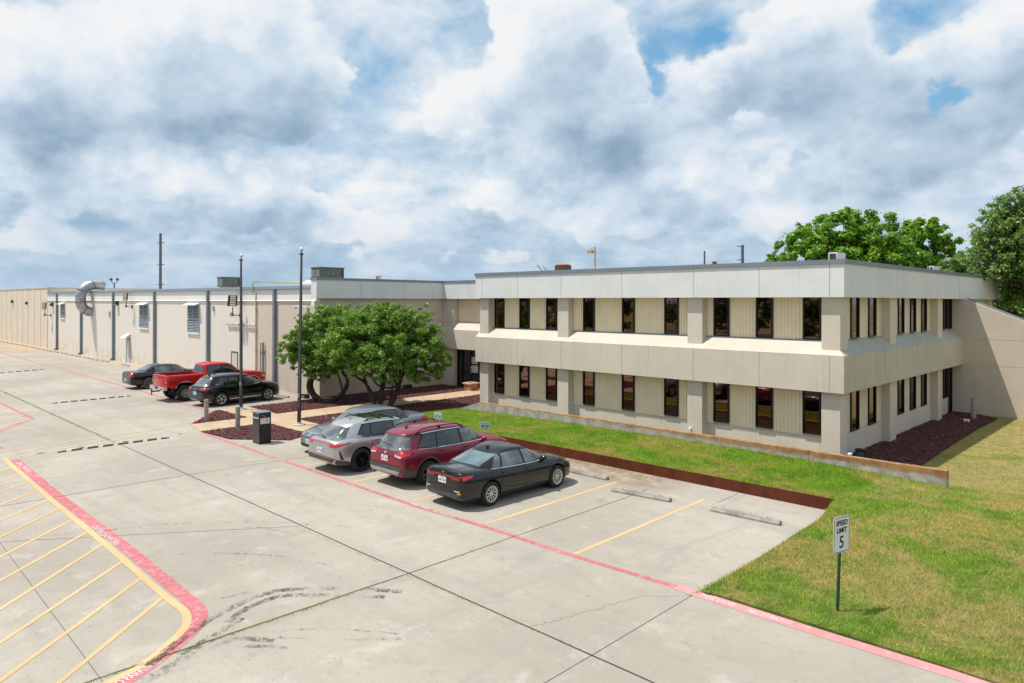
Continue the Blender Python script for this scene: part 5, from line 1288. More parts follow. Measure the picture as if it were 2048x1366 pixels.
# red pickup truck
trk = dict(kind='pickup', cat='pickup truck', label='lifted red crew cab pickup truck with an open bed', paint='paint_truck_red', pos=(-41.12, 17.22), rz=PI/2 + .03,
  prof=[(.78, 0, 'b'), (.93, .01, 'b'), (.975, .08, 's'), (.99, .25, 's'), (1.0, .45, 's'), (1.0, .62, 's'), (.992, .78, 's'), (.975, .92, 's'), (.955, 1.0, 's'), (.93, .5, 't'), (.85, .75, 't'), (.6, .9, 't'), (.3, .98, 't')],
  w=[(-2.92, .93), (-2.88, .975), (-2.0, .99), (0, .99), (1.9, .985), (2.5, .95), (2.78, .86), (2.90, .72)],
  top=[(-2.92, 1.43), (-2.88, 1.45), (-1.0, 1.45), (-.8, 1.40), (1.1, 1.40), (1.5, 1.42), (2.3, 1.37), (2.72, 1.28), (2.90, 1.05)],
  sh=[(-2.92, 1.40), (-2.88, 1.42), (-1.0, 1.42), (-.8, 1.36), (1.1, 1.34), (2.3, 1.27), (2.72, 1.18), (2.90, .95)],
  bot=[(-2.92, .82), (-2.5, .72), (-1.2, .66), (0, .60), (1.2, .60), (2.5, .60), (2.90, .64)],
  axles=(1.95, -1.92), R=.43, tw=.29, rimR=.225, track=1.76, arch=1.22, archz=.14, archtrim=(.035, 'chrome'), bed=(-2.84, -.92, .80, .98, 2.2),
  gh=dict(xf=(1.42, .80), xr=(-.86, -.74), hw=(.90, .70), z0=1.34, z1=1.93, crown=.07, n=8, taper=.02, rear=(.27, .86, .86, .84), swt=(.10, .84)),
  side=[(1.12, .78, .28, .26), (.16, .15, -.62, -.58)], seams=[(1.18, 1.18, .72, 1.32), (.21, .20, .72, 1.34), (-.76, -.74, .72, 1.36)], handles=[(.36, 1.20), (-.58, 1.20)], mirror=(1.02, 1.42), ms=1.25, mirrormat='car_black_trim',
  rimmat='rim_truck', spokes=8, style='slot', handlemat='paint_truck_red',
  decals=[('tailgate_gap', [(-.80, .93), (-.785, .93)], [(-.80, 1.40), (-.785, 1.40)], 'x', -1, 'seam', .004, 2), ('tailgate_gap', [(.785, .93), (.80, .93)], [(.785, 1.40), (.80, 1.40)], 'x', -1, 'seam', .004, 2), ('tailgate_handle', [(-.09, 1.25), (.09, 1.25)], [(-.09, 1.33), (.09, 1.33)], 'x', -1, 'car_black_trim', .008, 4),
          ('tail_light', [(-2.90, 1.10), (-2.80, 1.10)], [(-2.90, 1.38), (-2.80, 1.38)], 'y', U, 'light_red', .010, 4), ('cab_gap', [(-.875, .7), (-.855, .7)], [(-.875, 1.40), (-.855, 1.40)], 'y', U, 'seam', .004, 2), ('turn_light', [(2.55, 1.02), (2.80, 1.0)], [(2.55, 1.16), (2.80, 1.12)], 'y', U, 'light_amber', .01, 4),
          ('body_lettering', [(-2.62, 1.02), (-2.40, 1.02)], [(-2.62, 1.05), (-2.40, 1.05)], 'y', U, 'chrome', .006, 2)],
  mirrored=[('tail_light', [(.82, 1.10), (.93, 1.10)], [(.82, 1.38), (.93, 1.38)], 'x', -1, 'light_red', .010), ('reverse_light', [(.82, 1.04), (.93, 1.04)], [(.82, 1.10), (.93, 1.10)], 'x', -1, 'light_clear', .010)])
t_, dec, tr = car(trk)
m2 = MB(); m2.hexa([(-3.08, -.93, .66), (-2.90, -.97, .66), (-2.90, .97, .66), (-3.08, .93, .66)], [(-3.08, -.93, .84), (-2.90, -.97, .86), (-2.90, .97, .86), (-3.08, .93, .84)]); bp = m2.build('rear_bumper', 'chrome', t_, world=False)
m2 = MB(); m2.box(-3.085, -2.95, -.2, .2, .70, .82); m2.build('bumper_step', 'car_black_trim', bp, world=False)
m2 = MB(); m2.box(-3.35, -2.9, -.035, .035, .54, .61); m2.tube([(-3.32, 0, .60), (-3.34, 0, .42), (-3.30, 0, .36)], .03, 8); m2.tube([(-3.34, 0, .6), (-3.34, 0, .70)], .035, 8); m2.build('tow_hitch', 'dark_metal', t_, world=False, smooth=40)
m2 = MB(); m2.box(-2.4, 2.3, -.45, -.35, .5, .66); m2.box(-2.4, 2.3, .35, .45, .5, .66); m2.tube([(-1.92, -.8, .43), (-1.92, .8, .43)], .06, 8); m2.tube([(1.95, -.8, .43), (1.95, .8, .43)], .06, 8); m2.lathe([(.001, -.12), (.16, -.06), (.16, .06), (.001, .12)], (-1.92, 0, .43), None, 12); m2.build('axle_frame', 'dark_metal', t_, world=False)
m2 = MB(); m2.box(-2.86, -.94, -.79, .79, .985, 1.0); m2.build('bed_floor', 'rust_steel', t_, world=False)
# far black sedan
chr_ = sedan_base(label='black sedan on the far side of the red pickup truck', paint='paint_black', pos=(-48.15, 17.28), rz=PI/2 + .02, R=.36, rimR=.24, tyremat='tyre_dusty',
  w=[(-2.50, .66), (-2.46, .80), (-2.3, .88), (-2.0, .92), (-1.4, .94), (0, .94), (1.4, .93), (2.0, .90), (2.3, .84), (2.46, .72), (2.50, .6)],
  top=[(-2.50, .66), (-2.48, .90), (-2.43, 1.08), (-2.25, 1.11), (-1.7, 1.11), (-.9, 1.05), (1.05, 1.05), (1.6, 1.02), (2.2, .95), (2.42, .86), (2.50, .66)],
  sh=[(-2.50, .6), (-2.48, .84), (-2.43, 1.0), (-1.3, 1.02), (0, .98), (1.05, .97), (1.6, .94), (2.2, .87), (2.42, .76), (2.50, .58)],
  bot=[(-2.50, .36), (-2.35, .27), (-1.8, .21), (0, .19), (1.9, .21), (2.4, .22), (2.50, .28)],
  axles=(1.6, -1.45), track=1.66, gh=dict(xf=(1.14, .52), xr=(-1.98, -1.25), hw=(.83, .62), z0=.96, z1=1.43, crown=.05, arc=.08, n=5.8, taper=.07, rear=(.20, .93, .80, .86), swt=(.14, .86)),
  side=[(.90, .52, .02, .0), (-.05, -.07, -1.05, -1.02)], glass='car_glass_grey', chrome=1, seams=[(.95, .95, .3, .95), (-.02, -.03, .3, .97), (-1.0, -.98, .45, .99)], handles=[(.12, .88), (-.85, .9)], mirror=(.80, 1.0), rimmat='rim_grey', spokes=7, style='slot', plates=[(0, .60, -1)],
  decals=[('tail_light', [(-2.46, .82), (-2.36, .82)], [(-2.44, 1.04), (-2.30, 1.03)], 'y', U, 'light_red', .008, 4), ('badge', [(-.1, .98), (.1, .98)], [(-.1, 1.0), (.1, 1.0)], 'x', -1, 'chrome', .01, 6)],
  mirrored=[('tail_light', [(.56, .82), (.76, .82)], [(.56, 1.03), (.78, 1.03)], 'x', -1, 'light_red', .010)])
car(chr_)
# ------------------------------------------------------------------ street furniture and small things
def flagpole(x, y, top, label, xt, yt):
    t = thing('flagpole', label, 'flagpole', (x, y, 0), 0, 'flagpoles on the walk')
    dx, dy = xt - x, yt - y
    mb = MB(); mb.tube([(x, y, .03), (x + dx*.5, y + dy*.5, top*.5), (x + dx, y + dy, top - .3)], [.085, .075, .045], 14); mb.build('pole', 'pole_bronze', t, smooth=40)
    mb = MB(); mb.lathe([(.045, 0), (.12, .02), (.12, .045), (.035, .08), (.02, .16)], (x + dx, y + dy, top - .34), None, 14); mb.build('truck_cap', 'dark_metal', t, smooth=40)
    mb = MB(); prof = [(.001 + .085*math.sin(PI*k/12), -.085*math.cos(PI*k/12)) for k in range(13)]; mb.lathe(prof, (x + dx, y + dy, top - .09), None, 18); mb.build('finial_ball', 'silver_ball', t, smooth=80)
    mb = MB(); mb.lathe([(.28, 0), (.28, .03), (.12, .05), (.09, .12)], (x, y, .03), None, 18); mb.build('base_collar', 'conc_pad', t, smooth=40)
    mb = MB(); mb.tube([(x + .10, y - .06, .8), (x + dx + .07, y + dy - .04, top - .4)], .006, 5); mb.box(x + .03, x + .11, y - .09, y - .05, 1.25, 1.42); mb.build('halyard', 'wire_grey', t)
fx, fy = G(482, 820); flagpole(fx, fy, atY(481.3, 508, fy)[1] + .0, 'shorter looking dark flagpole with silver ball, near the black SUV', *(fx - .02, fy))
fx, fy = G(598, 851); flagpole(fx, fy, atY(602.5, 494, fy)[1], 'dark flagpole with silver ball rising in front of the leafy courtyard trees', fx + .07, fy + .07)
def bollard(x, y, label, h=.98, r=.10, z=0.0):
    t = thing('bollard', label, 'bollard', (x, y, z), 0, 'tan bollards')
    mb = MB(); mb.lathe([(r, 0), (r, h*.72)], (x, y, z), None, 20); mb.lathe([(r, h*.76), (r, h*.97), (r*.93, h), (.001, h)], (x, y, z), None, 20); mb.build('post', 'bollard_tan', t, smooth=40)
    mb = MB(); mb.lathe([(r + .004, h*.715), (r + .004, h*.765)], (x, y, z), None, 20); mb.lathe([(r - .01, h*.71), (r + .004, h*.715)], (x, y, z), None, 20); mb.lathe([(r + .004, h*.765), (r - .01, h*.77)], (x, y, z), None, 20); mb.build('light_band', 'bollard_band', t, smooth=40)
bx, by = G(412.5, 842); bollard(bx, by, 'tan bollard at the corner of the mulch bed by the red painted line')
bx, by = G(475.5, 859); bollard(bx, by, 'tan bollard beside the walk, next to the black drop box')
bx, by = G(1947, 836, -.2); bollard(bx, by, 'tan bollard in the shade by the side door', 1.05, .12, -.24)
# drop box
bx, by = -26.0, 12.74
t = thing('drop_box', 'tall black metal drop box with a yellow and white notice', 'drop box', (-26.22, 12.92, 0))
x0, x1, y0, y1, hb = -26.50, -25.97, 12.68, 13.16, 1.22
mb = MB(); mb.box(x0, x1, y0, y1, 0, hb - .03); mb.build('cabinet', ['box_black'], t)
mb = MB(); mb.box(x0 - .003, x1 + .0, y0 - .003, y0 + .01, .01, .62); mb.box(x0 - .003, x1, y0 - .003, y0 + .01, .635, .98); mb.box(x0 - .003, x1, y0 - .003, y0 + .01, 1.03, hb - .03); mb.build('side_panel', 'box_side', t)
mb = MB(); mb.hexa([(x0, y0 - .07, .98), (x1, y0 - .07, .98), (x1, y0 - .004, .98), (x0, y0 - .004, .98)], [(x0, y0 - .05, 1.0), (x1, y0 - .05, 1.0), (x1, y0 - .004, 1.03), (x0, y0 - .004, 1.03)]); mb.build('hopper_flap', 'box_top', t)
mb = MB(); mb.box(x0 - .03, x1 + .03, y0 - .06, y1 + .02, hb - .03, hb + .005); mb.build('lid', 'box_top', t)
mb = MB(); mb.box(x1, x1 + .006, y0 + .04, y1 - .06, .77, .99); nt_ = mb.build('notice', 'paper', t)
mb = MB(); mb.box(x1 + .006, x1 + .009, y0 + .045, y1 - .065, .775, .815); mb.box(x1 + .006, x1 + .009, y0 + .10, y0 + .16, .845, .90); mb.build('notice_stripe', 'notice_yellow', nt_)
mb = MB(); mb.box(x1 + .006, x1 + .009, y0 + .26, y0 + .34, .86, .91); mb.box(x1 + .006, x1 + .009, y0 + .08, y0 + .19, .945, .965); mb.box(x1 + .006, x1 + .009, y0 + .25, y0 + .36, .945, .965); mb.build('notice_marks', 'notice_blue', nt_)
mb = MB(); mb.box(x1, x1 + .008, y0 + .08, y0 + .28, 1.07, 1.10); mb.box(x1, x1 + .008, y0 + .21, y0 + .28, 1.03, 1.10); mb.build('red_mark', 'red_paint', t)
mb = MB(); mb.lathe([(.001, 0), (.014, 0), (.014, -.02)], (x1 - .06, y0 - .02, .64), Matrix(((1, 0, 0), (0, 0, 1), (0, 1, 0))), 10); mb.build('lock', 'chrome', t)
# planter
px_, py_ = G(942, 780, .03)
t = thing('planter', 'square terracotta brick planter beside the entrance door', 'planter', (px_, py_, 0))
s = .34
mb = MB(); mb.hexa([(px_ - s*.85, py_ - s*.85, 0), (px_ + s*.85, py_ - s*.85, 0), (px_ + s*.85, py_ + s*.85, 0), (px_ - s*.85, py_ + s*.85, 0)], [(px_ - s*.95, py_ - s*.95, .42), (px_ + s*.95, py_ - s*.95, .42), (px_ + s*.95, py_ + s*.95, .42), (px_ - s*.95, py_ + s*.95, .42)]); mb.build('pot_body', 'planter_brick', t)
mb = MB()
for a in ((-1.1, -.6, -1.1, 1.1), (.6, 1.1, -1.1, 1.1), (-.6, .6, -1.1, -.6), (-.6, .6, .6, 1.1)): mb.box(px_ + s*a[0], px_ + s*a[1], py_ + s*a[2], py_ + s*a[3], .42, .49)
mb.build('pot_rim', 'planter_top', t)
mb = MB(); mb.box(px_ - s*.58, px_ + s*.58, py_ - s*.58, py_ + s*.58, .425, .46); mb.build('soil', 'planter_soil', t)
# small black fixtures and white pipe caps
def fixture(x, y, z, label, sx=.30, sy=.16, h=.22):
    t = thing('ground_light', label, 'ground light', (x, y, z), 0, 'black ground fixtures')
    mb = MB(); mb.hexa([(x - sx, y - sy, z), (x + sx, y - sy, z), (x + sx, y + sy, z), (x - sx, y + sy, z)], [(x - sx*.85, y - sy*.7, z + h), (x + sx*.85, y - sy*.7, z + h), (x + sx*.85, y + sy*.7, z + h), (x - sx*.85, y + sy*.7, z + h)]); mb.build('housing', 'box_black', t)
    mb = MB(); mb.box(x - sx*.7, x + sx*.7, y - sy - .01, y - sy*.75, z + .05, z + h*.75); mb.build('lens', 'car_glass_grey', t)
x, y = G(610, 796, .0); fixture(x, y, 0, 'small black light fixture at the foot of the warehouse wall corner')
x, y = G(815, 778, .0); fixture(x, y, .02, 'black floodlight box on the mulch against the courtyard wall', .14, .34, .26)
x, y = G(1727, 905, .0); fixture(x - .1, y + .1, -.24, 'black floodlight box behind the low wall at the building corner', .22, .18, .34)
x, y = G(233, 714.5, .0); fixture(x, y, 0, 'small black fixture beside the warehouse stops', .45, .25, .22)
def pvc(x, y, z, label, h=.14):
    t = thing('pipe_cap', label, 'pipe cap', (x, y, z), 0, 'white pipe caps')
    mb = MB(); mb.lathe([(.055, 0), (.055, h)], (x, y, z), None, 14); mb.build('pipe', 'pvc_white', t, smooth=40)
    mb = MB(); mb.lathe([(.075, h - .05), (.075, h), (.05, h + .02), (.001, h + .02)], (x, y, z), None, 14); mb.build('cap', 'pvc_white', t, smooth=40)
pvc(-8.95, 26.0, -.24, 'white pipe cap at the corner of the office building behind the low wall', .45)
x, y = G(1930, 843, -.2); pvc(x, y, -.24, 'white pipe cap in the dark mulch, left of a pair'); x, y = G(1936.5, 843.5, -.2); pvc(x, y, -.24, 'white pipe cap in the dark mulch, right of a pair')
x_, z_ = atY(1380.5, 857, 26.08)
t = thing('hose_bib', 'small white spigot on the column above the low wall', 'spigot', (x_, 26.1, z_)); mb = MB(); mb.box(x_ - .05, x_ + .05, 26.0, 26.1, z_ - .04, z_ + .04); mb.tube([(x_ + .03, 26.02, z_ - .04), (x_ + .05, 26.0, z_ - .25)], .02, 6); mb.build('valve', 'pvc_white', t)
# speed limit sign
sx_, sy_ = -4.69, 13.02
t = thing('speed_limit_sign', 'white speed limit 5 sign on a green post in the grass', 'road sign', (sx_, sy_, 0))
vcam = Vector((-sx_, -sy_, 0)).normalized()
u = Vector((.96, -.28, 0)); 
# the face turns a little to the left of the viewer
ang = math.atan2(E1[1]*1 + 0, E1[0]) + math.radians(-0)
u = Vector((math.cos(math.radians(2)), math.sin(math.radians(2)), 0))
rdir = Vector((E1[0], E2[0], 0)); fdir = Vector((E1[1], E2[1], 0))
u = (rdir*math.cos(math.radians(32)) + fdir*math.sin(math.radians(32))).normalized(); up = Vector((0.012, 0, 1)).normalized(); nrm = u.cross(up)
ztop = H - (1032 - HY)/F*Vector((E1[1]*sx_ + E2[1]*sy_,)).length if False else None
dd = E1[1]*sx_ + E2[1]*sy_; z1s = H - (1031 - 604)/F*dd; z0s = H - (1103 - 604)/F*dd; hh = (z1s - z0s)/2; cz = (z1s + z0s)/2; ww = hh*.74
lean = rdir*.055
base = Vector((sx_, sy_, -.05)); topv = Vector((sx_, sy_, 0)) + lean + Vector((0, 0, z1s - .03))
mb = MB(); mb.tube([base, topv], .028, 8); mb.build('post', 'green_post', t)
mb = MB()
for k in range(14): p = base.lerp(topv, .1 + k*.06) - fdir*.028; mb.obox(p, (.006, .006, .006), Matrix.Identity(3))
mb.build('post_holes', 'sign_black', t)
c = Vector((sx_, sy_, 0)) + lean*.95 - fdir*.045 + Vector((0, 0, cz))
def rrect(w, h, r, k=5):
    P = []
    for cx, cy, a0 in ((w - r, h - r, 0), (-w + r, h - r, 90), (-w + r, -h + r, 180), (w - r, -h + r, 270)):
        for i in range(k + 1): a = math.radians(a0 + 90*i/k); P.append((cx + r*math.cos(a), cy + r*math.sin(a)))
    return P
Ms = frame(c, u, up)
def plate(mb, w, h, r, z0, z1, M):
    P = rrect(w, h, r); n = len(P); mb.add([M @ Vector((x, y, z0)) for x, y in P] + [M @ Vector((x, y, z1)) for x, y in P], [tuple(range(n - 1, -1, -1)), tuple(range(n, 2*n))] + [(i, (i + 1) % n, n + (i + 1) % n, n + i) for i in range(n)])
zs = 1 if (Ms.to_3x3() @ Vector((0, 0, 1))).dot(fdir) < 0 else -1
mb = MB(); plate(mb, ww, hh, .04, -.002, .002, Ms); pl_ = mb.build('sign_plate', 'sign_white', t)
mb = MB()
Po = rrect(ww - .012, hh - .012, .035); Pi = rrect(ww - .022, hh - .022, .028); n = len(Po)
mb.add([Ms @ Vector((x, y, zs*.004)) for x, y in Po] + [Ms @ Vector((x, y, zs*.004)) for x, y in Pi], [(i, (i + 1) % n, n + (i + 1) % n, n + i) for i in range(n)])
Mt = frame(c + Ms.to_3x3() @ Vector((0, 0, zs*.005)), u, up)
for s_, yy, sz, xx in (('SPEED', hh*.63, .125, 1.0), ('LIMIT', hh*.22, .125, 1.0), ('5', -hh*.45, .30, 1.0)):
    M2 = Mt.copy(); M2.translation = Mt @ Vector((0, yy, 0)); put_text(mb, s_, sz, M2, .004, sx=xx)
mb.build('sign_lettering', 'sign_black', pl_)
# visitor parking placards on the lawn
def placard(x, y, zc, w, h, yaw, label, lx=0):
    t = thing('parking_sign', label, 'small sign', (x, y, .25), 0, 'small parking signs on the grass')
    u = Vector((math.cos(yaw), math.sin(yaw), 0)); up = Vector((0, 0, 1)); nn = u.cross(up)
    if nn.dot(Vector((-x, -y, 0))) < 0: u = -u; nn = -nn
    c = Vector((x, y, zc)) + nn*.02
    mb = MB(); mb.tube([(x, y, .1), (x, y, zc + h + .03)], .014, 6); mb.build('stake', 'dark_metal', t)
    M = frame(c, u, up); mb = MB(); plate(mb, w, h, .01, -.003, .003, M); p_ = mb.build('sign_plate', 'sign_white', t)
    mb = MB(); M2 = frame(c + nn*.005, u, up)
    mb.add([M2 @ Vector(v) for v in ((-w*.86, -h*.42, 0), (w*.86, -h*.42, 0), (w*.86, h*.32, 0), (-w*.86, h*.32, 0))], [(0, 1, 2, 3)])
    M3 = M2.copy(); M3.translation = M2 @ Vector((0, h*.62, .001)); put_text(mb, 'PARKING', h*.52, M3, .002, sx=1.0)
    mb.build('sign_band', 'notice_blue', p_)
    mb = MB(); M3 = M2.copy(); M3.translation = M2 @ Vector((0, -.02, .003)); put_text(mb, 'FOR', h*.42, M3, .002); mb.build('sign_word', 'sign_white', p_)
    mb = MB(); M3 = M2.copy(); M3.translation = M2 @ Vector((0, -h*.72, .003)); put_text(mb, 'VISITORS', h*.36, M3, .001); mb.build('sign_word', 'notice_blue', p_)
# distances: the stakes stand on the lawn just above the steel edging
x = -19.6; x, zc = atY(970, 852, 19.9); placard(x, 19.9, zc, .19, .16, math.atan2(E2[0], E1[0]) + math.radians(8), 'small blue and white parking sign on the lawn ahead of the maroon SUV')
x, zc = atY(876.5, 832.5, 20.3); placard(x, 20.3, zc, .2, .165, math.atan2(E2[0], E1[0]) - math.radians(32), 'small blue and white parking sign on the lawn, turned away beside the red bark bed')
# wheel stops
def stop_proto(name, label, loc, rz, L=1.83, group='concrete wheel stops', extra_shift=0):
    t = thing(name, label, 'wheel stop', loc, rz, group)
    mb = MB(); n = 14; r2 = random.Random(3); P = []
    for i in range(n + 1):
        x = -L/2 + L*i/n; e = .82 if i in (0, n) else 1.0; j = lambda: r2.uniform(-.004, .004)
        P.append([(x, -.10*e + j(), 0), (x, -.105*e + j(), .045), (x, -.055*e + j(), .125*e + j()), (x, .055*e + j(), .125*e + j()), (x, .105*e + j(), .045), (x, .10*e + j(), 0)])
    vs = [p for r in P for p in r]; fc = [(i*6 + k, (i + 1)*6 + k, (i + 1)*6 + k + 1, i*6 + k + 1) for i in range(n) for k in range(5)] + [tuple(range(5, -1, -1)), tuple(n*6 + k for k in range(6))]
    mb.add(vs, fc); mb.build('stop_block', 'stop_concrete', t, world=False, smooth=30)
    mb = MB()
    for x in (-L*.32, L*.32): mb.lathe([(.001, .133), (.02, .133), (.02, .12)], (x, 0, 0), None, 8)
    mb.build('anchor_pin', 'rust_vent', t, world=False)
    return t
m, nt = newmat('stop_concrete')
tc = nt.n('ShaderNodeTexCoord').outputs['Object']
n = nt.noise(tc, 4, 6, .75)
finish(nt, nt.mix(nt.ramp(n, .35, .66), (.22, .20, .17), (.38, .35, .30)), .92, nt.noise(tc, 22, 5, .8), .9, .02, .2)
a, b = G(1228, 982), G(1338, 1003); c_ = ((a[0] + b[0])/2, (a[1] + b[1])/2)
st = stop_proto('wheel_stop', 'weathered concrete wheel stop in the first empty stall beside the black sedan', (c_[0], c_[1], 0), math.atan2(b[1] - a[1], b[0] - a[0]))
a, b = G(1424, 1021), G(1560, 1050); c_ = ((a[0] + b[0])/2, (a[1] + b[1])/2)
dup(st, (c_[0], c_[1], 0), math.atan2(b[1] - a[1], b[0] - a[0]), 'weathered concrete wheel stop in the wide empty stall nearest the lawn')
dup(st, (-14.15, 17.75, 0), -.02, 'concrete wheel stop poking out in front of the black sedan')
dup(st, (-17.1, 17.75, 0), .01, 'concrete wheel stop hidden under the nose of the maroon SUV')
a, b = G(558, 786), G(592, 799); dup(st, ((a[0] + b[0])/2 - .2, 19.95, 0), .02, 'concrete wheel stop in front of the black SUV by the warehouse wall')
ptsx = [atY(p, 700, 19.9)[0] for p in (257,)]
xs0 = G(257, 731)
labs = ['nearest the black sedan by the warehouse', 'second along the warehouse row', 'third along the warehouse row']
for k in range(20):
    x = xs0[0] - (0 if k == 0 else 5.6 + (k - 1)*2.72); y = 20.05 + rnd.uniform(-.08, .08)
    words = ['nearest', 'second', 'third', 'fourth', 'fifth', 'sixth', 'seventh', 'eighth', 'ninth', 'tenth', 'eleventh', 'twelfth', 'thirteenth', 'fourteenth', 'fifteenth', 'sixteenth', 'seventeenth', 'eighteenth', 'nineteenth', 'farthest']
    dup(st, (x, y, 0), rnd.uniform(-.04, .04), 'low concrete stop along the warehouse wall, %s in the row' % words[k])
# speed bumps
def bump(p, q, label, n=16):
    a, b = G(*p), G(*q); L = math.dist(a, b); t = thing('speed_bump', label, 'speed bump', (a[0], a[1], 0), math.atan2(b[1] - a[1], b[0] - a[0]), 'striped rubber speed bumps')
    prof = [(-.13, 0), (-.11, .02), (-.04, .045), (.04, .045), (.11, .02), (.13, 0)]
    for mat_, par in (('rubber_black', 0), ('stripe_white', 1)):
        mb = MB()
        for i in range(n):
            black = i % 2 == 0
            if black == (par == 1): continue
            x0 = L*(i - (.2 if black else -.2))/n; x1 = L*(i + 1 + (.2 if black else -.2))/n; x0 = max(0, x0); x1 = min(L, x1)
            if i == 0: x0 = 0
            V = []
            for xx in (x0, x1):
                for yy, zz in prof: V.append((min(L, max(0, xx + yy*.45)), yy, zz if 0 < xx < L else zz*.3))
            mb.add(V, [(k, 6 + k, 7 + k, k + 1) for k in range(5)])
        mb.build('bump_body' if not par else 'bump_stripes', mat_, t, world=False)
bump((114, 905), (339, 875.5), 'nearest black and white striped speed bump, across the crosswalk', 15)
bump((104, 807), (264, 792), 'middle black and white striped speed bump behind the red line', 17)
bump((-90, 754), (88, 739), 'farthest striped speed bump, cut off by the left edge', 21)
# ------------------------------------------------------------------ things on the warehouse wall
xd = atY(184, 620, YWH)[0]
t = thing('exhaust_duct', 'large galvanised C shaped exhaust duct curling from the warehouse roof into its wall', 'duct', (xd, YWH, 4.3))
mb = MB(); P = [(22.3, 7.0), (21.9, 7.06), (21.3, 7.08), (20.75, 6.9), (20.35, 6.5), (20.2, 6.0), (20.2, 5.4), (20.3, 4.95), (20.55, 4.62), (20.9, 4.42), (21.3, 4.38)]
mb.tube([(xd, y, z) for y, z in P], .47, 20); mb.build('duct_tube', 'galvanised', t, smooth=30)
mb = MB()
for i in (2, 4, 6, 8):
    a = Vector((xd, P[i][0], P[i][1])); b = Vector((xd, P[i + 1][0], P[i + 1][1])); d = (b - a).normalized(); mb.tube([a - d*.03, a + d*.03], .49, 20)
mb.tube([(xd + .5, 20.3, 5.3), (xd + .9, YWH, 5.5)], .03, 6); mb.tube([(xd + .45, 20.8, 6.6), (xd + .9, YWH, 5.5)], .03, 6); mb.tube([(xd - .5, 20.3, 5.3), (xd - .7, YWH, 5.5)], .03, 6); mb.build('duct_bands', 'rust_vent', t)
def flood(px, py, label, n=2, yaw=0.0, sc=1.0):
    x, z = atY(px, py, YWH - .6); t = thing('floodlight', label, 'floodlight', (x, YWH, z), 0, 'floodlights on the warehouse wall')
    mb = MB(); mb.tube([(x, YWH, z - .55*sc), (x, YWH - .55*sc, z - .55*sc), (x, YWH - .55*sc, z)], .035*sc, 8); mb.box(x - .12*sc, x + .12*sc, YWH - .06, YWH, z - .7*sc, z - .4*sc); mb.build('bracket', 'dark_metal', t)
    for k in range(n):
        dx = (-.28 + .56*k)*sc if n == 2 else 0; R_ = Matrix.Rotation(yaw + (.55 if k else -.75)*(n == 2), 3, 'Z') @ Matrix.Rotation(-.12, 3, 'X')
        c = Vector((x + dx, YWH - .62*sc, z + .42*sc))
        mb = MB(); mb.obox(c, (.24*sc, .06*sc, .36*sc), R_); hd = mb.build('lamp_head', 'dark_metal', t)
        mb = MB()
        for j in range(5): mb.obox(c + R_ @ Vector((0, -.065*sc, (-.28 + .14*j)*sc)), (.2*sc, .008, .05*sc), R_)
        mb.build('lamp_lens', 'pipe_tan', hd)
    mb = MB(); mb.lathe([(.10*sc, 0), (.13*sc, .1*sc), (.10*sc, .24*sc), (.001, .26*sc)], (x - .25*sc, YWH - .5*sc, z - .62*sc), None, 12); mb.build('security_camera', 'galvanised', t, smooth=40)
flood(464, 614, 'double floodlight with slatted lamp heads on the warehouse wall left of the flagpole')
flood(250, 602, 'single tilted floodlight on the warehouse wall above the grey door', 1, .5, .9)
flood(90, 620, 'farthest tilted floodlight at the end of the warehouse', 1, .5, 1.1)
def wallpack(px, py, label, w=.28):
    x, z = atY(px, py, YWH - .15); t = thing('wall_light', label, 'wall light', (x, YWH, z), 0, 'small wall lights')
    mb = MB(); mb.hexa([(x - w, YWH - .34, z - .1), (x + w, YWH - .34, z - .1), (x + w, YWH, z - .2), (x - w, YWH, z - .2)], [(x - w, YWH - .2, z + .18), (x + w, YWH - .2, z + .18), (x + w, YWH, z + .2), (x - w, YWH, z + .2)]); mb.build('housing', 'dark_metal', t)
    mb = MB(); mb.hexa([(x - w*.8, YWH - .31, z - .19), (x + w*.8, YWH - .31, z - .19), (x + w*.8, YWH - .03, z - .27), (x - w*.8, YWH - .03, z - .27)], [(x - w*.8, YWH - .31, z - .11), (x + w*.8, YWH - .31, z - .11), (x + w*.8, YWH - .03, z - .21), (x - w*.8, YWH - .03, z - .21)]); mb.build('lens', 'light_clear', t)
wallpack(103, 609, 'small dark wall light beside the end downspout'); wallpack(232, 606, 'small dark wall light on the downspout between duct and grey door')
wallpack(24, 603, 'small dark wall light on the tan building, left of the other one'); wallpack(53, 606, 'small pale wall light on the tan building', .12)
x, z = atY(592, 613, YWH - .5); t = thing('security_camera', 'white security camera on an arm from the warehouse corner', 'security camera', (x, YWH, z))
mb = MB(); mb.tube([(x + .7, YWH, z - .05), (x + .35, YWH - .3, z), (x, YWH - .5, z)], .035, 6); mb.build('arm', 'white_metal', t)
mb = MB(); mb.lathe([(.001, -.1), (.09, -.08), (.11, 0), (.09, .08), (.001, .1)], (x - .05, YWH - .52, z - .04), None, 12); mb.build('camera_head', 'white_metal', t, smooth=60)
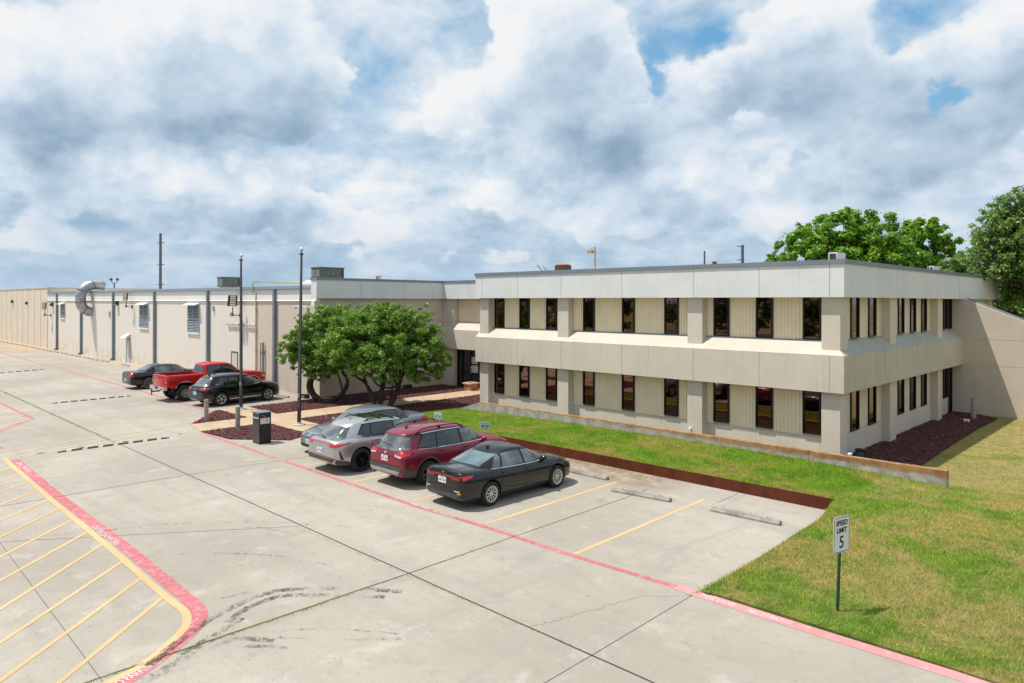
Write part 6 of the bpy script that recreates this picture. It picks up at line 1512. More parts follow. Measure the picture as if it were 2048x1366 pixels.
# ------------------------------------------------------------------ roof equipment
def unit(px0, pxm, px1, py0, py1, Y, label, z0=None, cover=True):
    """px0..pxm: the sunlit end facing the lot, pxm..px1: the long side in shade"""
    x0, z1 = atY(px0, py0, Y); x1 = atY(pxm, py0, Y)[0]; zb_ = atY(px0, py1, Y)[1]; yb_ = atX(px1, py0, x1)[0]; dep = yb_ - Y
    t = thing('rooftop_unit', label, 'rooftop air conditioner', (x0, Y, zb_), 0, 'green rooftop air conditioners')
    mb = MB(); mb.box(x0, x1, Y, yb_, zb_, z1); mb.build('cabinet', 'unit_green', t)
    w_ = x1 - x0
    for k in range(2):
        mb = MB(); mb.box(x0 + w_*(.04 + .5*k), x0 + w_*(.46 + .5*k), Y - .02, Y + .01, zb_ + .12, z1 - .1); mb.build('access_panel', 'unit_light', t)
    mb = MB(); mb.box(x0 - .04, x1 + .04, Y - .04, yb_ + .04, z1, z1 + .06); mb.build('top_cover', 'unit_green', t)
    for k in range(3):
        y_ = Y + dep*(.30 + .2*k); mb = MB(); mb.box(x1, x1 + .02, y_, y_ + dep*.05, zb_ + (z1 - zb_)*.35, z1 - .2); mb.build('side_label', 'unit_light', t)
    mb = MB(); mb.box(x1, x1 + .015, Y + dep*.9, Y + dep*.97, zb_ + .1, z1 - .08); mb.build('vent_grille', 'louver_dark', t)
    mb = MB(); mb.box(x0 + .15, x1 - .15, Y + .15, yb_ - .15, zb_ - 2.2, zb_); mb.build('curb', 'galvanised', t)
unit(434.5, 445, 480, 555.5, 573.5, 26.0, 'dark green rooftop air conditioner behind the left flagpole')
unit(622.5, 640, 688, 536.5, 557, 23.5, 'dark green rooftop air conditioner above the courtyard trees')
xv, zv = atY(1126, 525, 34.0)
t = thing('roof_vent', 'dark round ribbed roof vent with a rusty cap on the office roof', 'roof vent', (xv, 34, 6.7))
mb = MB(); mb.lathe([(.5, 0), (.5, 1.05), (.001, 1.05)], (xv, 34, 6.7), None, 28)
for k in range(28): a = 2*PI*k/28; mb.box(xv + .5*math.cos(a) - .012, xv + .5*math.cos(a) + .012, 34 + .5*math.sin(a) - .012, 34 + .5*math.sin(a) + .012, 6.7, 7.72)
vz = atY(1126, 527, 34)[1]
mb.build('drum', 'rust_vent', t); mb = MB(); mb.lathe([(.5, 0), (.42, .06), (.001, .09)], (xv, 34, 7.76), None, 24); mb.build('cap', 'rust_red', t)
def smallbox(px0, pxm, px1, py0, Y, label, m1, m2):
    x0, z1 = atY(px0, py0, Y); x1 = atY(pxm, py0, Y)[0]; yb_ = atX(px1, py0, x1)[0]
    t = thing('roof_box', label, 'roof vent', (x0, Y, 6.6), 0, 'small boxes on the office roof')
    mb = MB(); mb.box(x0, x1, Y, yb_, 6.5, z1); mb.build('housing', m2, t)
    mb = MB(); mb.box(x0 + .04, x1 - .04, Y - .02, Y, 6.5, z1 - .05)
    for k in range(5): mb.box(x0 + .04, x1 - .04, Y - .035, Y - .02, z1 - .1 - .07*k, z1 - .07 - .07*k)
    mb.build('louver_side', m1, t)
smallbox(1657, 1674, 1691, 505, 28.5, 'white and rust coloured box on the office roof corner', 'rust_vent', 'white_metal')
smallbox(1858, 1867, 1880, 532, 38.0, 'smaller white roof box farther along the office roof', 'rust_vent', 'white_metal')
smallbox(1424, 1428, 1434, 523, 33, 'tiny rusty box on the middle of the office roof', 'rust_red', 'rust_vent')
smallbox(752, 757, 763, 551, 33, 'tiny box on the roof over the courtyard wall', 'rust_red', 'pipe_tan')
xa, za = atY(1074, 530, 30); xb = atY(1085, 530, 30)[0]
t = thing('ladder', 'top of a metal ladder leaning against the far side of the office roof', 'ladder', (xa, 31, 6.5))
mb = MB(); mb.tube([(xa + .12, 31.3, 6.4), (xa, 30, za + .02)], .035, 6); mb.tube([(xb + .1, 31.3, 6.4), (xb - .02, 30, za - .03)], .035, 6); mb.build('rail', 'galvanised', t)
mb = MB(); mb.tube([(xa + .05, 30.4, za - .2), (xb + .03, 30.4, za - .22)], .02, 6); mb.tube([(xa + .09, 30.8, za - .45), (xb + .06, 30.8, za - .46)], .02, 6); mb.build('rung', 'galvanised', t)
# poles behind
def mast(px, py0, d, r, mat, name, label, cat, ex=None, zb=-.7):
    x, y, z = atD(px, py0, d); t = thing(name, label, cat, (x, y, zb)); mb = MB(); mb.tube([(x, y, zb), (x, y, z)], [r*1.3, r], 10); mb.build('pole', mat, t); return t, Vector((x, y, z))
RD = Vector((E1[0], E2[0], 0))
t, p = mast(1190, 493, 75, .09, 'pipe_tan', 'street_lamp', 'slim street lamp with a yellowish lamp box behind the office roof', 'street lamp')
mb = MB(); c = p - RD*.5 - Vector((0, 0, .55)); mb.hexa([c + Vector(v) for v in ((-.3, -.15, -.18), (.3, -.15, -.18), (.3, .15, -.18), (-.3, .15, -.18))], [c + Vector(v) for v in ((-.36, -.2, .15), (.36, -.2, .15), (.36, .2, .15), (-.36, .2, .15))]); mb.build('lamp_head', 'lamp_yellow', t)
mb = MB(); mb.tube([p - Vector((0, 0, .3)), p - RD*.3 - Vector((0, 0, .12)), p - RD*.5 - Vector((0, 0, .35))], .03, 6); mb.build('lamp_arm', 'rust_vent', t)
t, p = mast(1409, 502, 90, .11, 'wood_pole', 'utility_pole', 'short plain pole top behind the office roof, left of the wired pole', 'utility pole')
t1, p1 = mast(1485, 490, 110, .22, 'steel_pole', 'utility_pole', 'grey utility pole with wires behind the office roof near the bright green tree', 'utility pole')
mb = MB(); mb.tube([p1 - RD*.9 - Vector((0, 0, .2)), p1 + RD*.3 - Vector((0, 0, .2))], .07, 6); mb.tube([p1 - RD*.8 - Vector((0, 0, 2.3)), p1 + RD*.3 - Vector((0, 0, 2.3))], .07, 6); mb.build('cross_arm', 'steel_pole', t1)
t2, p2 = mast(321, 466.5, 150, .26, 'steel_pole', 'utility_pole', 'tall dark transmission pole standing beyond the warehouse roof', 'utility pole')
mb = MB()
for dz in (2.0, 6.6, 10.8): mb.tube([p2 - RD*.8 - Vector((0, 0, dz)), p2 + RD*.8 - Vector((0, 0, dz))], .08, 6)
mb.build('cross_arm', 'steel_pole', t2)
t, p = mast(228.5, 566, 100, .09, 'steel_pole', 'street_lamp', 'twin headed yard lamp behind the warehouse roof', 'street lamp')
mb = MB(); mb.tube([p - RD*.45 + Vector((0, 0, .35)), p - RD*.3, p + RD*.3, p + RD*.45 + Vector((0, 0, .35))], .05, 6); mb.build('lamp_arm', 'steel_pole', t)
for s in (-1, 1):
    c = p + RD*.45*s + Vector((0, 0, .5)); mb = MB(); mb.obox(c, (.14, .12, .16), Matrix.Rotation(.4, 3, 'Z')); mb.build('lamp_head', 'dark_metal', t)
t, p = mast(154.5, 577, 90, .10, 'wood_pole', 'roof_pipe', 'short dark pipe end beside the exhaust duct', 'pipe')
def wire(a, b, sag, label, r=.018):
    t = thing('power_line', label, 'power line', a, 0, 'overhead power lines'); P = []
    for k in range(31): u_ = k/30; q = Vector(a).lerp(Vector(b), u_); q.z -= sag*4*u_*(1 - u_); P.append(q)
    mb = MB(); mb.tube(P, r, 4); mb.build('cable', 'wire_grey', t)
for i, dz in enumerate((.3, 2.0, 6.6, 10.8)):
    a = p2 - Vector((0, 0, dz)); wn = ('top', 'second', 'third', 'lowest')[i]
    b = Vector(atD(1700, 505 + i*14, 330)); wire(a, b, 5, '%s thin power line running right from the tall transmission pole' % wn, .012)
    b = Vector(atD(-250, 505 + i*30, 210)); wire(a, b, 3, '%s thin power line running left from the tall transmission pole' % wn, .011)
wire(p1 - RD*.9, Vector(atD(500, 508, 260)), 4, 'upper power line running left from the grey utility pole', .012)
wire(p1 - RD*.8 - Vector((0, 0, 2.3)), Vector(atD(500, 530, 260)), 4, 'lower power line running left from the grey utility pole', .012)
wire(p1 - Vector((0, 0, 2.1)), Vector(atD(1570, 530, 118)), .3, 'short power line dropping right from the grey utility pole', .014)
# ------------------------------------------------------------------ trees
def leaf_cloud(blobs, n, size, seed, fill=.25, up_bias=.5, droop=0.0, sub=(.16, .30), nsub=26):
    """blobs: (x, y, z, rx, ry, rz). Leaves gathered in twig-end clusters near the blob surfaces"""
    r = np.random.RandomState(seed); C = []; Rr = []
    vol = np.array([b[3]*b[4]*b[5] for b in blobs])**.67; vol /= vol.sum()
    tot = nsub*len(blobs)
    for b, w in zip(blobs, vol):
        k = max(5, int(tot*w)); d = r.randn(k, 3); d /= np.linalg.norm(d, axis=1)[:, None]
        rad = np.where(r.rand(k) < fill, r.rand(k)**.5*.8, .80 + .28*r.rand(k))
        C.append(np.array(b[:3]) + d*rad[:, None]*np.array(b[3:6])); m_ = (b[3] + b[4] + b[5])/3; Rr.append(m_*r.uniform(sub[0], sub[1], k))
    C = np.concatenate(C); Rr = np.concatenate(Rr); w = Rr**2; idx = r.choice(len(C), n, p=w/w.sum())
    d = r.randn(n, 3); d /= np.linalg.norm(d, axis=1)[:, None]; rad = r.rand(n)**.5*(.85 + .7*(r.rand(n) < .16)*r.rand(n))
    P = C[idx] + d*(Rr[idx]*rad)[:, None]*np.array([1, 1, .78]); P[:, 2] -= droop*r.rand(n)**2*Rr[idx]
    nrm = d*.7 + r.randn(n, 3)*.55 + np.array([0, 0, up_bias]); nrm /= np.linalg.norm(nrm, axis=1)[:, None]
    t = np.cross(nrm, r.randn(n, 3)); t /= np.linalg.norm(t, axis=1)[:, None]; b2 = np.cross(nrm, t)
    s = size*(.6 + .8*r.rand(n))[:, None]
    V = np.stack([P - t*s, P - b2*s*.42 + nrm*s*.12, P + t*s, P + b2*s*.42 + nrm*s*.12], 1)
    return V, C, Rr
def leaf_mesh(name, V, mat, parent):
    n = len(V); off = np.array(origin_of(parent)); me = bpy.data.meshes.new(name)
    me.vertices.add(4*n); me.vertices.foreach_set('co', (V - off).reshape(-1)); me.loops.add(4*n); me.loops.foreach_set('vertex_index', np.arange(4*n, dtype=np.int32))
    me.polygons.add(n); me.polygons.foreach_set('loop_start', np.arange(0, 4*n, 4, dtype=np.int32)); me.update(calc_edges=True); me.materials.append(MATS[mat])
    o = bpy.data.objects.new(name, me); COL.objects.link(o); o.parent = parent; return o
def limb(mb, pts, r0, r1, n=9):
    P = [pts[0]] + list(pts) + [pts[-1]]; out = []
    for i in range(1, len(P) - 2):
        for k in range(4):
            t = k/4; out.append([.5*(2*P[i][a] + (P[i + 1][a] - P[i - 1][a])*t + (2*P[i - 1][a] - 5*P[i][a] + 4*P[i + 1][a] - P[i + 2][a])*t*t + (3*P[i][a] - P[i - 1][a] - 3*P[i + 1][a] + P[i + 2][a])*t**3) for a in range(3)])
    out.append(list(pts[-1])); m_ = len(out)
    mb.tube(out, [(r0 + (r1 - r0)*(i/(m_ - 1)))*(1 + .10*math.sin(i*1.7 + r0*50)) for i in range(m_)], n)
def at_d(px, py, d): return atD(px, py, d)
# tree in front of the courtyard wall, right hand one (several straight stems)
bx, by = G(757, 817)
DT = E1[1]*bx + E2[1]*by
t = thing('courtyard_tree', 'broad leafy multi stemmed tree on the right, in front of the courtyard wall', 'tree', (bx, by, 0), 0, 'pair of courtyard trees')
mb = MB()
def L(ps, r0, r1): limb(mb, [at_d(x, y, DT + dz) for x, y, dz in ps], r0, r1)
L([(752, 818, 0), (744, 790, -.1), (730, 765, -.4), (712, 752, -.8), (700, 720, -1)], .11, .05)
L([(745, 800, 0), (735, 775, .3), (728, 745, .6), (738, 715, .8)], .09, .05)
L([(760, 822, 0), (762, 790, 0), (767, 760, .2), (768, 735, .3), (775, 690, .4), (770, 650, .3)], .16, .08)
L([(775, 820, .2), (786, 800, .2), (797, 775, .2), (803, 755, .1), (820, 725, -.2), (845, 700, -.5)], .15, .06)
L([(797, 778, .2), (790, 762, .4), (780, 742, .8), (772, 720, 1.2)], .08, .05)
L([(800, 770, .2), (778, 776, 0), (756, 770, -.2), (745, 756, -.3), (732, 742, -.3)], .06, .04)
L([(742, 752, .2), (748, 740, .5), (752, 720, .9)], .05, .03); L([(776, 818, .5), (780, 800, .8), (784, 780, 1.2), (785, 750, 1.6)], .05, .04)
L([(803, 755, .1), (800, 735, .5), (812, 700, 1.1), (830, 660, 1.5)], .08, .04); L([(768, 735, .3), (755, 700, -.3), (730, 660, -.9)], .08, .04)
mb.build('trunk', 'bark', t, smooth=60)
bl = []
for px, py, dd_, rx, rz in ((690, 700, -.5, 1.15, .9), (735, 660, .3, 1.35, 1.1), (745, 632, .8, 1.0, .75), (790, 640, .5, 1.25, .95), (830, 652, .9, 1.05, .95), (845, 630, .9, .55, .55), (812, 622, .8, .6, .6), (850, 695, .2, 1.1, .95), (872, 715, .8, .8, .85), (785, 700, -.7, 1.3, 1.0),
                            (730, 728, -.9, .9, .65), (770, 740, -1.2, .95, .6), (820, 740, -.6, 1.0, .6), (855, 745, .3, .8, .6), (700, 660, .5, 1.1, .9), (705, 735, -.9, .7, .55), (750, 690, 1.4, 1.3, 1.1), (810, 690, 1.6, 1.3, 1.1), (745, 612, .4, .5, .35), (775, 614, .4, .45, .3), (870, 660, .6, .5, .5), (880, 740, .6, .45, .5)):
    x, y, z = at_d(px, py, DT + dd_); bl.append((x, y, z, rx, rx, rz))
V, C, Rr = leaf_cloud(bl, 120000, .058, 3, sub=(.12, .34), nsub=40, fill=.32); leaf_mesh('crown', V, 'leaf_court', t)
mb = MB()
for i in range(0, len(C), 4):
    c = Vector(C[i]); b0 = Vector(at_d(768, 735, DT + .2)); mb.tube([b0.lerp(c, .25), b0.lerp(c, .6) + Vector((0, 0, .12)), c], [.03, .02, .008], 5)
mb.build('branches', 'bark', t)
# left hand one (U shaped stems)
bx, by = G(655, 804)
DT = E1[1]*bx + E2[1]*by
t = thing('courtyard_tree', 'leafy tree with curving U shaped stems on the left, at the warehouse corner', 'tree', (bx, by, 0), 0, 'pair of courtyard trees')
mb = MB()
L([(655, 806, 0), (640, 801, 0), (626, 790, 0), (617, 772, .0), (622, 760, .1), (634, 748, .2), (645, 725, .3)], .17, .08)
L([(640, 798, .2), (628, 785, .3), (624, 768, .3), (630, 745, .4), (640, 720, .5)], .10, .05)
L([(652, 806, 0), (668, 799, 0), (684, 788, .1), (694, 770, .1), (694, 755, .1), (686, 745, 0), (678, 715, -.2)], .15, .07)
L([(684, 790, .1), (684, 775, .0), (678, 755, -.1), (672, 735, -.2)], .06, .04)
L([(645, 725, .3), (640, 690, .3), (650, 650, .3)], .08, .05); L([(640, 720, .4), (610, 700, .2), (590, 690, .1)], .06, .03)
mb.build('trunk', 'bark', t, smooth=60)
bl = []
for px, py, dd_, rx, rz in ((582, 705, .0, .75, .9), (590, 668, .3, .55, .45), (605, 735, .2, .55, .5), (620, 690, .2, 1.0, 1.1), (640, 650, .4, 1.0, .9), (645, 628, .5, .55, .4), (680, 630, .6, .9, .65), (665, 700, -.2, 1.15, 1.1), (640, 735, -.2, .9, .55), (700, 660, .3, 1.1, 1.0), (690, 715, -.1, .9, .8), (655, 752, -.4, .5, .4), (612, 650, .5, .6, .55), (660, 670, 1.2, 1.2, 1.1), (600, 640, .3, .35, .3)):
    x, y, z = at_d(px, py, DT + dd_); bl.append((x, y, z, rx, rx, rz))
V, C, Rr = leaf_cloud(bl, 95000, .060, 5, sub=(.12, .34), nsub=44, fill=.32); leaf_mesh('crown', V, 'leaf_court', t)
mb = MB()
for i in range(0, len(C), 4):
    c = Vector(C[i]); b0 = Vector(at_d(650, 725, DT + .2)); mb.tube([b0.lerp(c, .25), b0.lerp(c, .6) + Vector((0, 0, .12)), c], [.03, .02, .008], 5)
mb.build('branches', 'bark', t)
def bgtree(name, label, d, blobs, n, size, mat, seed, trunkpx, group=None, sub=(.2, .4), nsub=22, droop=0, blossoms=0, fill=.25):
    x, y, z = atD(trunkpx, 640, d); t = thing(name, label, 'tree', (x, y, -.7), 0, group)
    bl = [];
    for px, py, dd_, rx, rz in blobs: q = atD(px, py, d + dd_); bl.append((*q, rx, rx, rz))
    V, C, Rr = leaf_cloud(bl, n, size, seed, sub=sub, nsub=nsub, droop=droop, fill=fill); leaf_mesh('crown', V, mat, t)
    mb = MB(); cz = sum(b[2] for b in bl)/len(bl)
    limb(mb, [(x, y, -.8), (x + .1, y, cz*.35), (x - .1, y + .1, cz*.7), (x, y, cz)], .26, .12); mb.build('trunk', 'bark', t, smooth=60)
    mb = MB()
    for i in range(0, len(C), 3): c = Vector(C[i]); b0 = Vector((x, y, cz*.6)); mb.tube([b0, b0.lerp(c, .55) + Vector((0, 0, .2)), c], [.10, .05, .015], 5)
    mb.build('branches', 'bark', t)
    if blossoms:
        V2, _, _ = leaf_cloud(bl, blossoms, size*.8, seed + 9, sub=(.02, .06), nsub=30, fill=0); leaf_mesh('blossoms', V2, 'blossom', t)
    return t
bgtree('maple_tree', 'wide bright green tree standing behind the office roof', 62, [(1590, 505, 0, 1.9, 1.5), (1625, 480, 0, 2.1, 1.7), (1670, 470, .5, 2.3, 1.9), (1720, 452, 0, 2.0, 1.5), (1760, 475, 0, 2.4, 1.9), (1700, 505, -.5, 2.6, 1.9), (1640, 520, -1, 2.5, 1.8), (1790, 505, -.5, 2.2, 1.9), (1745, 520, -1, 2.5, 2), (1605, 455, .3, .8, .8), (1655, 450, .3, .9, .7), (1580, 525, -.5, 1.5, 1.2), (1800, 470, .5, 1.3, 1.1), (1700, 560, 0, 3.2, 2), (1770, 570, 0, 3, 2), (1640, 570, 0, 3, 2)],
       60000, .19, 'leaf_bright', 21, 1700, 'bright green trees behind the office', sub=(.18, .34), nsub=26)
bgtree('maple_tree', 'rounder bright green tree to the right of the wide one behind the office', 72, [(1850, 462, 0, 2.1, 1.6), (1880, 480, 0, 1.7, 1.6), (1835, 495, 0, 2.2, 1.8), (1872, 515, 0, 2.1, 1.7), (1900, 520, .5, 1.3, 1.6), (1820, 530, 0, 2.2, 1.8), (1862, 560, 0, 2.8, 2)],
       22000, .23, 'leaf_bright', 22, 1860, 'bright green trees behind the office', sub=(.18, .34), nsub=24)
bgtree('small_tree', 'tip of a small bright tree left of the wide one above the roof edge', 66, [(1546, 521, 0, .55, .6), (1542, 535, 0, .8, .7), (1549, 510, 0, .25, .4)], 1400, .2, 'leaf_bright', 23, 1545)
bgtree('dull_tree', 'dull green tree low between the bright trees and the big crape myrtle', 56, [(1915, 545, 0, 1.6, 1.2), (1890, 560, 0, 1.3, .9), (1940, 540, 0, 1.7, 1.6), (1925, 575, 0, 2, 1.5), (1960, 520, 0, 1.4, 1.4)], 11000, .16, 'leaf_crape', 24, 1925)
bgtree('crape_myrtle_tree', 'large crape myrtle tree with pink blossoms at the right edge', 41, [(2040, 415, 0, 1.35, 1.25), (1990, 440, 0, 1.0, .9), (2020, 470, 0, 1.7, 1.4), (1965, 480, -.3, .95, .8), (2070, 470, 0, 1.9, 1.9), (1950, 510, -.6, .75, .6), (1995, 515, -.5, 1.2, 1.0), (2045, 530, -.3, 1.5, 1.3), (1965, 540, -.8, .8, .55), (2100, 540, 0, 2.2, 2.0), (2110, 420, 0, 1.7, 1.6), (2030, 570, 1.5, 1.5, 1.2), (2160, 480, 0, 2.2, 2.2), (2060, 385, 0, .8, .7), (1945, 535, -.7, .5, .35), (2010, 540, -1.2, 1.0, .6), (1975, 455, -.3, .8, .7), (2015, 405, 0, .9, .7), (2030, 500, -.8, 1.4, 1.2), (1935, 495, -.5, .4, .3)],
       105000, .09, 'leaf_crape', 25, 2130, sub=(.14, .32), nsub=44, fill=.4, droop=.3, blossoms=420)
bgtree('background_tree', 'green tree showing low behind the sloping side wing', 58, [(2010, 600, 0, 1.8, 1.6), (2045, 620, 0, 2.1, 1.9), (2030, 570, 0, 1.8, 1.6), (2075, 600, 0, 2.2, 2.2), (2000, 630, 0, 1.8, 1.5), (2090, 650, 0, 2.2, 2.0)], 16000, .14, 'leaf_crape', 26, 2050)
# woods around the site (they show in the window glass)
r = np.random.RandomState(5); bl = []
for k in range(60): x = -150 + k*3.6; bl.append((x + r.rand()*2, -64 + r.randn()*4, 2.5 + r.rand()*4, 3.2, 3, 3.5 + r.rand()*3))
for k in range(40): bl.append((52 + r.randn()*3, -20 + k*4 + r.rand()*2, 3 + r.rand()*4, 3, 3.2, 3.5 + r.rand()*3))
V, C, Rr = leaf_cloud(bl, 60000, .55, 31, sub=(.3, .5), nsub=14)
o = leaf_mesh('far_woods', V, 'leaf_wood', None); tag(o, 'dark belt of woods facing the office, mirrored in its windows', 'woods', kind='stuff')
# ------------------------------------------------------------------ sky, sun, camera
SUN_EL = math.radians(66); az = Vector((.714, .700)); SUN = Vector((-az.x*math.cos(SUN_EL), -az.y*math.cos(SUN_EL), math.sin(SUN_EL)))
w = bpy.data.worlds.new('World'); S.world = w; w.use_nodes = True; w.cycles.sampling_method = 'NONE'
nt = NT(w)
sky = nt.n('ShaderNodeTexSky', _sky_type='NISHITA', _sun_disc=False); sky.sun_elevation = SUN_EL; sky.sun_rotation = math.atan2(SUN.x, SUN.y); sky.dust_density = 1.5; sky.air_density = 1.2
tc = nt.n('ShaderNodeTexCoord').outputs['Generated']
sx = nt.n('ShaderNodeSeparateXYZ', i0=tc); X, Y, Z = sx.outputs
# azimuth measured from the camera heading, elevation (both world angles)
HD = Vector((E1[1], E2[1]))
azm = nt.math('ARCTAN2', nt.math('ADD', nt.math('MULTIPLY', X, E1[0]), nt.math('MULTIPLY', Y, E2[0])), nt.math('ADD', nt.math('MULTIPLY', X, HD.x), nt.math('MULTIPLY', Y, HD.y)))
elv = nt.math('ARCSINE', Z)
def skyset(nt, azm, elv, X, Y, Z, skycol):
    k = nt.math('DIVIDE', 1.0, nt.math('ADD', nt.math('ABSOLUTE', Z), .75))
    def coords(da=0.0, de=0.0, zs=1.35):
        kx = nt.math('MULTIPLY', nt.math('ADD', X, da*E1[0]), k); ky = nt.math('MULTIPLY', nt.math('ADD', Y, da*E2[0]), k); kz = nt.math('MULTIPLY', nt.math('ADD', Z, de), nt.math('MULTIPLY', k, zs))
        return nt.n('ShaderNodeCombineXYZ', i0=kx, i1=ky, i2=kz).outputs[0]
    ae0 = nt.n('ShaderNodeCombineXYZ', i0=azm, i1=elv).outputs[0]
    wn = nt.n('ShaderNodeTexNoise', Scale=9.0, Detail=5, Roughness=.6); nt.t.links.new(ae0, wn.inputs['Vector'])
    wv = nt.n('ShaderNodeVectorMath', _operation='MULTIPLY_ADD', i0=wn.outputs['Color'], i1=(.16, .11, 0), i2=(-.08, -.055, 0)).outputs[0]
    ae = nt.n('ShaderNodeVectorMath', _operation='ADD', i0=ae0, i1=wv).outputs[0]
    def pa(px, py): return math.atan((px - 1024)/F), math.atan((HY - py)/math.hypot(F, px - 1024))
    def vm(op, a, b=None):
        nd = nt.t.nodes.new('ShaderNodeVectorMath'); nd.operation = op
        for i, v in enumerate((a, b)):
            if v is None: continue
            if isinstance(v, bpy.types.NodeSocket): nt.t.links.new(v, nd.inputs[i])
            else: nd.inputs[i].default_value = v
        return nd
    def field(L, da=0.0, de=0.0):
        s = None
        for (px, py, sa, se, wgt) in L:
            a, e = pa(px, py); ca = math.cos(a)
            d = vm('MULTIPLY', vm('SUBTRACT', ae, (a - da, e - de, 0)).outputs[0], (F/sa, F/se, 0)).outputs[0]
            r2 = vm('DOT_PRODUCT', d, d).outputs['Value']
            q = nt.math('MULTIPLY', nt.math('POWER', 2.718, nt.math('MULTIPLY', r2, -1.0)), wgt)
            s = q if s is None else nt.math('ADD', s, q)
        return s
    # far layered cloud
    cb = coords(0, 0, 1.7); nB = nt.noise(cb, 6.5, 7, .56, .1); cb2 = coords(-.012, .016, 1.7); nB2 = nt.noise(cb2, 6.5, 5, .56, .1)
    lumB = nt.math('ADD', nt.math('ADD', nt.math('MULTIPLY', nt.math('SUBTRACT', nB, nB2), 1.5), .66), nt.math('MULTIPLY', nt.math('SUBTRACT', nB, .5), .4))
    tn = field(TONE); lumB = nt.math('ADD', lumB, nt.math('MULTIPLY', tn, .75))
    # nearer heaped cloud
    nA = nt.noise(coords(0, 0, 1.0), 5.4, 9, .53, 0.0); nAu = nt.noise(coords(-.014, .022, 1.0), 5.4, 6, .53, 0.0)
    Fa = field(HEAPS); Fu = field(HEAPS, -.020, .045)
    Fa = nt.math('MULTIPLY', Fa, .8); Fu = nt.math('MULTIPLY', Fu, .8)
    D = nt.math('ADD', Fa, nt.math('MULTIPLY', nt.math('SUBTRACT', nA, .5), 1.8))
    Du = nt.math('ADD', Fu, nt.math('MULTIPLY', nt.math('SUBTRACT', nAu, .5), .8))
    alpha = nt.ramp(D, .33, .52)
    shade = nt.ramp(Du, .10, 1.30)
    lumA = nt.math('SUBTRACT', nt.math('ADD', .99, nt.math('MULTIPLY', nt.math('SUBTRACT', nA, nAu), 1.6)), nt.math('MULTIPLY', shade, .47))
    lumA = nt.math('ADD', lumA, nt.math('MULTIPLY', tn, .85))
    def tone(l):
        cr = nt.n('ShaderNodeValToRGB'); nt.t.links.new(nt.math('MULTIPLY', l, 1.0, clamp=True), cr.inputs[0]); e = cr.color_ramp.elements
        e[0].position = .05; e[0].color = (.21, .32, .44, 1); e[1].position = .98; e[1].color = (.86, .875, .89, 1)
        for p_, c_ in ((.28, (.31, .43, .56, 1)), (.45, (.44, .56, .68, 1)), (.62, (.57, .68, .79, 1)), (.80, (.72, .79, .86, 1))):
            q = e.new(p_); q.color = c_
        return cr.outputs[0]
    clear = field(CLEAR)
    veil = nt.math('SUBTRACT', nt.ramp(nB, .34, .56, .70, 1.0), nt.math('MULTIPLY', clear, nt.ramp(nB, .40, .62, 1.1, .6)), clamp=True)
    blue = nt.mix(nt.ramp(elv, .0, .42), (.36, .60, .80), (.13, .40, .70))
    blue = nt.mix(.2, blue, skycol)
    col = nt.mix(veil, blue, tone(lumB))
    alpha = nt.math('MULTIPLY', alpha, nt.ramp(nt.math('ADD', clear, nt.math('MULTIPLY', nt.math('SUBTRACT', .5, nA), 2.2)), .24, .62, 1, 0))
    col = nt.mix(alpha, col, tone(lumA))
    hz = nt.ramp(elv, -.02, .16, .62, 0)
    col = nt.mix(hz, col, (.385, .53, .69))
    return col
# (pixel x, y in the photo -> world azimuth and elevation; half width, half height in px at the photo's scale; weight)
HEAPS = [(300, 60, 120, 90, .9), (470, 60, 140, 100, .9), (610, 90, 80, 100, .9), (220, 160, 90, 70, .8), (430, 190, 170, 90, .9), (600, 230, 75, 80, 1.0),
         (1090, 30, 100, 90, 1.0), (1210, 90, 100, 100, 1.0), (1040, 160, 120, 110, .9), (1190, 230, 150, 90, 1.0), (930, 230, 80, 70, .8), (1190, 310, 130, 45, .7),
         (1500, 90, 120, 80, 1.0), (1420, 160, 100, 70, .9), (1620, 40, 120, 90, .9), (1690, 130, 150, 90, 1.0), (1560, 200, 180, 60, .7), (1840, 150, 140, 70, .9), (1980, 60, 90, 90, 1.0), (1990, 150, 100, 70, .8),
         (60, 80, 90, 90, .8), (30, 200, 120, 90, .8), (60, 290, 120, 50, .6), (430, 370, 110, 55, 1.0), (540, 400, 80, 45, 1.0), (110, 410, 110, 50, .8),
         (1280, 400, 120, 45, .9), (1400, 370, 90, 50, .7), (1060, 350, 110, 50, .7), (1660, 350, 180, 70, .8), (1850, 230, 110, 60, .8), (1970, 300, 120, 90, .7), (740, 450, 90, 35, .6), (1130, 450, 130, 30, .6), (1480, 450, 160, 30, .5),
         (330, 350, 60, 40, .9), (620, 470, 60, 28, .8), (980, 410, 60, 34, .8), (1210, 460, 60, 26, .7), (1330, 330, 60, 36, .8), (1560, 420, 80, 28, .8), (1750, 430, 90, 28, .8), (90, 480, 80, 26, .8), (400, 490, 80, 22, .7), (1620, 480, 70, 20, .7), (1000, 510, 90, 18, .7), (720, 520, 70, 16, .6), (1300, 520, 90, 16, .6)]
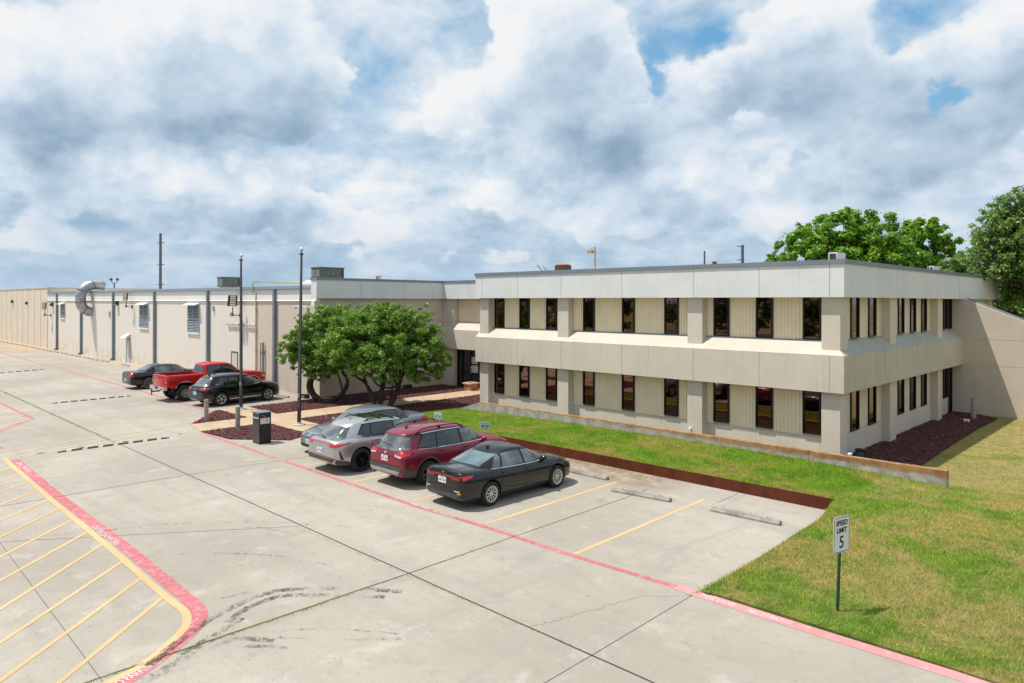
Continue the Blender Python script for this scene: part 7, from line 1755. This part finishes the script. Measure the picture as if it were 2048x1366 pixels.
TONE = [(60, 275, 150, 50, -.26), (1180, 290, 170, 50, -.28), (1640, 370, 180, 45, -.26), (600, 260, 90, 50, -.16), (420, 265, 200, 36, -.18), (1560, 205, 170, 40, -.16), (220, 435, 130, 36, -.20), (480, 420, 130, 30, -.18), (1290, 430, 130, 30, -.14), (1100, 350, 120, 26, -.10), (1000, 480, 1600, 40, -.07),
        (1060, 90, 110, 80, .10), (640, 70, 60, 60, .12), (1470, 110, 110, 60, .10), (230, 130, 80, 80, .08), (930, 190, 60, 90, .08), (760, 260, 100, 160, .12)]
CLEAR = [(1400, 70, 62, 36, .9), (1310, 150, 28, 60, .7), (1840, 25, 80, 50, 1.1), (1885, 178, 36, 26, 1.0), (790, 90, 110, 50, .35), (740, 150, 60, 50, .4), (1600, 330, 36, 26, .6)]
skyc = nt.mix(1.0, sky.outputs[0], (.10, .10, .10), 'MULTIPLY')
col = skyset(nt, azm, elv, X, Y, Z, skyc)
up = nt.ramp(elv, .45, .8, 0, 1)      # overhead: lighter broken cloud
col = nt.mix(nt.ramp(Z, -.06, -.01), (.30, .30, .26), col)
bgn = nt.n('ShaderNodeBackground', Color=col, Strength=1.0); o = nt.n('ShaderNodeOutputWorld'); nt.t.links.new(bgn.outputs[0], o.inputs[0])
ld = bpy.data.lights.new('sun', 'SUN'); ld.energy = 5.0; ld.angle = math.radians(.53); ld.color = (1.0, .955, .88)
lo = bpy.data.objects.new('sun', ld); COL.objects.link(lo); lo.rotation_euler = (-SUN).to_track_quat('-Z', 'Y').to_euler(); lo.location = (0, 0, 60)
cd = bpy.data.cameras.new('camera'); cam = bpy.data.objects.new('camera', cd); COL.objects.link(cam); S.camera = cam
cd.sensor_width = 36; cd.lens = F/2048*36; cd.shift_y = -(683 - HY)/2048; cd.clip_end = 4000; cd.clip_start = .1
fwd = Vector((E1[1], E2[1], 0)); right = Vector((E1[0], E2[0], 0)); upv = Vector((0, 0, 1))
cr_, sr_ = math.cos(ROLL), math.sin(ROLL)
r2 = right*cr_ + upv*sr_; u2 = upv*cr_ - right*sr_
Mc = Matrix((r2, u2, -fwd)).transposed().to_4x4(); Mc.translation = (0, 0, H); cam.matrix_world = Mc
S.view_settings.view_transform = 'Standard'; S.view_settings.look = 'None'; S.view_settings.exposure = 0.05; S.view_settings.gamma = 1
S.cycles.max_bounces = 6; S.cycles.transparent_max_bounces = 8
